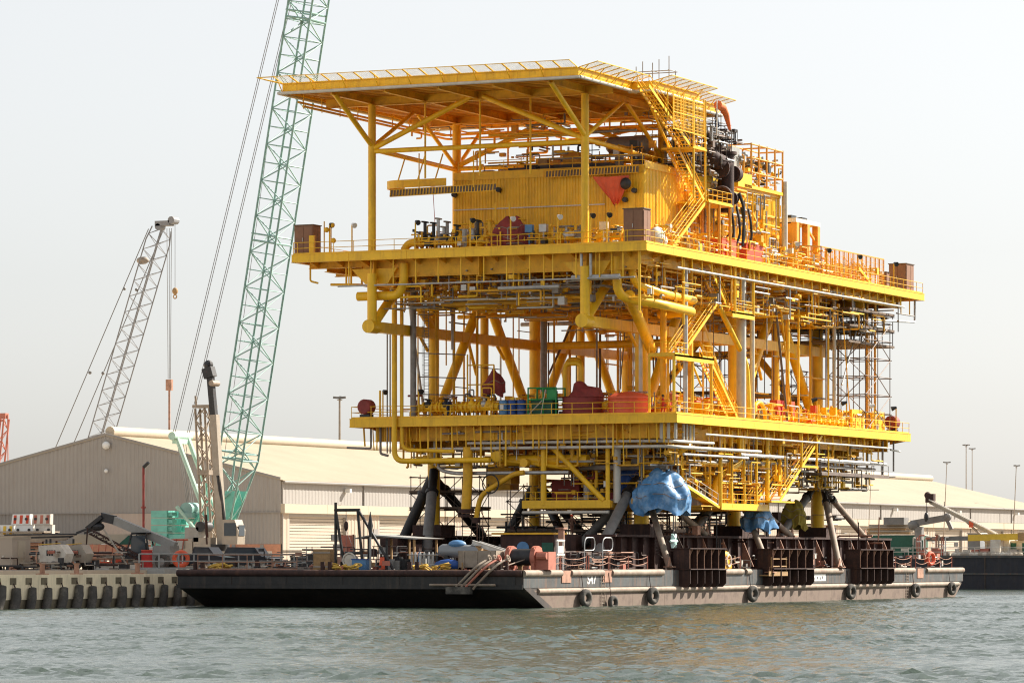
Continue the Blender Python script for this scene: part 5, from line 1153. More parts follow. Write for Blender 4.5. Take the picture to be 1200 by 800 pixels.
# ---------------------------------------------------------------- loose things on the decks
from mathutils import noise as mnoise
def drape(name, label, cat, c, size, m, seed, loc=None, folds=7, lean=0, rough=.75):
    r = random.Random(seed); n = 54; k = 22; vs = []; fs = []
    ph = [r.uniform(0, 6.28) for _ in range(6)]; off = V((seed * 3.1, seed * 1.7, 0))
    for j in range(k + 1):
        v = j / k
        for i in range(n):
            t = 2 * math.pi * i / n
            rad = min(1, v * 1.5 + .05) ** .55 * (1 + .13 * v * math.sin(folds * t + ph[0] + 1.2 * math.sin(3 * v)) + .09 * math.sin(3 * t + ph[1] + 3 * v) + .05 * math.sin(13 * t + ph[2] + 5 * v) * v)
            q = abs(math.cos(t)) ** 4 + abs(math.sin(t)) ** 4; rad /= q ** .2
            z = 1 - v ** 1.25 + .10 * math.sin(4 * t + ph[3]) * v + .07 * math.sin(2 * t + ph[4]) * (1 - v)
            p = V((c[0] + rad * math.cos(t) * size[0] / 2 + lean * z, c[1] + rad * math.sin(t) * size[1] / 2, c[2] + z * size[2]))
            pz = V((p.x * 1.5, p.y * 1.5, p.z * .55)); nv = mnoise.noise_vector(p * .6 + off) * .26 + mnoise.noise_vector(pz * 1.6 + off) * .16 * (.3 + v)
            # sharp creases: ridged noise
            cr = 1 - abs(mnoise.noise(V((p.x * 1.3, p.y * 1.3, p.z * .45 + .4 * p.x)) + off * 2)) * 3.2
            p += nv * rough + (p - V(c)).normalized() * .20 * rough * max(0, cr)
            vs.append(p)
    for j in range(k):
        for i in range(n):
            i2 = (i + 1) % n; fs.append((j * n + i, j * n + i2, (j + 1) * n + i2, (j + 1) * n + i))
    o = solid(name, label, cat, MB().add(vs, fs), m, loc or (c[0], c[1], c[2]))
    for v in ((.42, .72) if size[2] > 2.4 else (.6,)):          # lashing rope
        j = int(v * k); part(o, 'lashing_rope', MB().pipe([vs[j * n + i % n] + (vs[j * n + i % n] - V((c[0], c[1], vs[j * n + i % n].z))).normalized() * .04 for i in range(0, n + 1, 2)], .035, 5), 'rub_rail')
    return o
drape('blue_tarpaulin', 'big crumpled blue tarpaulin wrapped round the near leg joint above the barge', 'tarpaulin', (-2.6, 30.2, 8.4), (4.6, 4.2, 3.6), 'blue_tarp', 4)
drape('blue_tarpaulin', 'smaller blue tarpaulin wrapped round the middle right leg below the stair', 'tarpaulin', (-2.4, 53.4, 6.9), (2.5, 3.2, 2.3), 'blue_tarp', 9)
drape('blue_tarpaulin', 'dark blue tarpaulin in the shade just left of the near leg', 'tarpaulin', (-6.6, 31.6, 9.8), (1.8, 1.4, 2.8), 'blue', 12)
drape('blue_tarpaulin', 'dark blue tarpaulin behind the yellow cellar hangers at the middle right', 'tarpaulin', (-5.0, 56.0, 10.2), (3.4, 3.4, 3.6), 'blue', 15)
drape('red_cover', 'dull red tarpaulin draped over machinery in front of the upper deck wall', 'cover', (-14.7, 22.6, UZ), (3.4, 2.2, 2.9), 'red_dull', 21, lean=.5, rough=.4, folds=5)
drape('red_cover', 'dull red cover pulled over a tall unit on the left of the lower deck', 'cover', (-19.9, 31, LZ + 2.2), (1.8, 1.7, 2.2), 'red_dull', 23, rough=.4)
drape('olive_bag', 'olive yellow bag hanging beside the far right platform leg', 'bag', (-5.9, 72.4, 7.3), (2.3, 2.5, 2.6), 'olive_bag', 31, folds=4)
vs, fs = [], []
for j in range(15):
    for i in range(21):
        v, u = j / 14, i / 20 - .5; wd = 3.4 * (1 - v) ** .75 + .25
        vs.append((-6.1 + .5 * v + u * wd, 26.35 - .45 * math.sin(math.pi * (u + .5)) * (1 - .5 * v) - .10 * math.sin(u * 26 + 2 * v) * (.3 + v) , 38.55 - 2.5 * v + .16 * math.sin(u * 9) * v + .25 * abs(u)))
for j in range(14):
    for i in range(20): fs.append((j * 21 + i, j * 21 + i + 1, j * 21 + i + 22, j * 21 + i + 21))
oc_ = thing('orange_cover', 'orange red cover hanging in a point below the tray on the module wall', 'cover', (-6.1, 26.4, 36.2))
part(oc_, 'sheet', MB().add(vs + [(p[0], p[1] + .05, p[2]) for p in vs], fs + [tuple(q + 315 for q in reversed(f_)) for f_ in fs]), 'orange_red')
part(oc_, 'lamp', MB().sphere((-4.5, 26.0, 37.9), .5, (1.1, .7, 1.1)), 'dark_metal')
# tanks under red covers, drums, green frame on the lower deck
t = thing('covered_tank', 'dark red tarpaulin covered tank right of the green frame on the lower deck', 'tank', (-10, 29, LZ))
part(t, 'tank_body', MB().pipe([(-10, 29, LZ), (-10, 29, LZ + 1.75)], 1.9, 20), 'red_dull'); part(t, 'cover', MB().pipe([(-10, 29, LZ + 1.7), (-10, 29, LZ + 1.95), (-10.3, 29, LZ + 2.5), (-10.4, 29, LZ + 3.0), (-10.4, 29, LZ + 3.2)], [2.0, 1.75, .75, .5, .2], 20), 'red_dull')
t = thing('covered_tank', 'bright orange red covered tank beside the near platform leg on the lower deck', 'tank', (-5.2, 28.4, LZ))
part(t, 'tank_body', MB().pipe([(-5.2, 28.4, LZ), (-5.2, 28.4, LZ + 1.5)], 1.85, 20), 'orange_red'); part(t, 'cover', MB().pipe([(-5.2, 28.4, LZ + 1.45), (-5.2, 28.4, LZ + 1.65), (-5.2, 28.4, LZ + 1.95), (-5.2, 28.4, LZ + 2.1)], [1.95, 1.9, 1.4, .4], 20), 'orange_red')
part(t, 'strap', MB().torus((-5.2, 28.4, LZ + 1.45), (0, 0, 1), 1.93, .04, 24, 5), 'orange_red')
t = thing('equipment_frame', 'bright green steel lifting frame holding machinery on the lower deck', 'frame', (-13.2, 28.2, LZ))
for x in (-14.7, -13.2, -11.9):
    for y in (27.2, 29.2): bar(t, 'frame_post', (x, y, LZ), (x, y, LZ + 2.6), .08, 'green')
for z in (.1, 1.5, 2.55):
    for y in (27.2, 29.2): bar(t, 'frame_rail', (-14.7, y, LZ + z), (-11.9, y, LZ + z), .07, 'green')
part(t, 'frame_brace', MB().tube((-14.7, 27.2, LZ + .1), (-13.2, 27.2, LZ + 1.5), .05, 6).tube((-13.4, 27.1, LZ), (-12.9, 27.1, LZ + 2.4), .04, 6), 'pale_pipe')
part(t, 'engine', MB().box((-13.5, 28.2, LZ + .8), (2.2, 1.3, 1.3)).tube((-12.6, 28.2, LZ + 1.4), (-12.6, 28.2, LZ + 2.3), .4, 10), 'green_dark'); part(t, 'panel', MB().box((-12.4, 27.25, LZ + 2.0), (.9, .08, .8)), 'green', smooth=False)
for i, (x, m, lab) in enumerate([(-17.3, 'blue_pale', 'pale blue drum with a white label, leftmost of the blue drums on lower deck'), (-16.4, 'blue', 'dark blue drum in the middle of the blue drums on lower deck'), (-15.5, 'blue', 'dark blue drum next to the green lifting frame')]):
    t = thing('drum', lab, 'drum', (x, 27.5, LZ), 'blue drums on the lower deck'); b = MB().tube((x, 27.5, LZ), (x, 27.5, LZ + 1.5), .42, 14)
    for z in (.05, .5, 1.0, 1.46): b.torus((x, 27.5, LZ + z), (0, 0, 1), .42, .035, 14, 5)
    part(t, 'barrel', b, m)
    if i == 0: part(t, 'label', MB().box((x, 27.06, LZ + .9), (.36, .02, .5)), 'white_paint', smooth=False)
    part(t, 'bung', MB().tube((x + .2, 27.5, LZ + 1.5), (x + .2, 27.5, LZ + 1.56), .05, 8), 'dark_metal')
for y, lab, m in ((41.2, 'orange red steel box nearer the exhaust on the right edge of the upper deck', 'orange_red'), (47.8, 'darker red steel box farther along the right edge of the upper deck', 'red')):
    t = thing('steel_box', lab, 'container', (-1.6, y, UZ), 'red boxes on the upper deck edge')
    part(t, 'box_shell', MB().box((-1.6, y, UZ + .95), (2.2, 3.6 if y < 44 else 4.4, 1.6)), m, smooth=False)
    for k in (-1, 1): part(t, 'skid_foot', MB().box((-1.6, y + k * 1.2, UZ + .08), (2.2, .3, .16)), 'red_dull', smooth=False)
    part(t, 'lid', MB().box((-1.6, y, UZ + 1.8), (2.3, 3.7 if y < 44 else 4.5, .1)), m, smooth=False)
t = thing('cement_sack_pile', 'white tarpaulin bundle by the near corner cabinet on the upper deck', 'bundle', (.0 - .4, 23.2, UZ))
part(t, 'bundle', MB().sphere((-.4, 23.6, UZ + .8), .9, (.7, 1.3, 1.0)).sphere((-.4, 24.6, UZ + .5), .7, (.7, 1.2, .9)), 'insulation_white'); part(t, 'strap', MB().torus((-.4, 23.6, UZ + .8), (0, 1, .2), .8, .04, 14, 5), 'rope_yellow')
t = thing('windsock', 'orange windsock drooping at the far right edge of the helideck', 'windsock', (-.6, 39, 43.2))
bar(t, 'pole', (-.6, 38.4, 43.2), (-.6, 38.4, 46.5), .06, 'white_paint'); part(t, 'sock', MB().pipe([(-.6, 38.6, 46.1), (-.6, 39.8, 46.0), (-.6, 40.7, 45.4), (-.6, 41.6, 44.1)], [.42, .38, .3, .14], 10, .0), 'windsock')
# ---------------------------------------------------------------- scaffolding
def scaffold(label, x0, x1, y0, y1, z0, z1, nx, ny, nz, boards=(), braces=True, r=.04, over=.6, m='scaffold_steel', rr=3):
    t = thing('scaffold', label, 'scaffold', ((x0 + x1) / 2, (y0 + y1) / 2, z0)); rn = random.Random(rr)
    xs_ = np.linspace(x0, x1, nx + 1); ys_ = np.linspace(y0, y1, ny + 1); zs_ = np.linspace(z0, z1, nz + 1)
    for x in xs_:
        for y in ys_: bar(t, 'standard', (x, y, z0), (x, y, z1 + rn.uniform(0, over)), r, m, 6)
    for z in zs_[1:]:
        for y in ys_: bar(t, 'ledger', (x0 - .2, y, z), (x1 + .2, y, z), r * .9, m, 6)
        for x in xs_: bar(t, 'transom', (x, y0 - .2, z + .06), (x, y1 + .2, z + .06), r * .9, m, 6)
    if braces:
        for i in range(nz):
            for j in range(ny):
                if (i + j) % 2 == 0: bar(t, 'brace', (x1 + .05, ys_[j], zs_[i]), (x1 + .05, ys_[j + 1], zs_[i + 1]), r * .9, m, 6)
                else: bar(t, 'brace', (x1 + .05, ys_[j + 1], zs_[i]), (x1 + .05, ys_[j], zs_[i + 1]), r * .9, m, 6)
            for j in range(nx):
                a_, c_ = (xs_[j], xs_[j + 1]) if (i + j) % 2 else (xs_[j + 1], xs_[j]); bar(t, 'brace', (a_, y0 - .05, zs_[i]), (c_, y0 - .05, zs_[i + 1]), r * .9, m, 6)
    for k in boards:
        z = zs_[k]; x = x0
        while x < x1: blk2(t, 'board', (x, y0 - .3, z + .1), (min(x + .26, x1), y1 + .3, z + .16), 'scaffold_board'); x += .28
        blk2(t, 'toe_board', (x1 + .06, y0 - .3, z + .1), (x1 + .1, y1 + .3, z + .32), 'scaffold_board'); blk2(t, 'toe_board', (x0, y0 - .34, z + .1), (x1, y0 - .3, z + .32), 'scaffold_board')
    return t
scaffold('tall scaffold tower standing on the lower deck at its far right end', -4.6, -.6, 79, 86.5, LZ, 28.3, 2, 2, 6, (), True, .05)
scaffold('dark boarded scaffold platforms hung round the far right column under the upper deck', -10, -1.0, 75.5, 88.5, 25.9, 29.2, 4, 4, 2, (0, 1, 2), False, .05)
scaffold('open scaffold left of the far right leg with thin braces on lower deck', -8.5, -6.8, 73, 78.6, LZ, 23.2, 1, 2, 4, (2,), True, .045)
scaffold('scaffold seen through the middle columns behind the left row of legs', -20, -12, 74, 78, LZ, 28.5, 4, 1, 6, (1, 2, 5), True, .05)
scaffold('scaffold with dark boards round the left leg below the lower deck', -30.2, -23.0, 34.4, 36.4, 5.6, 11.8, 4, 1, 4, (2, 3), True, .045)
scaffold('scaffold in front of the middle left leg above the barge deck', -29.4, -24, 54.4, 55.2, 5.2, 11.3, 3, 1, 4, (1,), True, .045)
scaffold('scaffold deck under the cellar platform left of the pale brace', -13.5, -3.2, 34.6, 36.6, 3.2, 8.2, 5, 1, 3, (2,), True, .045)
scaffold('scaffold on the module roof behind the exhaust with poles above the helideck', -4.6, -2.4, 35.5, 46, hz, 45.0, 1, 5, 4, (2, 3), False, .045, 1.4, 'dull_pipe')
scaffold('thin scaffold poles rising above the back edge of the helideck', -12.2, -8.8, 46.6, 48.2, 40.5, 50.6, 2, 1, 5, (), False, .045, 2.2, 'dull_pipe')
# ---------------------------------------------------------------- teal crawler crane
YC = 62.
t = thing('crawler_crane', 'teal lattice boom crawler crane with stacked teal counterweights at the quay', 'crane', (-67.5, YC, 2.74))
Pb = lattice(t, (-65.0, YC, 8.2), (-53.4, YC, 74.5), 3.5, 2.8, 36, .12, .07, 'teal_dark', .095, 0, (0, 1, 0), .35)
for i in range(5, 36):
    for c in (0, 1, 2, 3): bar(t, 'lacing_rung', Pb(c, i / 36), Pb((c + 1) % 4, i / 36), .05, 'teal_dark', 5)
for z_ in (37., 60., 14.5):
    tt = (z_ - 8.2) / 66.3; ring = [Pb(c, tt) for c in range(4)]
    for c in range(4): bar(t, 'boom_joint', ring[c], ring[(c + 1) % 4], .11, 'teal_dark', 6); bar(t, 'boom_joint', ring[c] + V((0, 0, .7)), ring[(c + 1) % 4] + V((0, 0, .7)), .09, 'teal_dark', 6)
for k in (-.9, .7): part(t, 'boom_foot', MB().prism([(-65.4, YC + k, 8.2), (-64.7, YC + k, 8.2), (-63.3, YC + k, 11.2), (-65.0, YC + k, 11.2)], (0, .2, 0)), 'teal', smooth=False)
for i, (z0) in enumerate(np.arange(4.55, 9.2, .78)):            # stacked counterweight slabs
    for k in (-1.5, 1.5): part(t, 'counterweight', MB().box((-72.1, YC + k, z0 + .37), (1.9, 1.7, .70)).box((-71.0, YC + k - .1, z0 + .36), (.7, 1.0, .4)), 'teal', smooth=False)
part(t, 'counterweight_tray', MB().box((-71.9, YC, 4.35), (2.6, 5.2, .3)).box((-71, YC, 3.9), (3, 3, .6)), 'dark_metal', smooth=False)
part(t, 'machinery_house', MB().box((-68.6, YC - .6, 5.6), (4.6, 3.2, 2.1)).box((-66.6, YC, 7.2), (2.2, 2.6, 1.3)).box((-66.6, YC - 1.2, 8.7), (1.5, .9, 1.8)), 'teal', smooth=False)
part(t, 'winch', MB().tube((-69.6, YC - 1.0, 9.3), (-69.6, YC + 1.0, 9.3), .75, 14).box((-69.6, YC, 8.7), (1.6, 2.4, .5)), 'teal_dark')
part(t, 'cab', MB().prism([(-66.2, YC - 2.6, 4.9), (-64.4, YC - 2.6, 4.9), (-64.2, YC - 2.6, 6.2), (-64.8, YC - 2.6, 7.4), (-66.2, YC - 2.6, 7.4)], (0, 1.3, 0)), 'boom_cream', smooth=False)
for y in (-1.2, 1.2):
    part(t, 'gantry_leg', MB().tube((-70.9 + .2, YC + y, 17.0), (-67.2, YC + y, 8.8), .26, 8), 'teal_pale')
    part(t, 'gantry_leg', MB().tube((-70.6, YC + y, 9.6), (-67.6, YC + y, 6.3), .2, 8), 'teal_pale')
    part(t, 'gantry_strut', MB().tube((-66.9, YC + y, 12.4), (-69.6, YC - y, 6.2), .15, 6), 'teal')
for z, x in ((11.8, -68.5), (8.2, -69.3)): bar(t, 'gantry_tie', (x, YC - 1.3, z), (x, YC + 1.3, z), .17, 'teal_pale')
part(t, 'mast_head', MB().tube((-70.8, YC - 1.9, 17.0), (-70.8, YC + 1.9, 17.0), .45, 10).box((-70.8, YC, 16.6), (.7, 2.4, .8)), 'teal_pale')
for y in (-1.7, -1.3, 1.3, 1.7): bar(t, 'pendant_rope', (-70.8, YC + y, 17.2), (-55.5 + .4, YC + y * .9, 74.4), .038, 'cable', 5)
for y in (-.9, -.5, -.1, .4, .9): bar(t, 'hoist_rope', (-70.8, YC + y, 16.8), (-69.6, YC + y * .8, 9.6), .035, 'cable', 5)
bar(t, 'hoist_rope', (-66.5, YC, 9), (-56.2, YC, 74), .03, 'cable', 5)
for y in (-3.2, 3.2):
    tr = part(t, 'crawler_track', MB().pipe([(-72, YC + y, 3.3), (-71.4, YC + y, 3.9), (-63.2, YC + y, 3.9), (-62.6, YC + y, 3.3), (-63.2, YC + y, 2.85), (-71.4, YC + y, 2.85), (-72, YC + y, 3.3)], .32, 6).box((-67.3, YC + y, 3.4), (7.6, .8, .9)), 'dark_metal', smooth=False)
# telescopic mobile crane in front of it
YM = 52.
t = thing('mobile_crane', 'white mobile crane with raised cream telescopic boom and black inner section', 'crane', (-60, YM, 2.74))
part(t, 'main_boom', MB().beam((-60.3, YM, 5.6), (-61.2, YM, 18.8), .76, .74, (0, 1, 0)), 'boom_cream', smooth=False)
part(t, 'inner_boom', MB().beam((-61.25, YM, 18.6), (-61.65, YM, 22.6), .62, .6, (0, 1, 0)).beam((-61.65, YM, 22.6), (-61.95, YM, 23.6), 1.1, .9, (0, 1, 0)).sphere((-61.9, YM, 23.9), .5), 'dark_metal', smooth=False)
part(t, 'luffing_cylinder', MB().tube((-59.8, YM, 6.2), (-60.6, YM - .3, 12.6), .2, 8), 'dark_metal')
part(t, 'boom_tip_sheave', MB().tube((-61.2, YM - .7, 22.0), (-61.2, YM + .7, 22.0), .3, 10), 'tan_steel')
part(t, 'operator_cab', MB().prism([(-59.4, YM - 1.6, 5.6), (-57.7, YM - 1.6, 5.6), (-57.6, YM - 1.6, 7.0), (-58.0, YM - 1.6, 8.1), (-59.4, YM - 1.6, 8.1)], (0, 1.6, 0)), 'boom_cream', smooth=False)
part(t, 'cab_window', MB().box((-58.5, YM - 1.63, 7.1), (1.35, .05, 1.3)).box((-57.62, YM - .8, 7.0), (.06, 1.2, 1.1)), 'glass', smooth=False)
part(t, 'carrier', MB().box((-60.5, YM, 4.4), (10.5, 2.6, 1.0)).box((-64.2, YM, 5.4), (2.2, 2.5, 1.6)).box((-62, YM, 5.6), (2, 2.4, 1.4)), 'boom_cream', smooth=False)
part(t, 'engine_deck', MB().box((-63.2, YM - .2, 6.6), (1.6, 2.0, 1.5)), 'machine_grey', smooth=False); part(t, 'winch', MB().tube((-62.2, YM - 1.2, 7.4), (-62.2, YM + .6, 7.4), .55, 12), 'dark_metal'); part(t, 'turntable', MB().tube((-60.8, YM, 4.9), (-60.8, YM, 5.6), 1.2, 16), 'dark_metal'); bar(t, 'hose', (-61.6, YM - 1.1, 8.6), (-61.4, YM - 1.1, 5.6), .16, 'dark_rust', 6); blk(t, 'side_box', (-64.6, YM - 1.35, 5.6), (1.2, .2, .9), 'grey_paint')
for x in (-64.8, -63.2, -58.2, -56.6):
    w_ = part(t, 'wheel', MB().tube((x, YM - 1.45, 3.35), (x, YM - 1.0, 3.35), .62, 16), 'rubber'); part(w_, 'rim', MB().tube((x, YM - 1.5, 3.35), (x, YM - 1.44, 3.35), .3, 10), 'grey_paint')
t = thing('lattice_mast', 'tan steel lattice mast standing left of the cream telescopic boom', 'mast', (-62.3, YM + 3, 5))
lattice(t, (-63.3, YM + 3, 2.74), (-64.3, YM + 3, 19.6), 1.0, 1.1, 14, .13, .07, 'tan_steel', 0, 0, (0, 1, 0))
part(t, 'mast_cap', MB().box((-64.0, YM + 3, 19.8), (2.2, 1.4, .3)).tube((-65.0, YM + 3, 19.8), (-65.1, YM + 3, 20.9), .12, 6).box((-63.9, YM + 3, 13), (1.4, 1.2, .5)), 'tan_steel', smooth=False)
# grey lattice crane behind the warehouse
YG = 330.
t = thing('lattice_crane', 'distant grey lattice crane boom rising behind the warehouse roof', 'crane', (-239.5, YG, 2.74))
lattice(t, (-243, YG, 16), (-226.6, YG, 64.5), 3.4, 2.9, 34, .12, .065, 'far_grey', 0, .05, (.25, 1, 0), .8)
part(t, 'boom_head', MB().box((-226.0, YG, 65.4), (3.0, 2, .9)).tube((-224.1, YG - 1, 65.9), (-224.1, YG + 1, 65.9), .7, 10).tube((-226.9, YG - 1, 64.8), (-226.9, YG + 1, 64.8), .6, 10), 'far_grey', smooth=False)
part(t, 'boom_lug', MB().sphere((-230.6, YG, 58.8), .9, (1.4, 1, .8)), 'tan_steel')
for y in (-1.6, 1.6): bar(t, 'pendant_rope', (-227.8 + y * .4, YG + y, 64.4), (-250.5 + y * .5, YG + y, 18.5), .085, 'boom_grey', 5)
for y in (-1, 1):
    part(t, 'pendant_joint', MB().sphere((-240.4 + y * .5, YG + y * 1.5, 38.4), .32).sphere((-233.2 + y * .4, YG + y * 1.5, 53.6), .3), 'boom_grey')
for dx in (-.5, .0, .45): bar(t, 'hoist_rope', (-225.0 + dx, YG, 64.5), (-225.0 + dx * .5, YG, 37), .055, 'boom_grey', 5)
bar(t, 'hoist_rope', (-223.8, YG, 65.6), (-223.8, YG, 53.5), .05, 'boom_grey', 5)
part(t, 'hook_block', MB().box((-225.0, YG, 35.9), (1.2, .6, 2.0)).pipe([(-225, YG, 34.9), (-225, YG, 25)], .2, 6), 'tan_rust', smooth=False)
part(t, 'jib_hook', MB().sphere((-223.8, YG, 53), .55, (1, 1, 1.2)).torus((-223.8, YG, 52), (0, 1, 0), .35, .12, 10, 5), 'wood')
part(t, 'crane_house', MB().box((-246, YG, 6), (9, 4, 4.5)).box((-245, YG, 11), (4, 3, 6)), 'boom_grey', smooth=False)
part(t, 'crawler_track', MB().box((-244, YG - 3, 3.4), (10, 1.2, 1.3)).box((-244, YG + 3, 3.4), (10, 1.2, 1.3)), 'dark_metal', smooth=False)
t = thing('red_crane', 'tip of a red lattice crane at the left edge beyond the warehouse', 'crane', (-212, 250, 2.74))
lattice(t, (-213.5, 250, 2.74), (-210.6, 250, 27), 1.6, 1.6, 14, .16, .09, 'salmon', 0, 0, (0, 1, 0))
part(t, 'boom_head', MB().box((-210.4, 250, 27.4), (1.4, 1, .9)), 'salmon', smooth=False); bar(t, 'hoist_rope', (-209.6, 250, 27.6), (-209.4, 250, 10), .09, 'salmon', 5)

# ---------------------------------------------------------------- lamp masts
def lamp_mast(x, y, h, lab, r=.14, heads=3, lean=0):
    t = thing('lamp_mast', lab, 'lamp mast', (x, y, 2.74))
    part(t, 'pole', MB().pipe([(x, y, 2.74), (x + lean, y, 2.74 + h)], [r * 1.4, r * .8], 8), 'tan_steel')
    for k in range(heads):
        a_ = 6.28 * k / heads + .4; part(t, 'lamp_head', MB().beam((x + lean, y, 2.74 + h - .2), (x + lean + math.cos(a_) * (.5 + r * 3), y + math.sin(a_) * .6, 2.74 + h - .1), .15 + r, .15 + r), 'boom_grey', smooth=False)
    part(t, 'lamp_ring', MB().torus((x + lean, y, 2.74 + h - .5), (0, 0, 1), r * 2, .06, 12, 5), 'tan_steel')
lamp_mast(-153.97, 260, 27.2, 'tall lamp mast behind the warehouse roof left of the platform', .2, 4)
lamp_mast(-148.5, 560, 27.4, 'crown headed lamp mast, left one of the pair behind the far warehouse roof', .12, 6)
lamp_mast(-147.4, 561, 26.6, 'thin mast just right of the crown headed lamp mast behind the warehouse', .1, 2)
lamp_mast(-106.4, 418.0, 19.9, 'leaning roof lamp pole near the right end of the warehouse roof', .08, 2, .9)
lamp_mast(-106.4, 461.5, 20.2, 'rightmost lamp pole in front of the far end of the warehouse roof', .09, 3, .9)
lamp_mast(-106.4, 375.5, 18.4, 'short pole against the warehouse roof below the lower deck scaffold', .06, 1, .9)

# ---------------------------------------------------------------- quayside yard, left
def barrier(lab, p, m1, m2, n=3, L=2.0):
    t = thing('water_barrier', lab, 'barrier', p, 'plastic water filled barriers stacked in the yard'); x, y, z = p
    body = part(t, 'barrier_body', MB().prism([(x - L / 2, y - .32, z), (x + L / 2, y - .32, z), (x + L / 2 - .06, y - .18, z + .95), (x - L / 2 + .06, y - .18, z + .95)], (0, .5, 0)), m1, smooth=False)
    for k in range(n):
        if m2: part(t, 'stripe', MB().prism([(x - L / 2 + .22 + k * L / n, y - .325, z + .08), (x - L / 2 + .52 + k * L / n, y - .325, z + .08), (x - L / 2 + .52 + k * L / n, y - .23, z + .86), (x - L / 2 + .22 + k * L / n, y - .23, z + .86)], (0, .03, 0)), m2, smooth=False)
    for k in (-1, 1): part(t, 'socket', MB().tube((x + k * L * .3, y - .36, z + .5), (x + k * L * .3, y - .25, z + .5), .13, 8), 'dark_metal')
zs0 = 6.45
zz = 6.3
for i, (x, dz, m1, m2, lab) in enumerate([(-51.7, 0, 'white_paint', 'barrier_yellow', 'white barrier with yellow bands in the lower row'), (-49.6, 0, 'white_paint', None, 'plain white barrier in the lower row under the red striped ones'),
        (-49.9, 1.0, 'white_paint', 'red', 'red and white striped barrier on top of the stack, left one'), (-47.7, 1.0, 'white_dirty', 'salmon', 'faded red striped barrier on top of the stack, right one'), (-47.5, 0, 'white_dirty', None, 'dirty white barrier at the right end of the lower row')]):
    barrier(lab, (x - 9.4, 12.0, zz + dz), m1, m2)
rk = thing('storage_rack', 'steel rack carrying pipes and the stacked barriers behind the white container', 'rack', (-56, 12, 2.74))
for x in (-65, -61, -56.2):
    for y in (10.6, 13): bar(rk, 'rack_post', (x, y, 2.74), (x, y, 6.2), .12, 'dark_rust')
blk2(rk, 'rack_shelf', (-65.7, 10.4, 6.15), (-56.0, 13.2, 6.29), 'tan_steel')
for i in range(16): bar(rk, 'stored_pipe', (-65.4, 10.6 + .15 * i, 4.5 + .16 * (i % 5)), (-57.0 - (i % 3), 10.4 + .17 * i, 4.6 + .14 * (i % 5)), .1, rp.choice(['dull_pipe', 'dark_rust', 'tan_rust', 'dark_metal']), 6)
for i in range(7): bar(rk, 'stored_beam', (-62 + i * .4, 9.4, 5.2 + .12 * i), (-53.2 + i * .2, 9.6, 5.5 + .08 * i), .09, rp.choice(['dark_rust', 'tan_steel', 'dark_metal']), 6)
t = thing('canopy', 'low pale canopy roof between the barriers and the telehandler', 'canopy', (-51, 14, 2.74))
part(t, 'roof_sheet', MB().prism([(-54.4, 13, 6.0), (-48.6, 13, 6.0), (-47.4, 13, 5.1), (-54.4, 13, 5.1)], (0, 2.6, 0)), 'cream_trim', smooth=False)
part(t, 'gable_sheet', MB().prism([(-48.5, 12.95, 5.9), (-46.6, 12.95, 5.05), (-49.6, 12.95, 5.05)], (0, .04, 0)), 'green_dark', smooth=False)
for x in (-54.2, -47.8): bar(t, 'post', (x, 13.2, 2.74), (x, 13.2, 5.3), .08, 'tan_steel')
t = thing('site_container', 'plain off white site container at the left edge of the quay', 'container', (-49, -4, 2.74))
part(t, 'shell', MB().box((-51.9, -3.0, 4.3), (3.6, 3.0, 2.5)), 'siding_cream', smooth=False)
part(t, 'roof', MB().box((-51.9, -3.0, 5.6), (3.7, 3.1, .12)), 'cream_trim', smooth=False); part(t, 'door', MB().box((-50.07, -3, 4.25), (.05, 1.2, 2.1)), 'cream_trim', smooth=False)
part(t, 'feet', MB().box((-53.1, -3, 2.9), (.4, 2.6, .32)).box((-50.7, -3, 2.9), (.4, 2.6, .32)), 'dark_metal', smooth=False)
def trailer(lab, x, y, m, L=2.6):
    t = thing('generator_trailer', lab, 'trailer', (x, y, 2.74))
    part(t, 'body', MB().prism([(x - L / 2, y - .7, 3.5), (x + L / 2 - .2, y - .7, 3.4), (x + L / 2 + .1, y - .7, 4.2), (x + L * .3, y - .7, 5.0), (x - L / 2, y - .7, 4.9)], (0, 1.4, 0)), m, smooth=False)
    part(t, 'exhaust', MB().tube((x - .6, y, 4.9), (x - .6, y, 5.5), .1, 8), 'dark_metal')
    for s in (-.75, .75):
        w_ = part(t, 'wheel', MB().tube((x + .2, y + s - .1, 3.15), (x + .2, y + s + .1, 3.15), .38, 14), 'rubber'); part(w_, 'hub', MB().tube((x + .2, y + s - .13, 3.15), (x + .2, y + s + .13, 3.15), .14, 8), 'grey_paint')
    for k in range(4): blk(t, 'louvre', (x - .5 + .25 * k, y - .71, 4.25), (.16, .03, .5), 'dark_metal')
    blk(t, 'chassis', (x, y, 3.3), (L + .3, 1.2, .14), 'dark_metal'); bar(t, 'jockey_leg', (x + L / 2 + .6, y, 2.75), (x + L / 2 + .6, y, 3.5), .05, 'galvanised', 6); bar(t, 'lift_frame', (x - L / 2, y - .6, 5.0), (x + L * .3, y - .6, 5.1), .04, 'rope_yellow', 6)
    bar(t, 'tow_bar', (x + L / 2, y, 3.4), (x + L / 2 + 1.2, y, 3.0), .06, 'dark_metal', 6); bar(t, 'panel', (x - .4, y - .72, 4.3), (x + .3, y - .72, 4.3), .16, 'salmon', 6)
trailer('cream generator trailer with red panel next to the white container', -47.0, -2.2, 'white_dirty'); trailer('pale compressor trailer nearer the telehandler', -46.7, 1.2, 'boom_cream', 2.0); trailer('dusty welding trailer behind the cream generator', -50.6, 3.0, 'insulation_white', 2.0)
lt = thing('lighting_tower', 'folded lattice lighting tower leaning over the trailers', 'light tower', (-46, 8, 2.74))
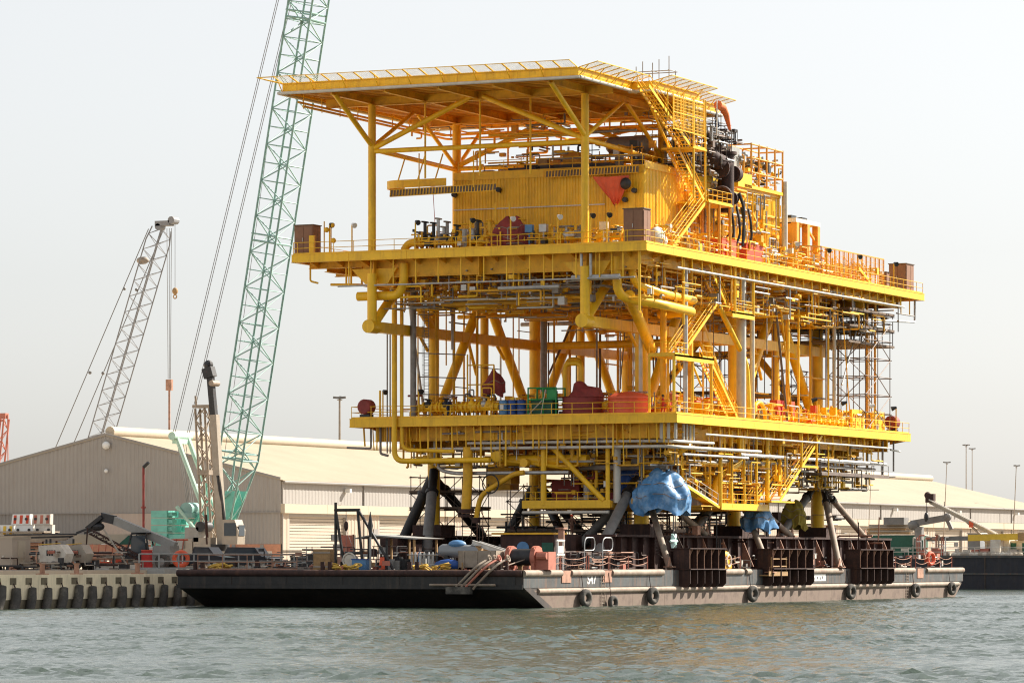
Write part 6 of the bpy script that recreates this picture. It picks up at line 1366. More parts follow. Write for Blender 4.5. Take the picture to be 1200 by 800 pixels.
lattice(lt, (-49.6, 8, 6.2), (-44.2, 9, 3.4), .4, .4, 12, .05, .035, 'dark_rust', 0, 0, (0, 1, 0)); bar(lt, 'strut', (-48.2, 8, 6.4), (-45.5, 8, 2.8), .09, 'boom_cream', 6); bar(lt, 'strut', (-49.9, 8, 6.6), (-50.2, 8, 2.8), .07, 'dark_rust', 6)
blk(lt, 'base', (-47, 8.4, 3.0), (4.5, 1.2, .45), 'white_dirty')
for k in range(3):
    pd = thing('bollard_post', ['rust orange mooring bollard near the white container', 'pale mooring bollard below the telehandler wheel', 'mooring bollard at the left frame edge'][k], 'bollard', (QX - .8, (-13.9, -3.7, -19.4)[k], 2.8))
    x, y, z = QX - .9, (-13.9, -3.7, -19.4)[k], 2.8
    part(pd, 'post', MB().pipe([(x, y, z), (x, y, z + .75), (x, y, z + .95)], [.24, .2, .32], 10), 'tan_rust'); part(pd, 'base', MB().box((x, y, z + .05), (.8, .8, .1)), 'tan_rust', smooth=False)
# red pipe rack / barrier fence row behind the telehandler
fr = thing('red_fence', 'low red lattice barrier behind the telehandler', 'fence', (-52, 18, 2.74))
for i in range(14):
    x = -56 + i * .75; bar(fr, 'picket', (x, 18.5, 2.74), (x + .4, 18.5, 5.6), .06, 'salmon', 6)
for z in (3.4, 5.5): bar(fr, 'rail', (-56, 18.5, z), (-45.4, 18.5, z), .07, 'red', 6)
# telehandler
TY = 13.0
t = thing('telehandler', 'grey telehandler with black cab and boom raised to the left', 'telehandler', (-48, TY, 2.74))
part(t, 'boom', MB().beam((-43.6, TY, 4.9), (-50.4, TY + .1, 7.4), .6, .75), 'machine_grey', smooth=False)
part(t, 'boom_head', MB().beam((-50.0, TY, 7.3), (-51.4, TY, 7.6), .5, .8).beam((-51.2, TY, 7.6), (-52.8, TY, 6.5), .9, .35).sphere((-51.8, TY, 6.7), .45, (1.6, 1, .9)), 'dark_metal', smooth=False)
part(t, 'fork_carriage', MB().beam((-52.4, TY - .8, 6.5), (-53.6, TY - .8, 6.1), .14, .2).beam((-52.4, TY + .6, 6.5), (-53.6, TY + .6, 6.1), .14, .2), 'dark_metal', smooth=False)
part(t, 'chassis', MB().box((-46.2, TY, 3.7), (5.2, 1.5, .8)).box((-44.6, TY, 4.5), (1.8, 1.7, .9)), 'machine_grey', smooth=False)
cb = part(t, 'cab', MB().beam((-48.2, TY - 1.1, 3.9), (-47.6, TY - 1.1, 6.0), .1, .12).beam((-47.6, TY - 1.1, 6.0), (-46.1, TY - 1.1, 6.1), .1, .12).beam((-46.1, TY - 1.1, 6.1), (-45.7, TY - 1.1, 4.0), .1, .12).box((-46.8, TY - .6, 6.1), (1.6, 1.1, .1)).box((-47, TY - .6, 4.0), (2.2, 1.0, .7)).beam((-47.6, TY - .1, 6.0), (-48.2, TY - .1, 3.9), .1, .12).beam((-46.1, TY - .1, 6.1), (-45.7, TY - .1, 4.0), .1, .12), 'dark_metal', smooth=False)
part(cb, 'seat', MB().box((-46.6, TY - .6, 4.7), (.6, .7, 1.0)), 'dark_metal', smooth=False)
part(cb, 'cab_glass', MB().box((-46.9, TY - 1.06, 5.1), (1.5, .03, 1.5)), 'glass', smooth=False)
for x in (-48.9, -44.4):
    for s in (-1, .8):
        w_ = part(t, 'wheel', MB().torus((x, TY + s, 3.48), (0, 1, 0), .5, .27, 20, 8), 'rubber'); part(w_, 'hub', MB().tube((x, TY + s - .2, 3.48), (x, TY + s + .2, 3.48), .34, 12), 'red' if x < -46 else 'machine_grey')
# parked vehicles
def car(lab, x, y, m, kind):
    t = thing('parked_car', lab, 'car' if kind == 'suv' else 'pickup', (x, y, 2.74)); z = 2.74
    prof = [(-2.4, .35), (2.35, .35), (2.4, .85), (1.3, 1.05), (.7, 1.75), (-1.9, 1.78), (-2.35, 1.1)] if kind == 'suv' else [(-2.6, .4), (2.5, .4), (2.5, .95), (1.5, 1.1), (.9, 1.75), (-.5, 1.78), (-.7, 1.15), (-2.6, 1.1)]
    part(t, 'body', MB().prism([(x + a_, y - .85, z + c_) for a_, c_ in prof], (0, 1.7, 0)), m, smooth=False)
    win = [(-1.75, 1.12), (.98, 1.12), (.62, 1.64), (-1.7, 1.66)] if kind == 'suv' else [(-.45, 1.18), (1.2, 1.18), (.85, 1.66), (-.42, 1.68)]
    part(t, 'window', MB().prism([(x + a_, y - .87, z + c_) for a_, c_ in win], (0, .03, 0)), 'glass', smooth=False)
    for a_ in (-1.5, 1.5):
        for s in (-.75, .75):
            w_ = part(t, 'wheel', MB().tube((x + a_, y + s - .12, z + .36), (x + a_, y + s + .12, z + .36), .36, 16), 'rubber'); part(w_, 'rim', MB().tube((x + a_, y + s - .14, z + .36), (x + a_, y + s + .14, z + .36), .2, 10), 'galvanised')
    for s in (-.6, .6): part(t, 'headlight', MB().box((x + 2.38, y + s, z + .78), (.06, .3, .16)), 'lamp_white', smooth=False)
    bar(t, 'bumper', (x - 2.42, y - .8, z + .5), (x - 2.42, y + .8, z + .5), .1, 'dark_metal', 6)
car('silver sport utility car parked in front of the teal counterweights', -53.0, 24.0, 'car_silver', 'suv')
car('dark pickup parked below the cream telescopic boom', -49.0, 28.0, 'car_dark', 'pickup'); car('dark navy car parked right of the pickup by the white posts', -47.6, 35.0, 'car_dark', 'suv')
# grey guard rail, standing along the quay by the barge
g = thing('guard_rail', 'grey steel guard rail along the quay edge in front of the parked cars', 'guard rail', (-40, 20, 2.8))
railing(g, [(-42.5, 4.5, 3.2), (-41, 9, 3.2), (-40, 24, 3.2), (-40, 40, 3.2)], 'grey_paint', 1.35, 2.6, .06); 
blk2(g, 'kerb_base', (-43.2, 4.2, 2.78), (-39.7, 8.6, 3.2), 'grey_paint'); blk2(g, 'kerb_base', (-41.4, 8.6, 2.78), (-39.6, 40, 3.19), 'grey_paint')
rs_ = thing('red_standpipe', 'tall thin red standpipe in front of the warehouse gable', 'standpipe', (-74.0, 58, 2.74)); bar(rs_, 'pipe', (-73.0, 58, 2.74), (-73.0, 58, 13.8), .13, 'red_dull', 8); part(rs_, 'nozzle', MB().tube((-73.0, 58, 13.7), (-72.4, 58, 14.2), .18, 8), 'dark_metal'); part(rs_, 'flange', MB().tube((-73, 58, 9.4), (-73, 58, 9.6), .26, 8), 'red_dull')
lr = thing('life_ring', 'orange red life ring hung on the guard rail end', 'life ring', (-42, 11, 3.6)); part(lr, 'ring', MB().torus((-42.0, 11.2, 4.1), (.42, -.9, 0), .62, .2, 20, 8), 'orange_red'); part(lr, 'stand', MB().tube((-42, 11.5, 2.8), (-42, 11.5, 4.6), .06, 6), 'white_paint')
rb = thing('red_drum', 'red steel drum standing left of the life ring', 'drum', (-44.3, 9, 2.74)); part(rb, 'barrel', MB().tube((-44.3, 9, 2.74), (-44.3, 9, 4.5), .5, 14), 'coverall_red'); part(rb, 'rim', MB().torus((-44.3, 9, 4.5), (0, 0, 1), .5, .05, 14, 5).torus((-44.3, 9, 3.6), (0, 0, 1), .5, .05, 14, 5), 'red')
wp = thing('white_bin', 'white plastic box behind the life ring', 'bin', (-50, 20, 2.74)); part(wp, 'box', MB().box((-49.5, 19.5, 4.5), (2.2, 1.2, .6)), 'white_paint', smooth=False); part(wp, 'stand', MB().box((-49.5, 19.5, 3.4), (1.8, .9, 1.4)), 'grey_paint', smooth=False)
# striped red and white barriers and pink blocks near the barge, right of the cranes
for i, (x, y, lab) in enumerate([(-50.6, 44, 'red and white striped barrier at the wall foot, leftmost near the dark car'), (-49.4, 44.5, 'red and white striped barrier at the wall foot, second near the dark car'), (-47.4, 45.5, 'white barrier with a dark socket beside the striped panel'), (-44.6, 46, 'tall striped panel barrier next to the black skip')]):
    barrier(lab, (x, y, 2.74 if i < 3 else 2.9), 'white_dirty', 'salmon', 2, 1.15)
sk_ = thing('skip', 'low black steel skip standing beside the striped barriers', 'skip', (-44.5, 42, 2.74)); part(sk_, 'body', MB().prism([(-46.8, 41.5, 2.9), (-43.2, 41.5, 2.9), (-42.8, 41.5, 4.3), (-46.9, 41.5, 3.9)], (0, 1.6, 0)), 'dark_metal', smooth=False); part(sk_, 'lip', MB().beam((-46.9, 41.45, 4.0), (-42.8, 41.45, 4.4), .08, .12), 'dark_metal', smooth=False)
wf_ = thing('timber_fence', 'rusty red rail fence in front of the roller door', 'fence', (-40, 44, 2.8))
for z in (3.6, 4.7): part(wf_, 'rail', MB().beam((-39.8, 41, z), (-39.8, 60, z), .1, .24), 'tan_rust', smooth=False)
for y in np.arange(41, 61, 3.2): bar(wf_, 'post', (-39.7, y, 2.8), (-39.7, y, 6.5 if int(y) % 2 else 5.0), .09, 'tan_rust', 6)
ps = thing('pink_panel', 'salmon painted steel panel leaning by the striped barriers', 'panel', (-44, 50, 2.74)); part(ps, 'sheet', MB().box((-44.4, 49, 4.5), (1.4, .1, 3.2)), 'salmon', smooth=False); part(ps, 'frame', MB().beam((-45.2, 49, 2.8), (-45.2, 49, 6.1), .1, .12).beam((-43.6, 49, 2.8), (-43.6, 49, 6.1), .1, .12), 'white_dirty', smooth=False)

for o_ in list(COL.objects):                                      # the paved yard behind the quay edge lies a step higher
    if o_.parent is None and abs(o_.location.z - 2.74) < 1e-3 and o_['category'] not in ('warehouse', 'lamp mast', 'crane', 'mast', 'standpipe'):
        o_.location.z += .38
        if o_['category'] in ('car', 'pickup'): o_.scale = (1.15, 1.15, 1.2)
# ---------------------------------------------------------------- gear on the barge deck, front end
d0 = DZ + .03
fa = thing('a_frame', 'black steel lifting frame with a diagonal stay at the front of the barge deck', 'lifting frame', (-18, -2, d0))
for p, q in (((-18.9, -3, d0), (-18.9, -3, 8.9)), ((-18.0, -3, d0), (-18.9, -3, 8.2)), ((-16.3, -3, d0), (-16.8, -3, 8.2)), ((-19.0, -3, 8.25), (-16.6, -3, 8.25)), ((-16.7, -3, 8.2), (-13.4, -3, d0)), ((-18.0, -3, 4.6), (-16.4, -3, 4.6))): bar(fa, 'frame_tube', p, q, .13, 'black_paint', 8)
bar(fa, 'rope', (-17.9, -3, 8.2), (-17.9, -3, 7.3), .03, 'cable', 5); part(fa, 'hook_block', MB().sphere((-17.9, -3, 6.9), .24, (.8, .8, 1.8)), 'dark_rust')
for dx in (-.3, .6): bar(fa, 'rope', (-17.9, -3, 6.6), (-17.6 + dx, -3, 4.4), .02, 'cable', 5)
part(fa, 'winch_drum', MB().tube((-17.4, -3.4, 4.0), (-17.4, -2.6, 4.0), .5, 12).torus((-17.4, -3.4, 4.0), (0, 1, 0), .6, .08, 14, 5), 'white_dirty')
wb_ = thing('wooden_crate', 'brown plywood crate beside the black lifting frame', 'crate', (-20.2, -2, d0)); part(wb_, 'crate_box', MB().box((-20.3, -2.2, d0 + .9), (1.6, 1.4, 1.8)), 'wood', smooth=False); part(wb_, 'batten', MB().box((-20.3, -2.92, d0 + .3), (1.6, .05, .15)).box((-20.3, -2.92, d0 + 1.5), (1.6, .05, .15)), 'tan_steel', smooth=False)
sh = thing('deck_shelter', 'open sided shelter with grey sheet roof on the barge deck', 'shelter', (-13.6, 0, d0))
part(sh, 'roof_sheet', MB().prism([(-16.0, -2.2, 6.15), (-11.4, -2.2, 5.85), (-11.6, -2.2, 5.75), (-16.2, -2.2, 6.05)], (0, 5, 0)).prism([(-17.4, -2.4, 5.9), (-15.6, -2.4, 6.2), (-15.6, -2.4, 6.1), (-17.4, -2.4, 5.8)], (0, 5, 0)), 'grey_paint', smooth=False)
for x in (-16.3, -14.6, -12.0):
    for y in (-1.9, 2.4): blk2(sh, 'post', (x - .08, y - .08, d0), (x + .08, y + .08, 5.85), 'wood' if x > -13 or y > 0 else 'dark_metal')
part(sh, 'workbench', MB().box((-13.8, 1.2, d0 + .5), (3.6, 1.2, .9)), 'dark_metal', smooth=False)
for i in range(9): blk(sh, 'stored_box', (-15.8 + i * .48, rq.uniform(-.8, 2), d0 + .4), (.5, .6, rq.uniform(.5, 1.6)), rq.choice(['dark_metal', 'dark_rust', 'green_dark', 'grey_paint', 'wood']))
bp_ = thing('marker_pole', 'dark pole with a pointed diamond topmark on the barge deck', 'pole', (-15.3, -3.6, d0)); bar(bp_, 'pole', (-15.3, -3.6, d0), (-15.3, -3.6, 6.2), .09, 'grey_paint'); part(bp_, 'topmark', MB().pipe([(-15.3, -3.6, 5.9), (-15.3, -3.6, 6.9), (-15.3, -3.6, 8.1)], [.08, .24, .03], 8), 'dark_metal')
cn = thing('traffic_cone', 'orange traffic drum right of the diamond topped pole', 'traffic drum', (-14.5, -3.4, d0)); part(cn, 'drum', MB().pipe([(-14.3, -3.4, d0), (-14.3, -3.4, d0 + 1.1)], [.28, .2], 12), 'orange_red'); part(cn, 'base', MB().box((-14.3, -3.4, d0 + .04), (.7, .7, .08)), 'dark_metal', smooth=False)
bd = thing('blue_box', 'blue plastic box left of the diamond topped pole', 'box', (-16.4, -3, d0)); part(bd, 'box', MB().box((-16.3, -3.4, d0 + .45), (1.3, .8, .9)), 'blue_pale', smooth=False); part(bd, 'lid', MB().box((-16.3, -3.4, d0 + .93), (1.4, .9, .08)), 'blue', smooth=False)
for i, (x0, x1, lab) in enumerate([(-18.4, -15.8, 'heap of yellow mooring rope left of the blue plastic box'), (-30.6, -28.2, 'heap of yellow mooring rope at the left end of the barge deck'), (-10.8, -7.6, 'heap of yellow mooring rope below the grey deck tank')]):
    r = random.Random(60 + i); b = MB()
    for k in range(15):
        x = r.uniform(x0, x1); b.torus((x, -4.6 + r.uniform(-.3, .3), d0 + r.uniform(.05, .5)), (r.uniform(-.5, .5), r.uniform(-.5, .5), 1), r.uniform(.25, .45), .07, 12, 5)
    solid('rope_coil', lab, 'rope', b, 'rope_yellow', ((x0 + x1) / 2, -4.6, d0), 'yellow rope heaps on the barge deck')
tk = thing('deck_tank', 'grey canvas covered tank with a blue sheet on top on the barge deck', 'tank', (-8.4, -1, d0))
part(tk, 'tank', MB().pipe([(-10.0, -1, 4.8), (-9.7, -1, 4.8), (-6.6, -1, 4.7), (-6.3, -1, 4.7)], [.42, .58, .58, .4], 12), 'vessel_grey'); part(tk, 'sheet', MB().sphere((-8.4, -1, 5.35), .6, (1.4, 1, .6)), 'blue_pale'); part(tk, 'saddle', MB().box((-9.2, -1, 3.8), (.4, 1.2, 1.2)).box((-7, -1, 3.8), (.4, 1.2, 1.2)), 'dark_metal', smooth=False)
for i, (y, z) in enumerate(((-1.2, 5.5), (.2, 5.4))):
    bt = thing('steel_beam', ['long pale steel beam sloping down behind the grey deck tank', 'second pale steel beam lying beside the sloping beam'][i], 'beam', (-4.5, y, d0)); part(bt, 'beam', MB().ibeam((-6.9, y, z), (-1.8, y, 4.0), .3, .4), 'galvanised', smooth=False); part(bt, 'packer', MB().box((-2.4, y, 3.6), (.4, .5, .9)).box((-6.3, y + .1, 4.2), (.5, .5, 2.0)), 'wood', smooth=False)
bn = thing('open_bin', 'grey brown open steel bin in front of the deck tank', 'bin', (-5.4, -3, d0)); b = MB(); b.box((-5.4, -3.4, d0 + .9), (3.4, .1, 1.5)).box((-5.4, -1.9, d0 + .9), (3.4, .1, 1.5)).box((-7.1, -2.65, d0 + .9), (.1, 1.6, 1.5)).box((-3.7, -2.65, d0 + .9), (.1, 1.6, 1.5)).box((-5.4, -2.65, d0 + .2), (3.4, 1.6, .1)); part(bn, 'bin_shell', b, 'tan_steel', smooth=False)
for x in (-6.6, -5.4, -4.2): blk(bn, 'rib', (x, -3.48, d0 + .9), (.1, .08, 1.5), 'tan_steel')
bl = thing('blue_sheet', 'folded dark blue sheet lying under the deck tank', 'sheet', (-8.4, -3, d0)); part(bl, 'sheet', MB().sphere((-8.3, -3.0, d0 + .4), .9, (1.5, .7, .6)), 'blue'); part(bl, 'pallet', MB().box((-8.3, -3, d0 + .06), (2.4, 1.2, .12)), 'wood', smooth=False)
# scaffold poles and small bottles between
gb = thing('gas_bottle_rack', 'rack of grey gas bottles left of the deck tank', 'rack', (-11, -2, d0))
for i in range(9): part(gb, 'gas_bottle', MB().pipe([(-12.0 + i * .27, -2.4 + .2 * (i % 3), d0), (-12.0 + i * .27, -2.4 + .2 * (i % 3), d0 + 1.3), (-12.0 + i * .27, -2.4 + .2 * (i % 3), d0 + 1.55)], [.12, .12, .05], 8), rq.choice(['grey_paint', 'blue_pale', 'galvanised', 'dark_metal', 'white_dirty']))
for z in (.5, 1.3): bar(gb, 'rack_bar', (-12.3, -2.6, d0 + z), (-9.4, -2.6, d0 + z), .04, 'galvanised', 6)
# winch with black drum, red side frames
wn = thing('deck_winch', 'salmon red deck winch with a black rope drum near the barge corner', 'winch', (-1.5, -1.5, d0))
part(wn, 'drum', MB().tube((-2.9, -1.6, d0 + 1.1), (-1.0, -1.6, d0 + 1.1), .7, 16), 'dark_metal'); 
for x in (-3.1, -.8): part(wn, 'side_frame', MB().box((x, -1.6, d0 + .95), (.28, 1.6, 1.9)).tube((x - .2, -1.6, d0 + 1.1), (x + .2, -1.6, d0 + 1.1), .95, 16), 'salmon')
part(wn, 'gearbox', MB().box((.0 - .1, -1.4, d0 + .8), (1.3, 1.5, 1.5)).tube((-.4, -2.3, d0 + 1.2), (.5, -2.3, d0 + 1.2), .3, 10), 'salmon', smooth=False)
bar(wn, 'rope', (-1.6, -2.2, d0 + .9), (-2.0, -5.6, d0 + .3), .05, 'rub_rail', 6)
for i, (x, m) in enumerate(((-5.0, 'rub_rail'), (-4.5, 'rub_rail'), (-4.1, 'salmon'), (-3.3, 'rub_rail'))):
    pt = thing('mooring_chain', ['pale mooring line leaning over the barge end, leftmost', 'pale mooring line second from left over the barge end', 'knotted salmon rope hanging with the mooring lines', 'pale mooring line rightmost over the barge end'][i], 'rope', (x, BY0, d0))
    part(pt, 'line', MB().pipe([(x + 1.3, BY0 + 1.4, d0 + 1.0), (x + .9, BY0 + .2, d0 + .5), (x + .5, BY0 - .45, d0 - .05), (x - .8, BY0 - .55, 1.85), (x - 1.0, BY0 - .55, 1.6)], .10, 8, .2), m)
    part(pt, 'end_loop', MB().torus((x + 1.3, BY0 + 1.4, d0 + 1.0), (1, 0, .3), .26, .08, 10, 5), m)
fk = thing('fender_bar', 'pale horizontal bar and dark fender hung on the barge end', 'fender', (-5.5, BY0 - .5, 1.7)); part(fk, 'bar', MB().tube((-8.3, BY0 - .55, 1.95), (-2.3, BY0 - .5, 1.95), .1, 8), 'rub_rail'); part(fk, 'pad', MB().box((-5.6, BY0 - .5, 1.5), (2.2, .6, .6)), 'rubber', smooth=False)
# white frame with hoops, loop rails
wfm = thing('white_stand', 'white steel stand beside the red winch', 'stand', (.0 - 1.2, 4, d0))
for y in (4.0, 5.2): bar(wfm, 'leg', (-1.4, y, d0), (-1.4, y + .1, d0 + 2.6), .09, 'white_paint', 6)
for z in (1.3, 2.5): bar(wfm, 'rail', (-1.4, 3.9, d0 + z), (-1.4, 5.4, d0 + z), .10, 'white_paint', 6)
blk(wfm, 'panel', (-1.4, 4.6, d0 + 1.75), (.1, 1.2, .6), 'white_paint')
hr_ = thing('hoop_rail', 'grey steel hoop rails by the gangway opening on the barge edge', 'hoop rail', (-1.2, 12, d0))
for y0 in (9.3, 13.2): part(hr_, 'hoop', MB().pipe([(-1.2, y0, d0), (-1.2, y0, d0 + 2.8), (-1.2, y0 + 2.2, d0 + 2.8), (-1.2, y0 + 2.2, d0 + 1.7), (-1.2, y0, d0 + 1.7)], .045, 8, .7), 'galvanised')
os_ = thing('steel_post', 'rusty brown steel post standing on the deck behind the hoop rails', 'post', (-8, 16, d0)); bar(os_, 'post', (-6.6, 16.5, d0), (-6.6, 16.5, 6.8), .3, 'tan_rust', 10); part(os_, 'head', MB().box((-6.6, 16.5, 6.8), (.8, .8, .15)), 'tan_rust', smooth=False)
gn = thing('deck_generator', 'brown and green machinery unit behind the hoop rails in the shade', 'machine', (-10, 17, d0)); part(gn, 'housing', MB().box((-10.0, 18, d0 + 1.6), (5.2, 2.6, 3.0)), 'dark_rust', smooth=False); part(gn, 'roof', MB().box((-10.4, 18, d0 + 3.2), (6.0, 3, .16)), 'yellow_deep', smooth=False); part(gn, 'vent', MB().tube((-10.4, 16.6, d0 + 1.9), (-10.4, 16.8, d0 + 1.9), .6, 14), 'blue_pale'); part(gn, 'door', MB().box((-8, 16.66, d0 + 1.3), (1.1, .08, 2.2)), 'green_dark', smooth=False)
st = thing('star_light', 'pale mint star shaped buoy light hung by the sunlit brace', 'buoy', (-1.2, 29, 6)); b = MB().sphere((-1.0, 28.9, 5.7), .45, (.5, 1, 1), 12, 8)
part(st, 'core', b, 'cyan_pale')
for k in range(6): a_ = k * math.pi / 3; part(st, 'point', MB().pipe([(-1.0, 28.9 + .3 * math.cos(a_), 5.7 + .3 * math.sin(a_)), (-1.0, 28.9 + .8 * math.cos(a_), 5.7 + .75 * math.sin(a_))], [.26, .1], 6), 'cyan_pale')
bar(st, 'cord', (-1.0, 28.9, 6.2), (-1.0, 28.9, 8.6), .03, 'cable', 5)
ws = thing('wooden_ledge', 'small wooden ledge with rails at the foot of the middle right brace', 'ledge', (-.2, 50, 2.6)); part(ws, 'boards', MB().box2((-1.4, 47.6, 2.5), (1.0, 52.6, 2.62)).box2((.95, 47.6, 2.62), (1.0, 52.6, 2.95)), 'wood', smooth=False)
for z in (3.4, 4.1): bar(ws, 'rail', (.9, 48.4, z), (.9, 52.5, z), .06, 'wood', 6)
for y in (48.5, 52.4): bar(ws, 'post', (.9, y, 2.6), (.9, y, 4.3), .06, 'wood', 6)
for i, (x, y, m, lab) in enumerate([(-2.2, 38.4, 'salmon', 'salmon red gas rack beside the nearest support frame'), (-2.0, 40.6, 'white_dirty', 'whitish machinery bundle between the near and middle frames'), (-2.6, 62.8, 'tan_rust', 'rusty machinery between middle and far frames'), (-2.2, 65.4, 'salmon', 'salmon box with dark hole between middle and far frames'), (-1.8, 43, 'yellow_deep', 'yellow hose reel left of the middle frame')]):
    q = thing('deck_gear', lab, 'machinery', (x, y, d0)); part(q, 'base', MB().box((x, y, d0 + .5), (1.0, 1.8, .9)), m, smooth=False); part(q, 'top', MB().tube((x, y - .6, d0 + 1.3), (x, y + .6, d0 + 1.3), .4, 10), m); part(q, 'coil', MB().torus((x + .55, y, d0 + .8), (1, 0, 0), .55, .09, 16, 6), 'white_dirty' if i != 1 else 'dark_metal')
oc = thing('orange_float', 'orange life ring standing upright on the far end of the barge deck', 'life ring', (-1, 100.6, d0)); part(oc, 'ring', MB().torus((-.9, 100.4, d0 + 1.0), (1, -.3, 0), .6, .2, 18, 8), 'orange_red'); part(oc, 'stand', MB().tube((-1.1, 100.5, d0), (-1.1, 100.5, d0 + 1.6), .05, 6), 'tan_rust')

# ---------------------------------------------------------------- black barge moored behind, with its cranes and gear
bb_ = thing('work_barge', 'black hulled work barge moored along the quay beyond the platform', 'barge', (-35, 250, 0))
part(bb_, 'hull', MB().box2((-58, 214, -1.5), (-8, 300, 4.4)), 'navy_hull', smooth=False); part(bb_, 'rub_strip', MB().box2((-58, 213.8, 2.0), (-8, 213.99, 2.2)).box2((-58, 213.8, 4.3), (-8, 214.2, 4.62)), 'hull_grey', smooth=False)
part(bb_, 'deck', MB().box2((-57.8, 214.2, 4.4), (-8.2, 299.8, 4.46)), 'tan_steel', smooth=False)
for i in range(8): blk2(bb_, 'hull_frame', (-57 + 6.3 * i, 213.9, 0), (-56.8 + 6.3 * i, 213.995, 4.3), 'hull_dark')
dk = 4.46
def deck_crane(lab, p0, p1, m, w0, m2=None):
    t = thing('deck_crane', lab, 'crane', (p0[0], p0[1], dk)); p0, p1 = V(p0), V(p1)
    part(t, 'boom', MB().beam(p0, p1, w0, w0 * 1.1), m, smooth=False); return t, p0, p1
t, p0, p1 = deck_crane('white telescopic crane boom sloping up to the left on the black barge', (-31.6, 219, 7.3), (-41.2, 219, 12.0), 'boom_cream', .5)
for s in (-.4, .4): bar(t, 'boom_edge', p0 + V((0, s - .3, .3)), p1 + V((0, s - .3, .3)), .09, 'white_dirty', 6)
part(t, 'boom_tip', MB().box((-41.2, 219, 12.5), (1.2, .9, 1.2)).sphere((-41.6, 219, 12.9), .5), 'dark_rust', smooth=False)
for x in (-41.8, -39.2): bar(t, 'hoist_rope', (x, 219, 12), (x, 219, 9.6 if x > -40 else 10.3), .05, 'cable', 5)
part(t, 'hook_block', MB().sphere((-41.8, 219, 9.9), .42, (.8, .8, 1.6)), 'dark_metal'); part(t, 'base', MB().box((-31, 219, 6), (3, 2.4, 3)), 'white_dirty', smooth=False); bar(t, 'luffing_ram', (-33, 219, 6.6), (-36.4, 219, 9.6), .16, 'tan_steel', 8); part(t, 'tag_plate', MB().box((-35.2, 218.6, 8.9), (.6, .1, .9)), 'orange_red', smooth=False)
t, p0, p1 = deck_crane('orange yellow stowed crane boom lying level on the black barge', (-35.0, 217, 7.0), (-27.8, 217, 7.15), 'barrier_yellow', .8)
part(t, 'inner_boom', MB().beam((-41.0, 217, 6.85), (-35, 217, 6.95), .55, .6), 'boom_grey', smooth=False); part(t, 'boom_tip', MB().box((-27.4, 217, 7.1), (.9, 1, 1.1)), 'wood', smooth=False); part(t, 'pedestal', MB().box((-31, 217, 5.6), (1.4, 1.4, 2.3)), 'white_dirty', smooth=False)
t, p0, p1 = deck_crane('dark grey folded crane arm left of the white boom', (-44.6, 221, 9.0), (-39.6, 221, 9.8), 'boom_grey', .8)
part(t, 'elbow', MB().beam((-39.6, 221, 9.9), (-38.8, 221, 8.2), .5, .5).sphere((-39.4, 221, 9.9), .6), 'boom_grey', smooth=False); part(t, 'knuckle', MB().sphere((-44.3, 221, 8.8), .9, (1, 1, .8)), 'boom_grey'); part(t, 'post', MB().box((-43.5, 221, 6.5), (1, 1, 4.2)), 'boom_grey', smooth=False)
def cabin(lab, x0, x1, y, z1, m, nwin=0):
    t = thing('deck_cabin', lab, 'cabin', ((x0 + x1) / 2, y, dk)); part(t, 'wall', MB().box2((x0, y, dk), (x1, y + 3, z1)), m, smooth=False); part(t, 'roof', MB().box2((x0 - .1, y - .1, z1), (x1 + .1, y + 3.1, z1 + .12)), 'white_dirty', smooth=False)
    for k in range(nwin): blk(t, 'door', (x0 + (k + .5) * (x1 - x0) / nwin, y - .01, dk + 1.0), (.8, .06, 1.7), 'green_dark')
cabin('dark green long cabin on the black barge left of the pipes', -52, -43.6, 222, 7.4, 'green_dark'); cabin('white cabin with green doors under the orange boom', -33.2, -25.0, 218.5, 6.5, 'white_dirty', 5); cabin('small teal grey cabin below the white boom', -36.0, -34.2, 219.5, 7.6, 'vessel_grey')
t = thing('timber_stack', 'stack of tan timber and pipes on the green cabin', 'stack', (-48, 223, 7.5))
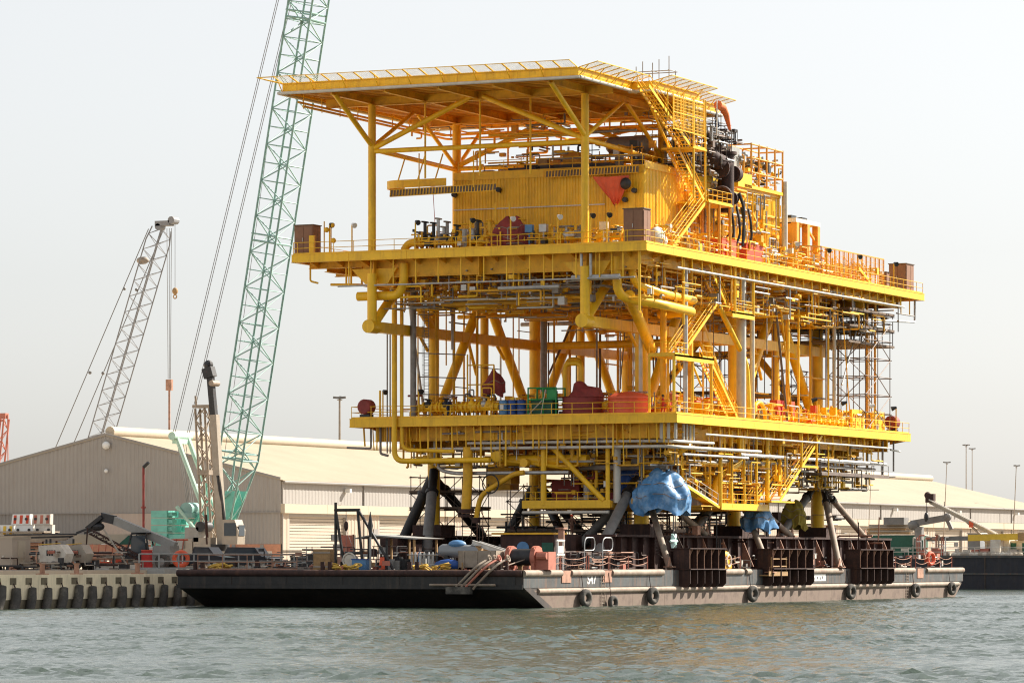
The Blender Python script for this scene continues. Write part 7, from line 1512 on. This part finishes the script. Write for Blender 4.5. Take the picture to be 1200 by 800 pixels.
for i in range(14): bar(t, 'plank', (-52 + rq.uniform(0, 1), 222.4 + .18 * i, 7.7 + .28 * (i % 5)), (-45.6 + rq.uniform(-1, .8), 222.4 + .18 * i, 7.7 + .28 * (i % 5)), .14, rq.choice(['tan_steel', 'wood', 'boom_cream']), 6)
blk(t, 'box', (-47.6, 223, 9.4), (3, 2, 1.0), 'boom_grey')
t = thing('valve_tree', 'jumble of salmon and white pipework amid the black barge deck', 'pipework', (-41, 217, dk))
for i in range(26):
    x = rq.uniform(-43, -38); z = rq.uniform(dk, 7.6); part(t, 'spool', MB().pipe([(x, 216.5, dk), (x, 216.5, z), (x + rq.uniform(-.8, .8), 216.5, z)], .11, 6, .2), rq.choice(['salmon', 'white_dirty', 'salmon', 'white_paint', 'green_dark', 'tan_rust', 'boom_cream']))
g_ = thing('deck_rail', 'white railing posts along the near end of the black barge', 'railing', (-35, 214.6, dk))
railing(g_, [(-50, 214.6, dk), (-12, 214.6, dk)], 'white_dirty', 1.2, 2.4, .05)
t = thing('sand_bags', 'row of pale bags lying along the black barge deck edge', 'bags', (-30, 215.4, dk))
for i in range(16): part(t, 'bag', MB().sphere((-36.6 + .62 * i, 215.6, dk + .25), .4, (1.3, 1, .8), 8, 5), rq.choice(['white_dirty', 'boom_cream', 'insulation_white']))
for i in range(22):
    x = rq.uniform(-49, -24); m = rq.choice(['white_dirty', 'tan_rust', 'salmon', 'boom_cream', 'green_dark', 'dull_pipe']); blk(bb_, 'deck_fitting', (x, 216 + rq.uniform(0, 2), dk + .4), (rq.uniform(.5, 1.4), .7, rq.uniform(.5, 1.5)), m)
bird = solid('seabird', 'small dark seabird flying above the far right roof', 'bird', MB().sphere((-100, 330, 20), .22, (2.2, .8, .8), 8, 5).prism([(-100, 330, 20.1), (-99.6, 330, 20.1), (-100.5, 330, 21.2)], (0, .1, 0)).prism([(-100, 330.1, 20.0), (-99.5, 330.1, 20.0), (-99.2, 330.3, 19.4)], (0, .1, 0)), 'dark_metal', (-100, 330, 20))
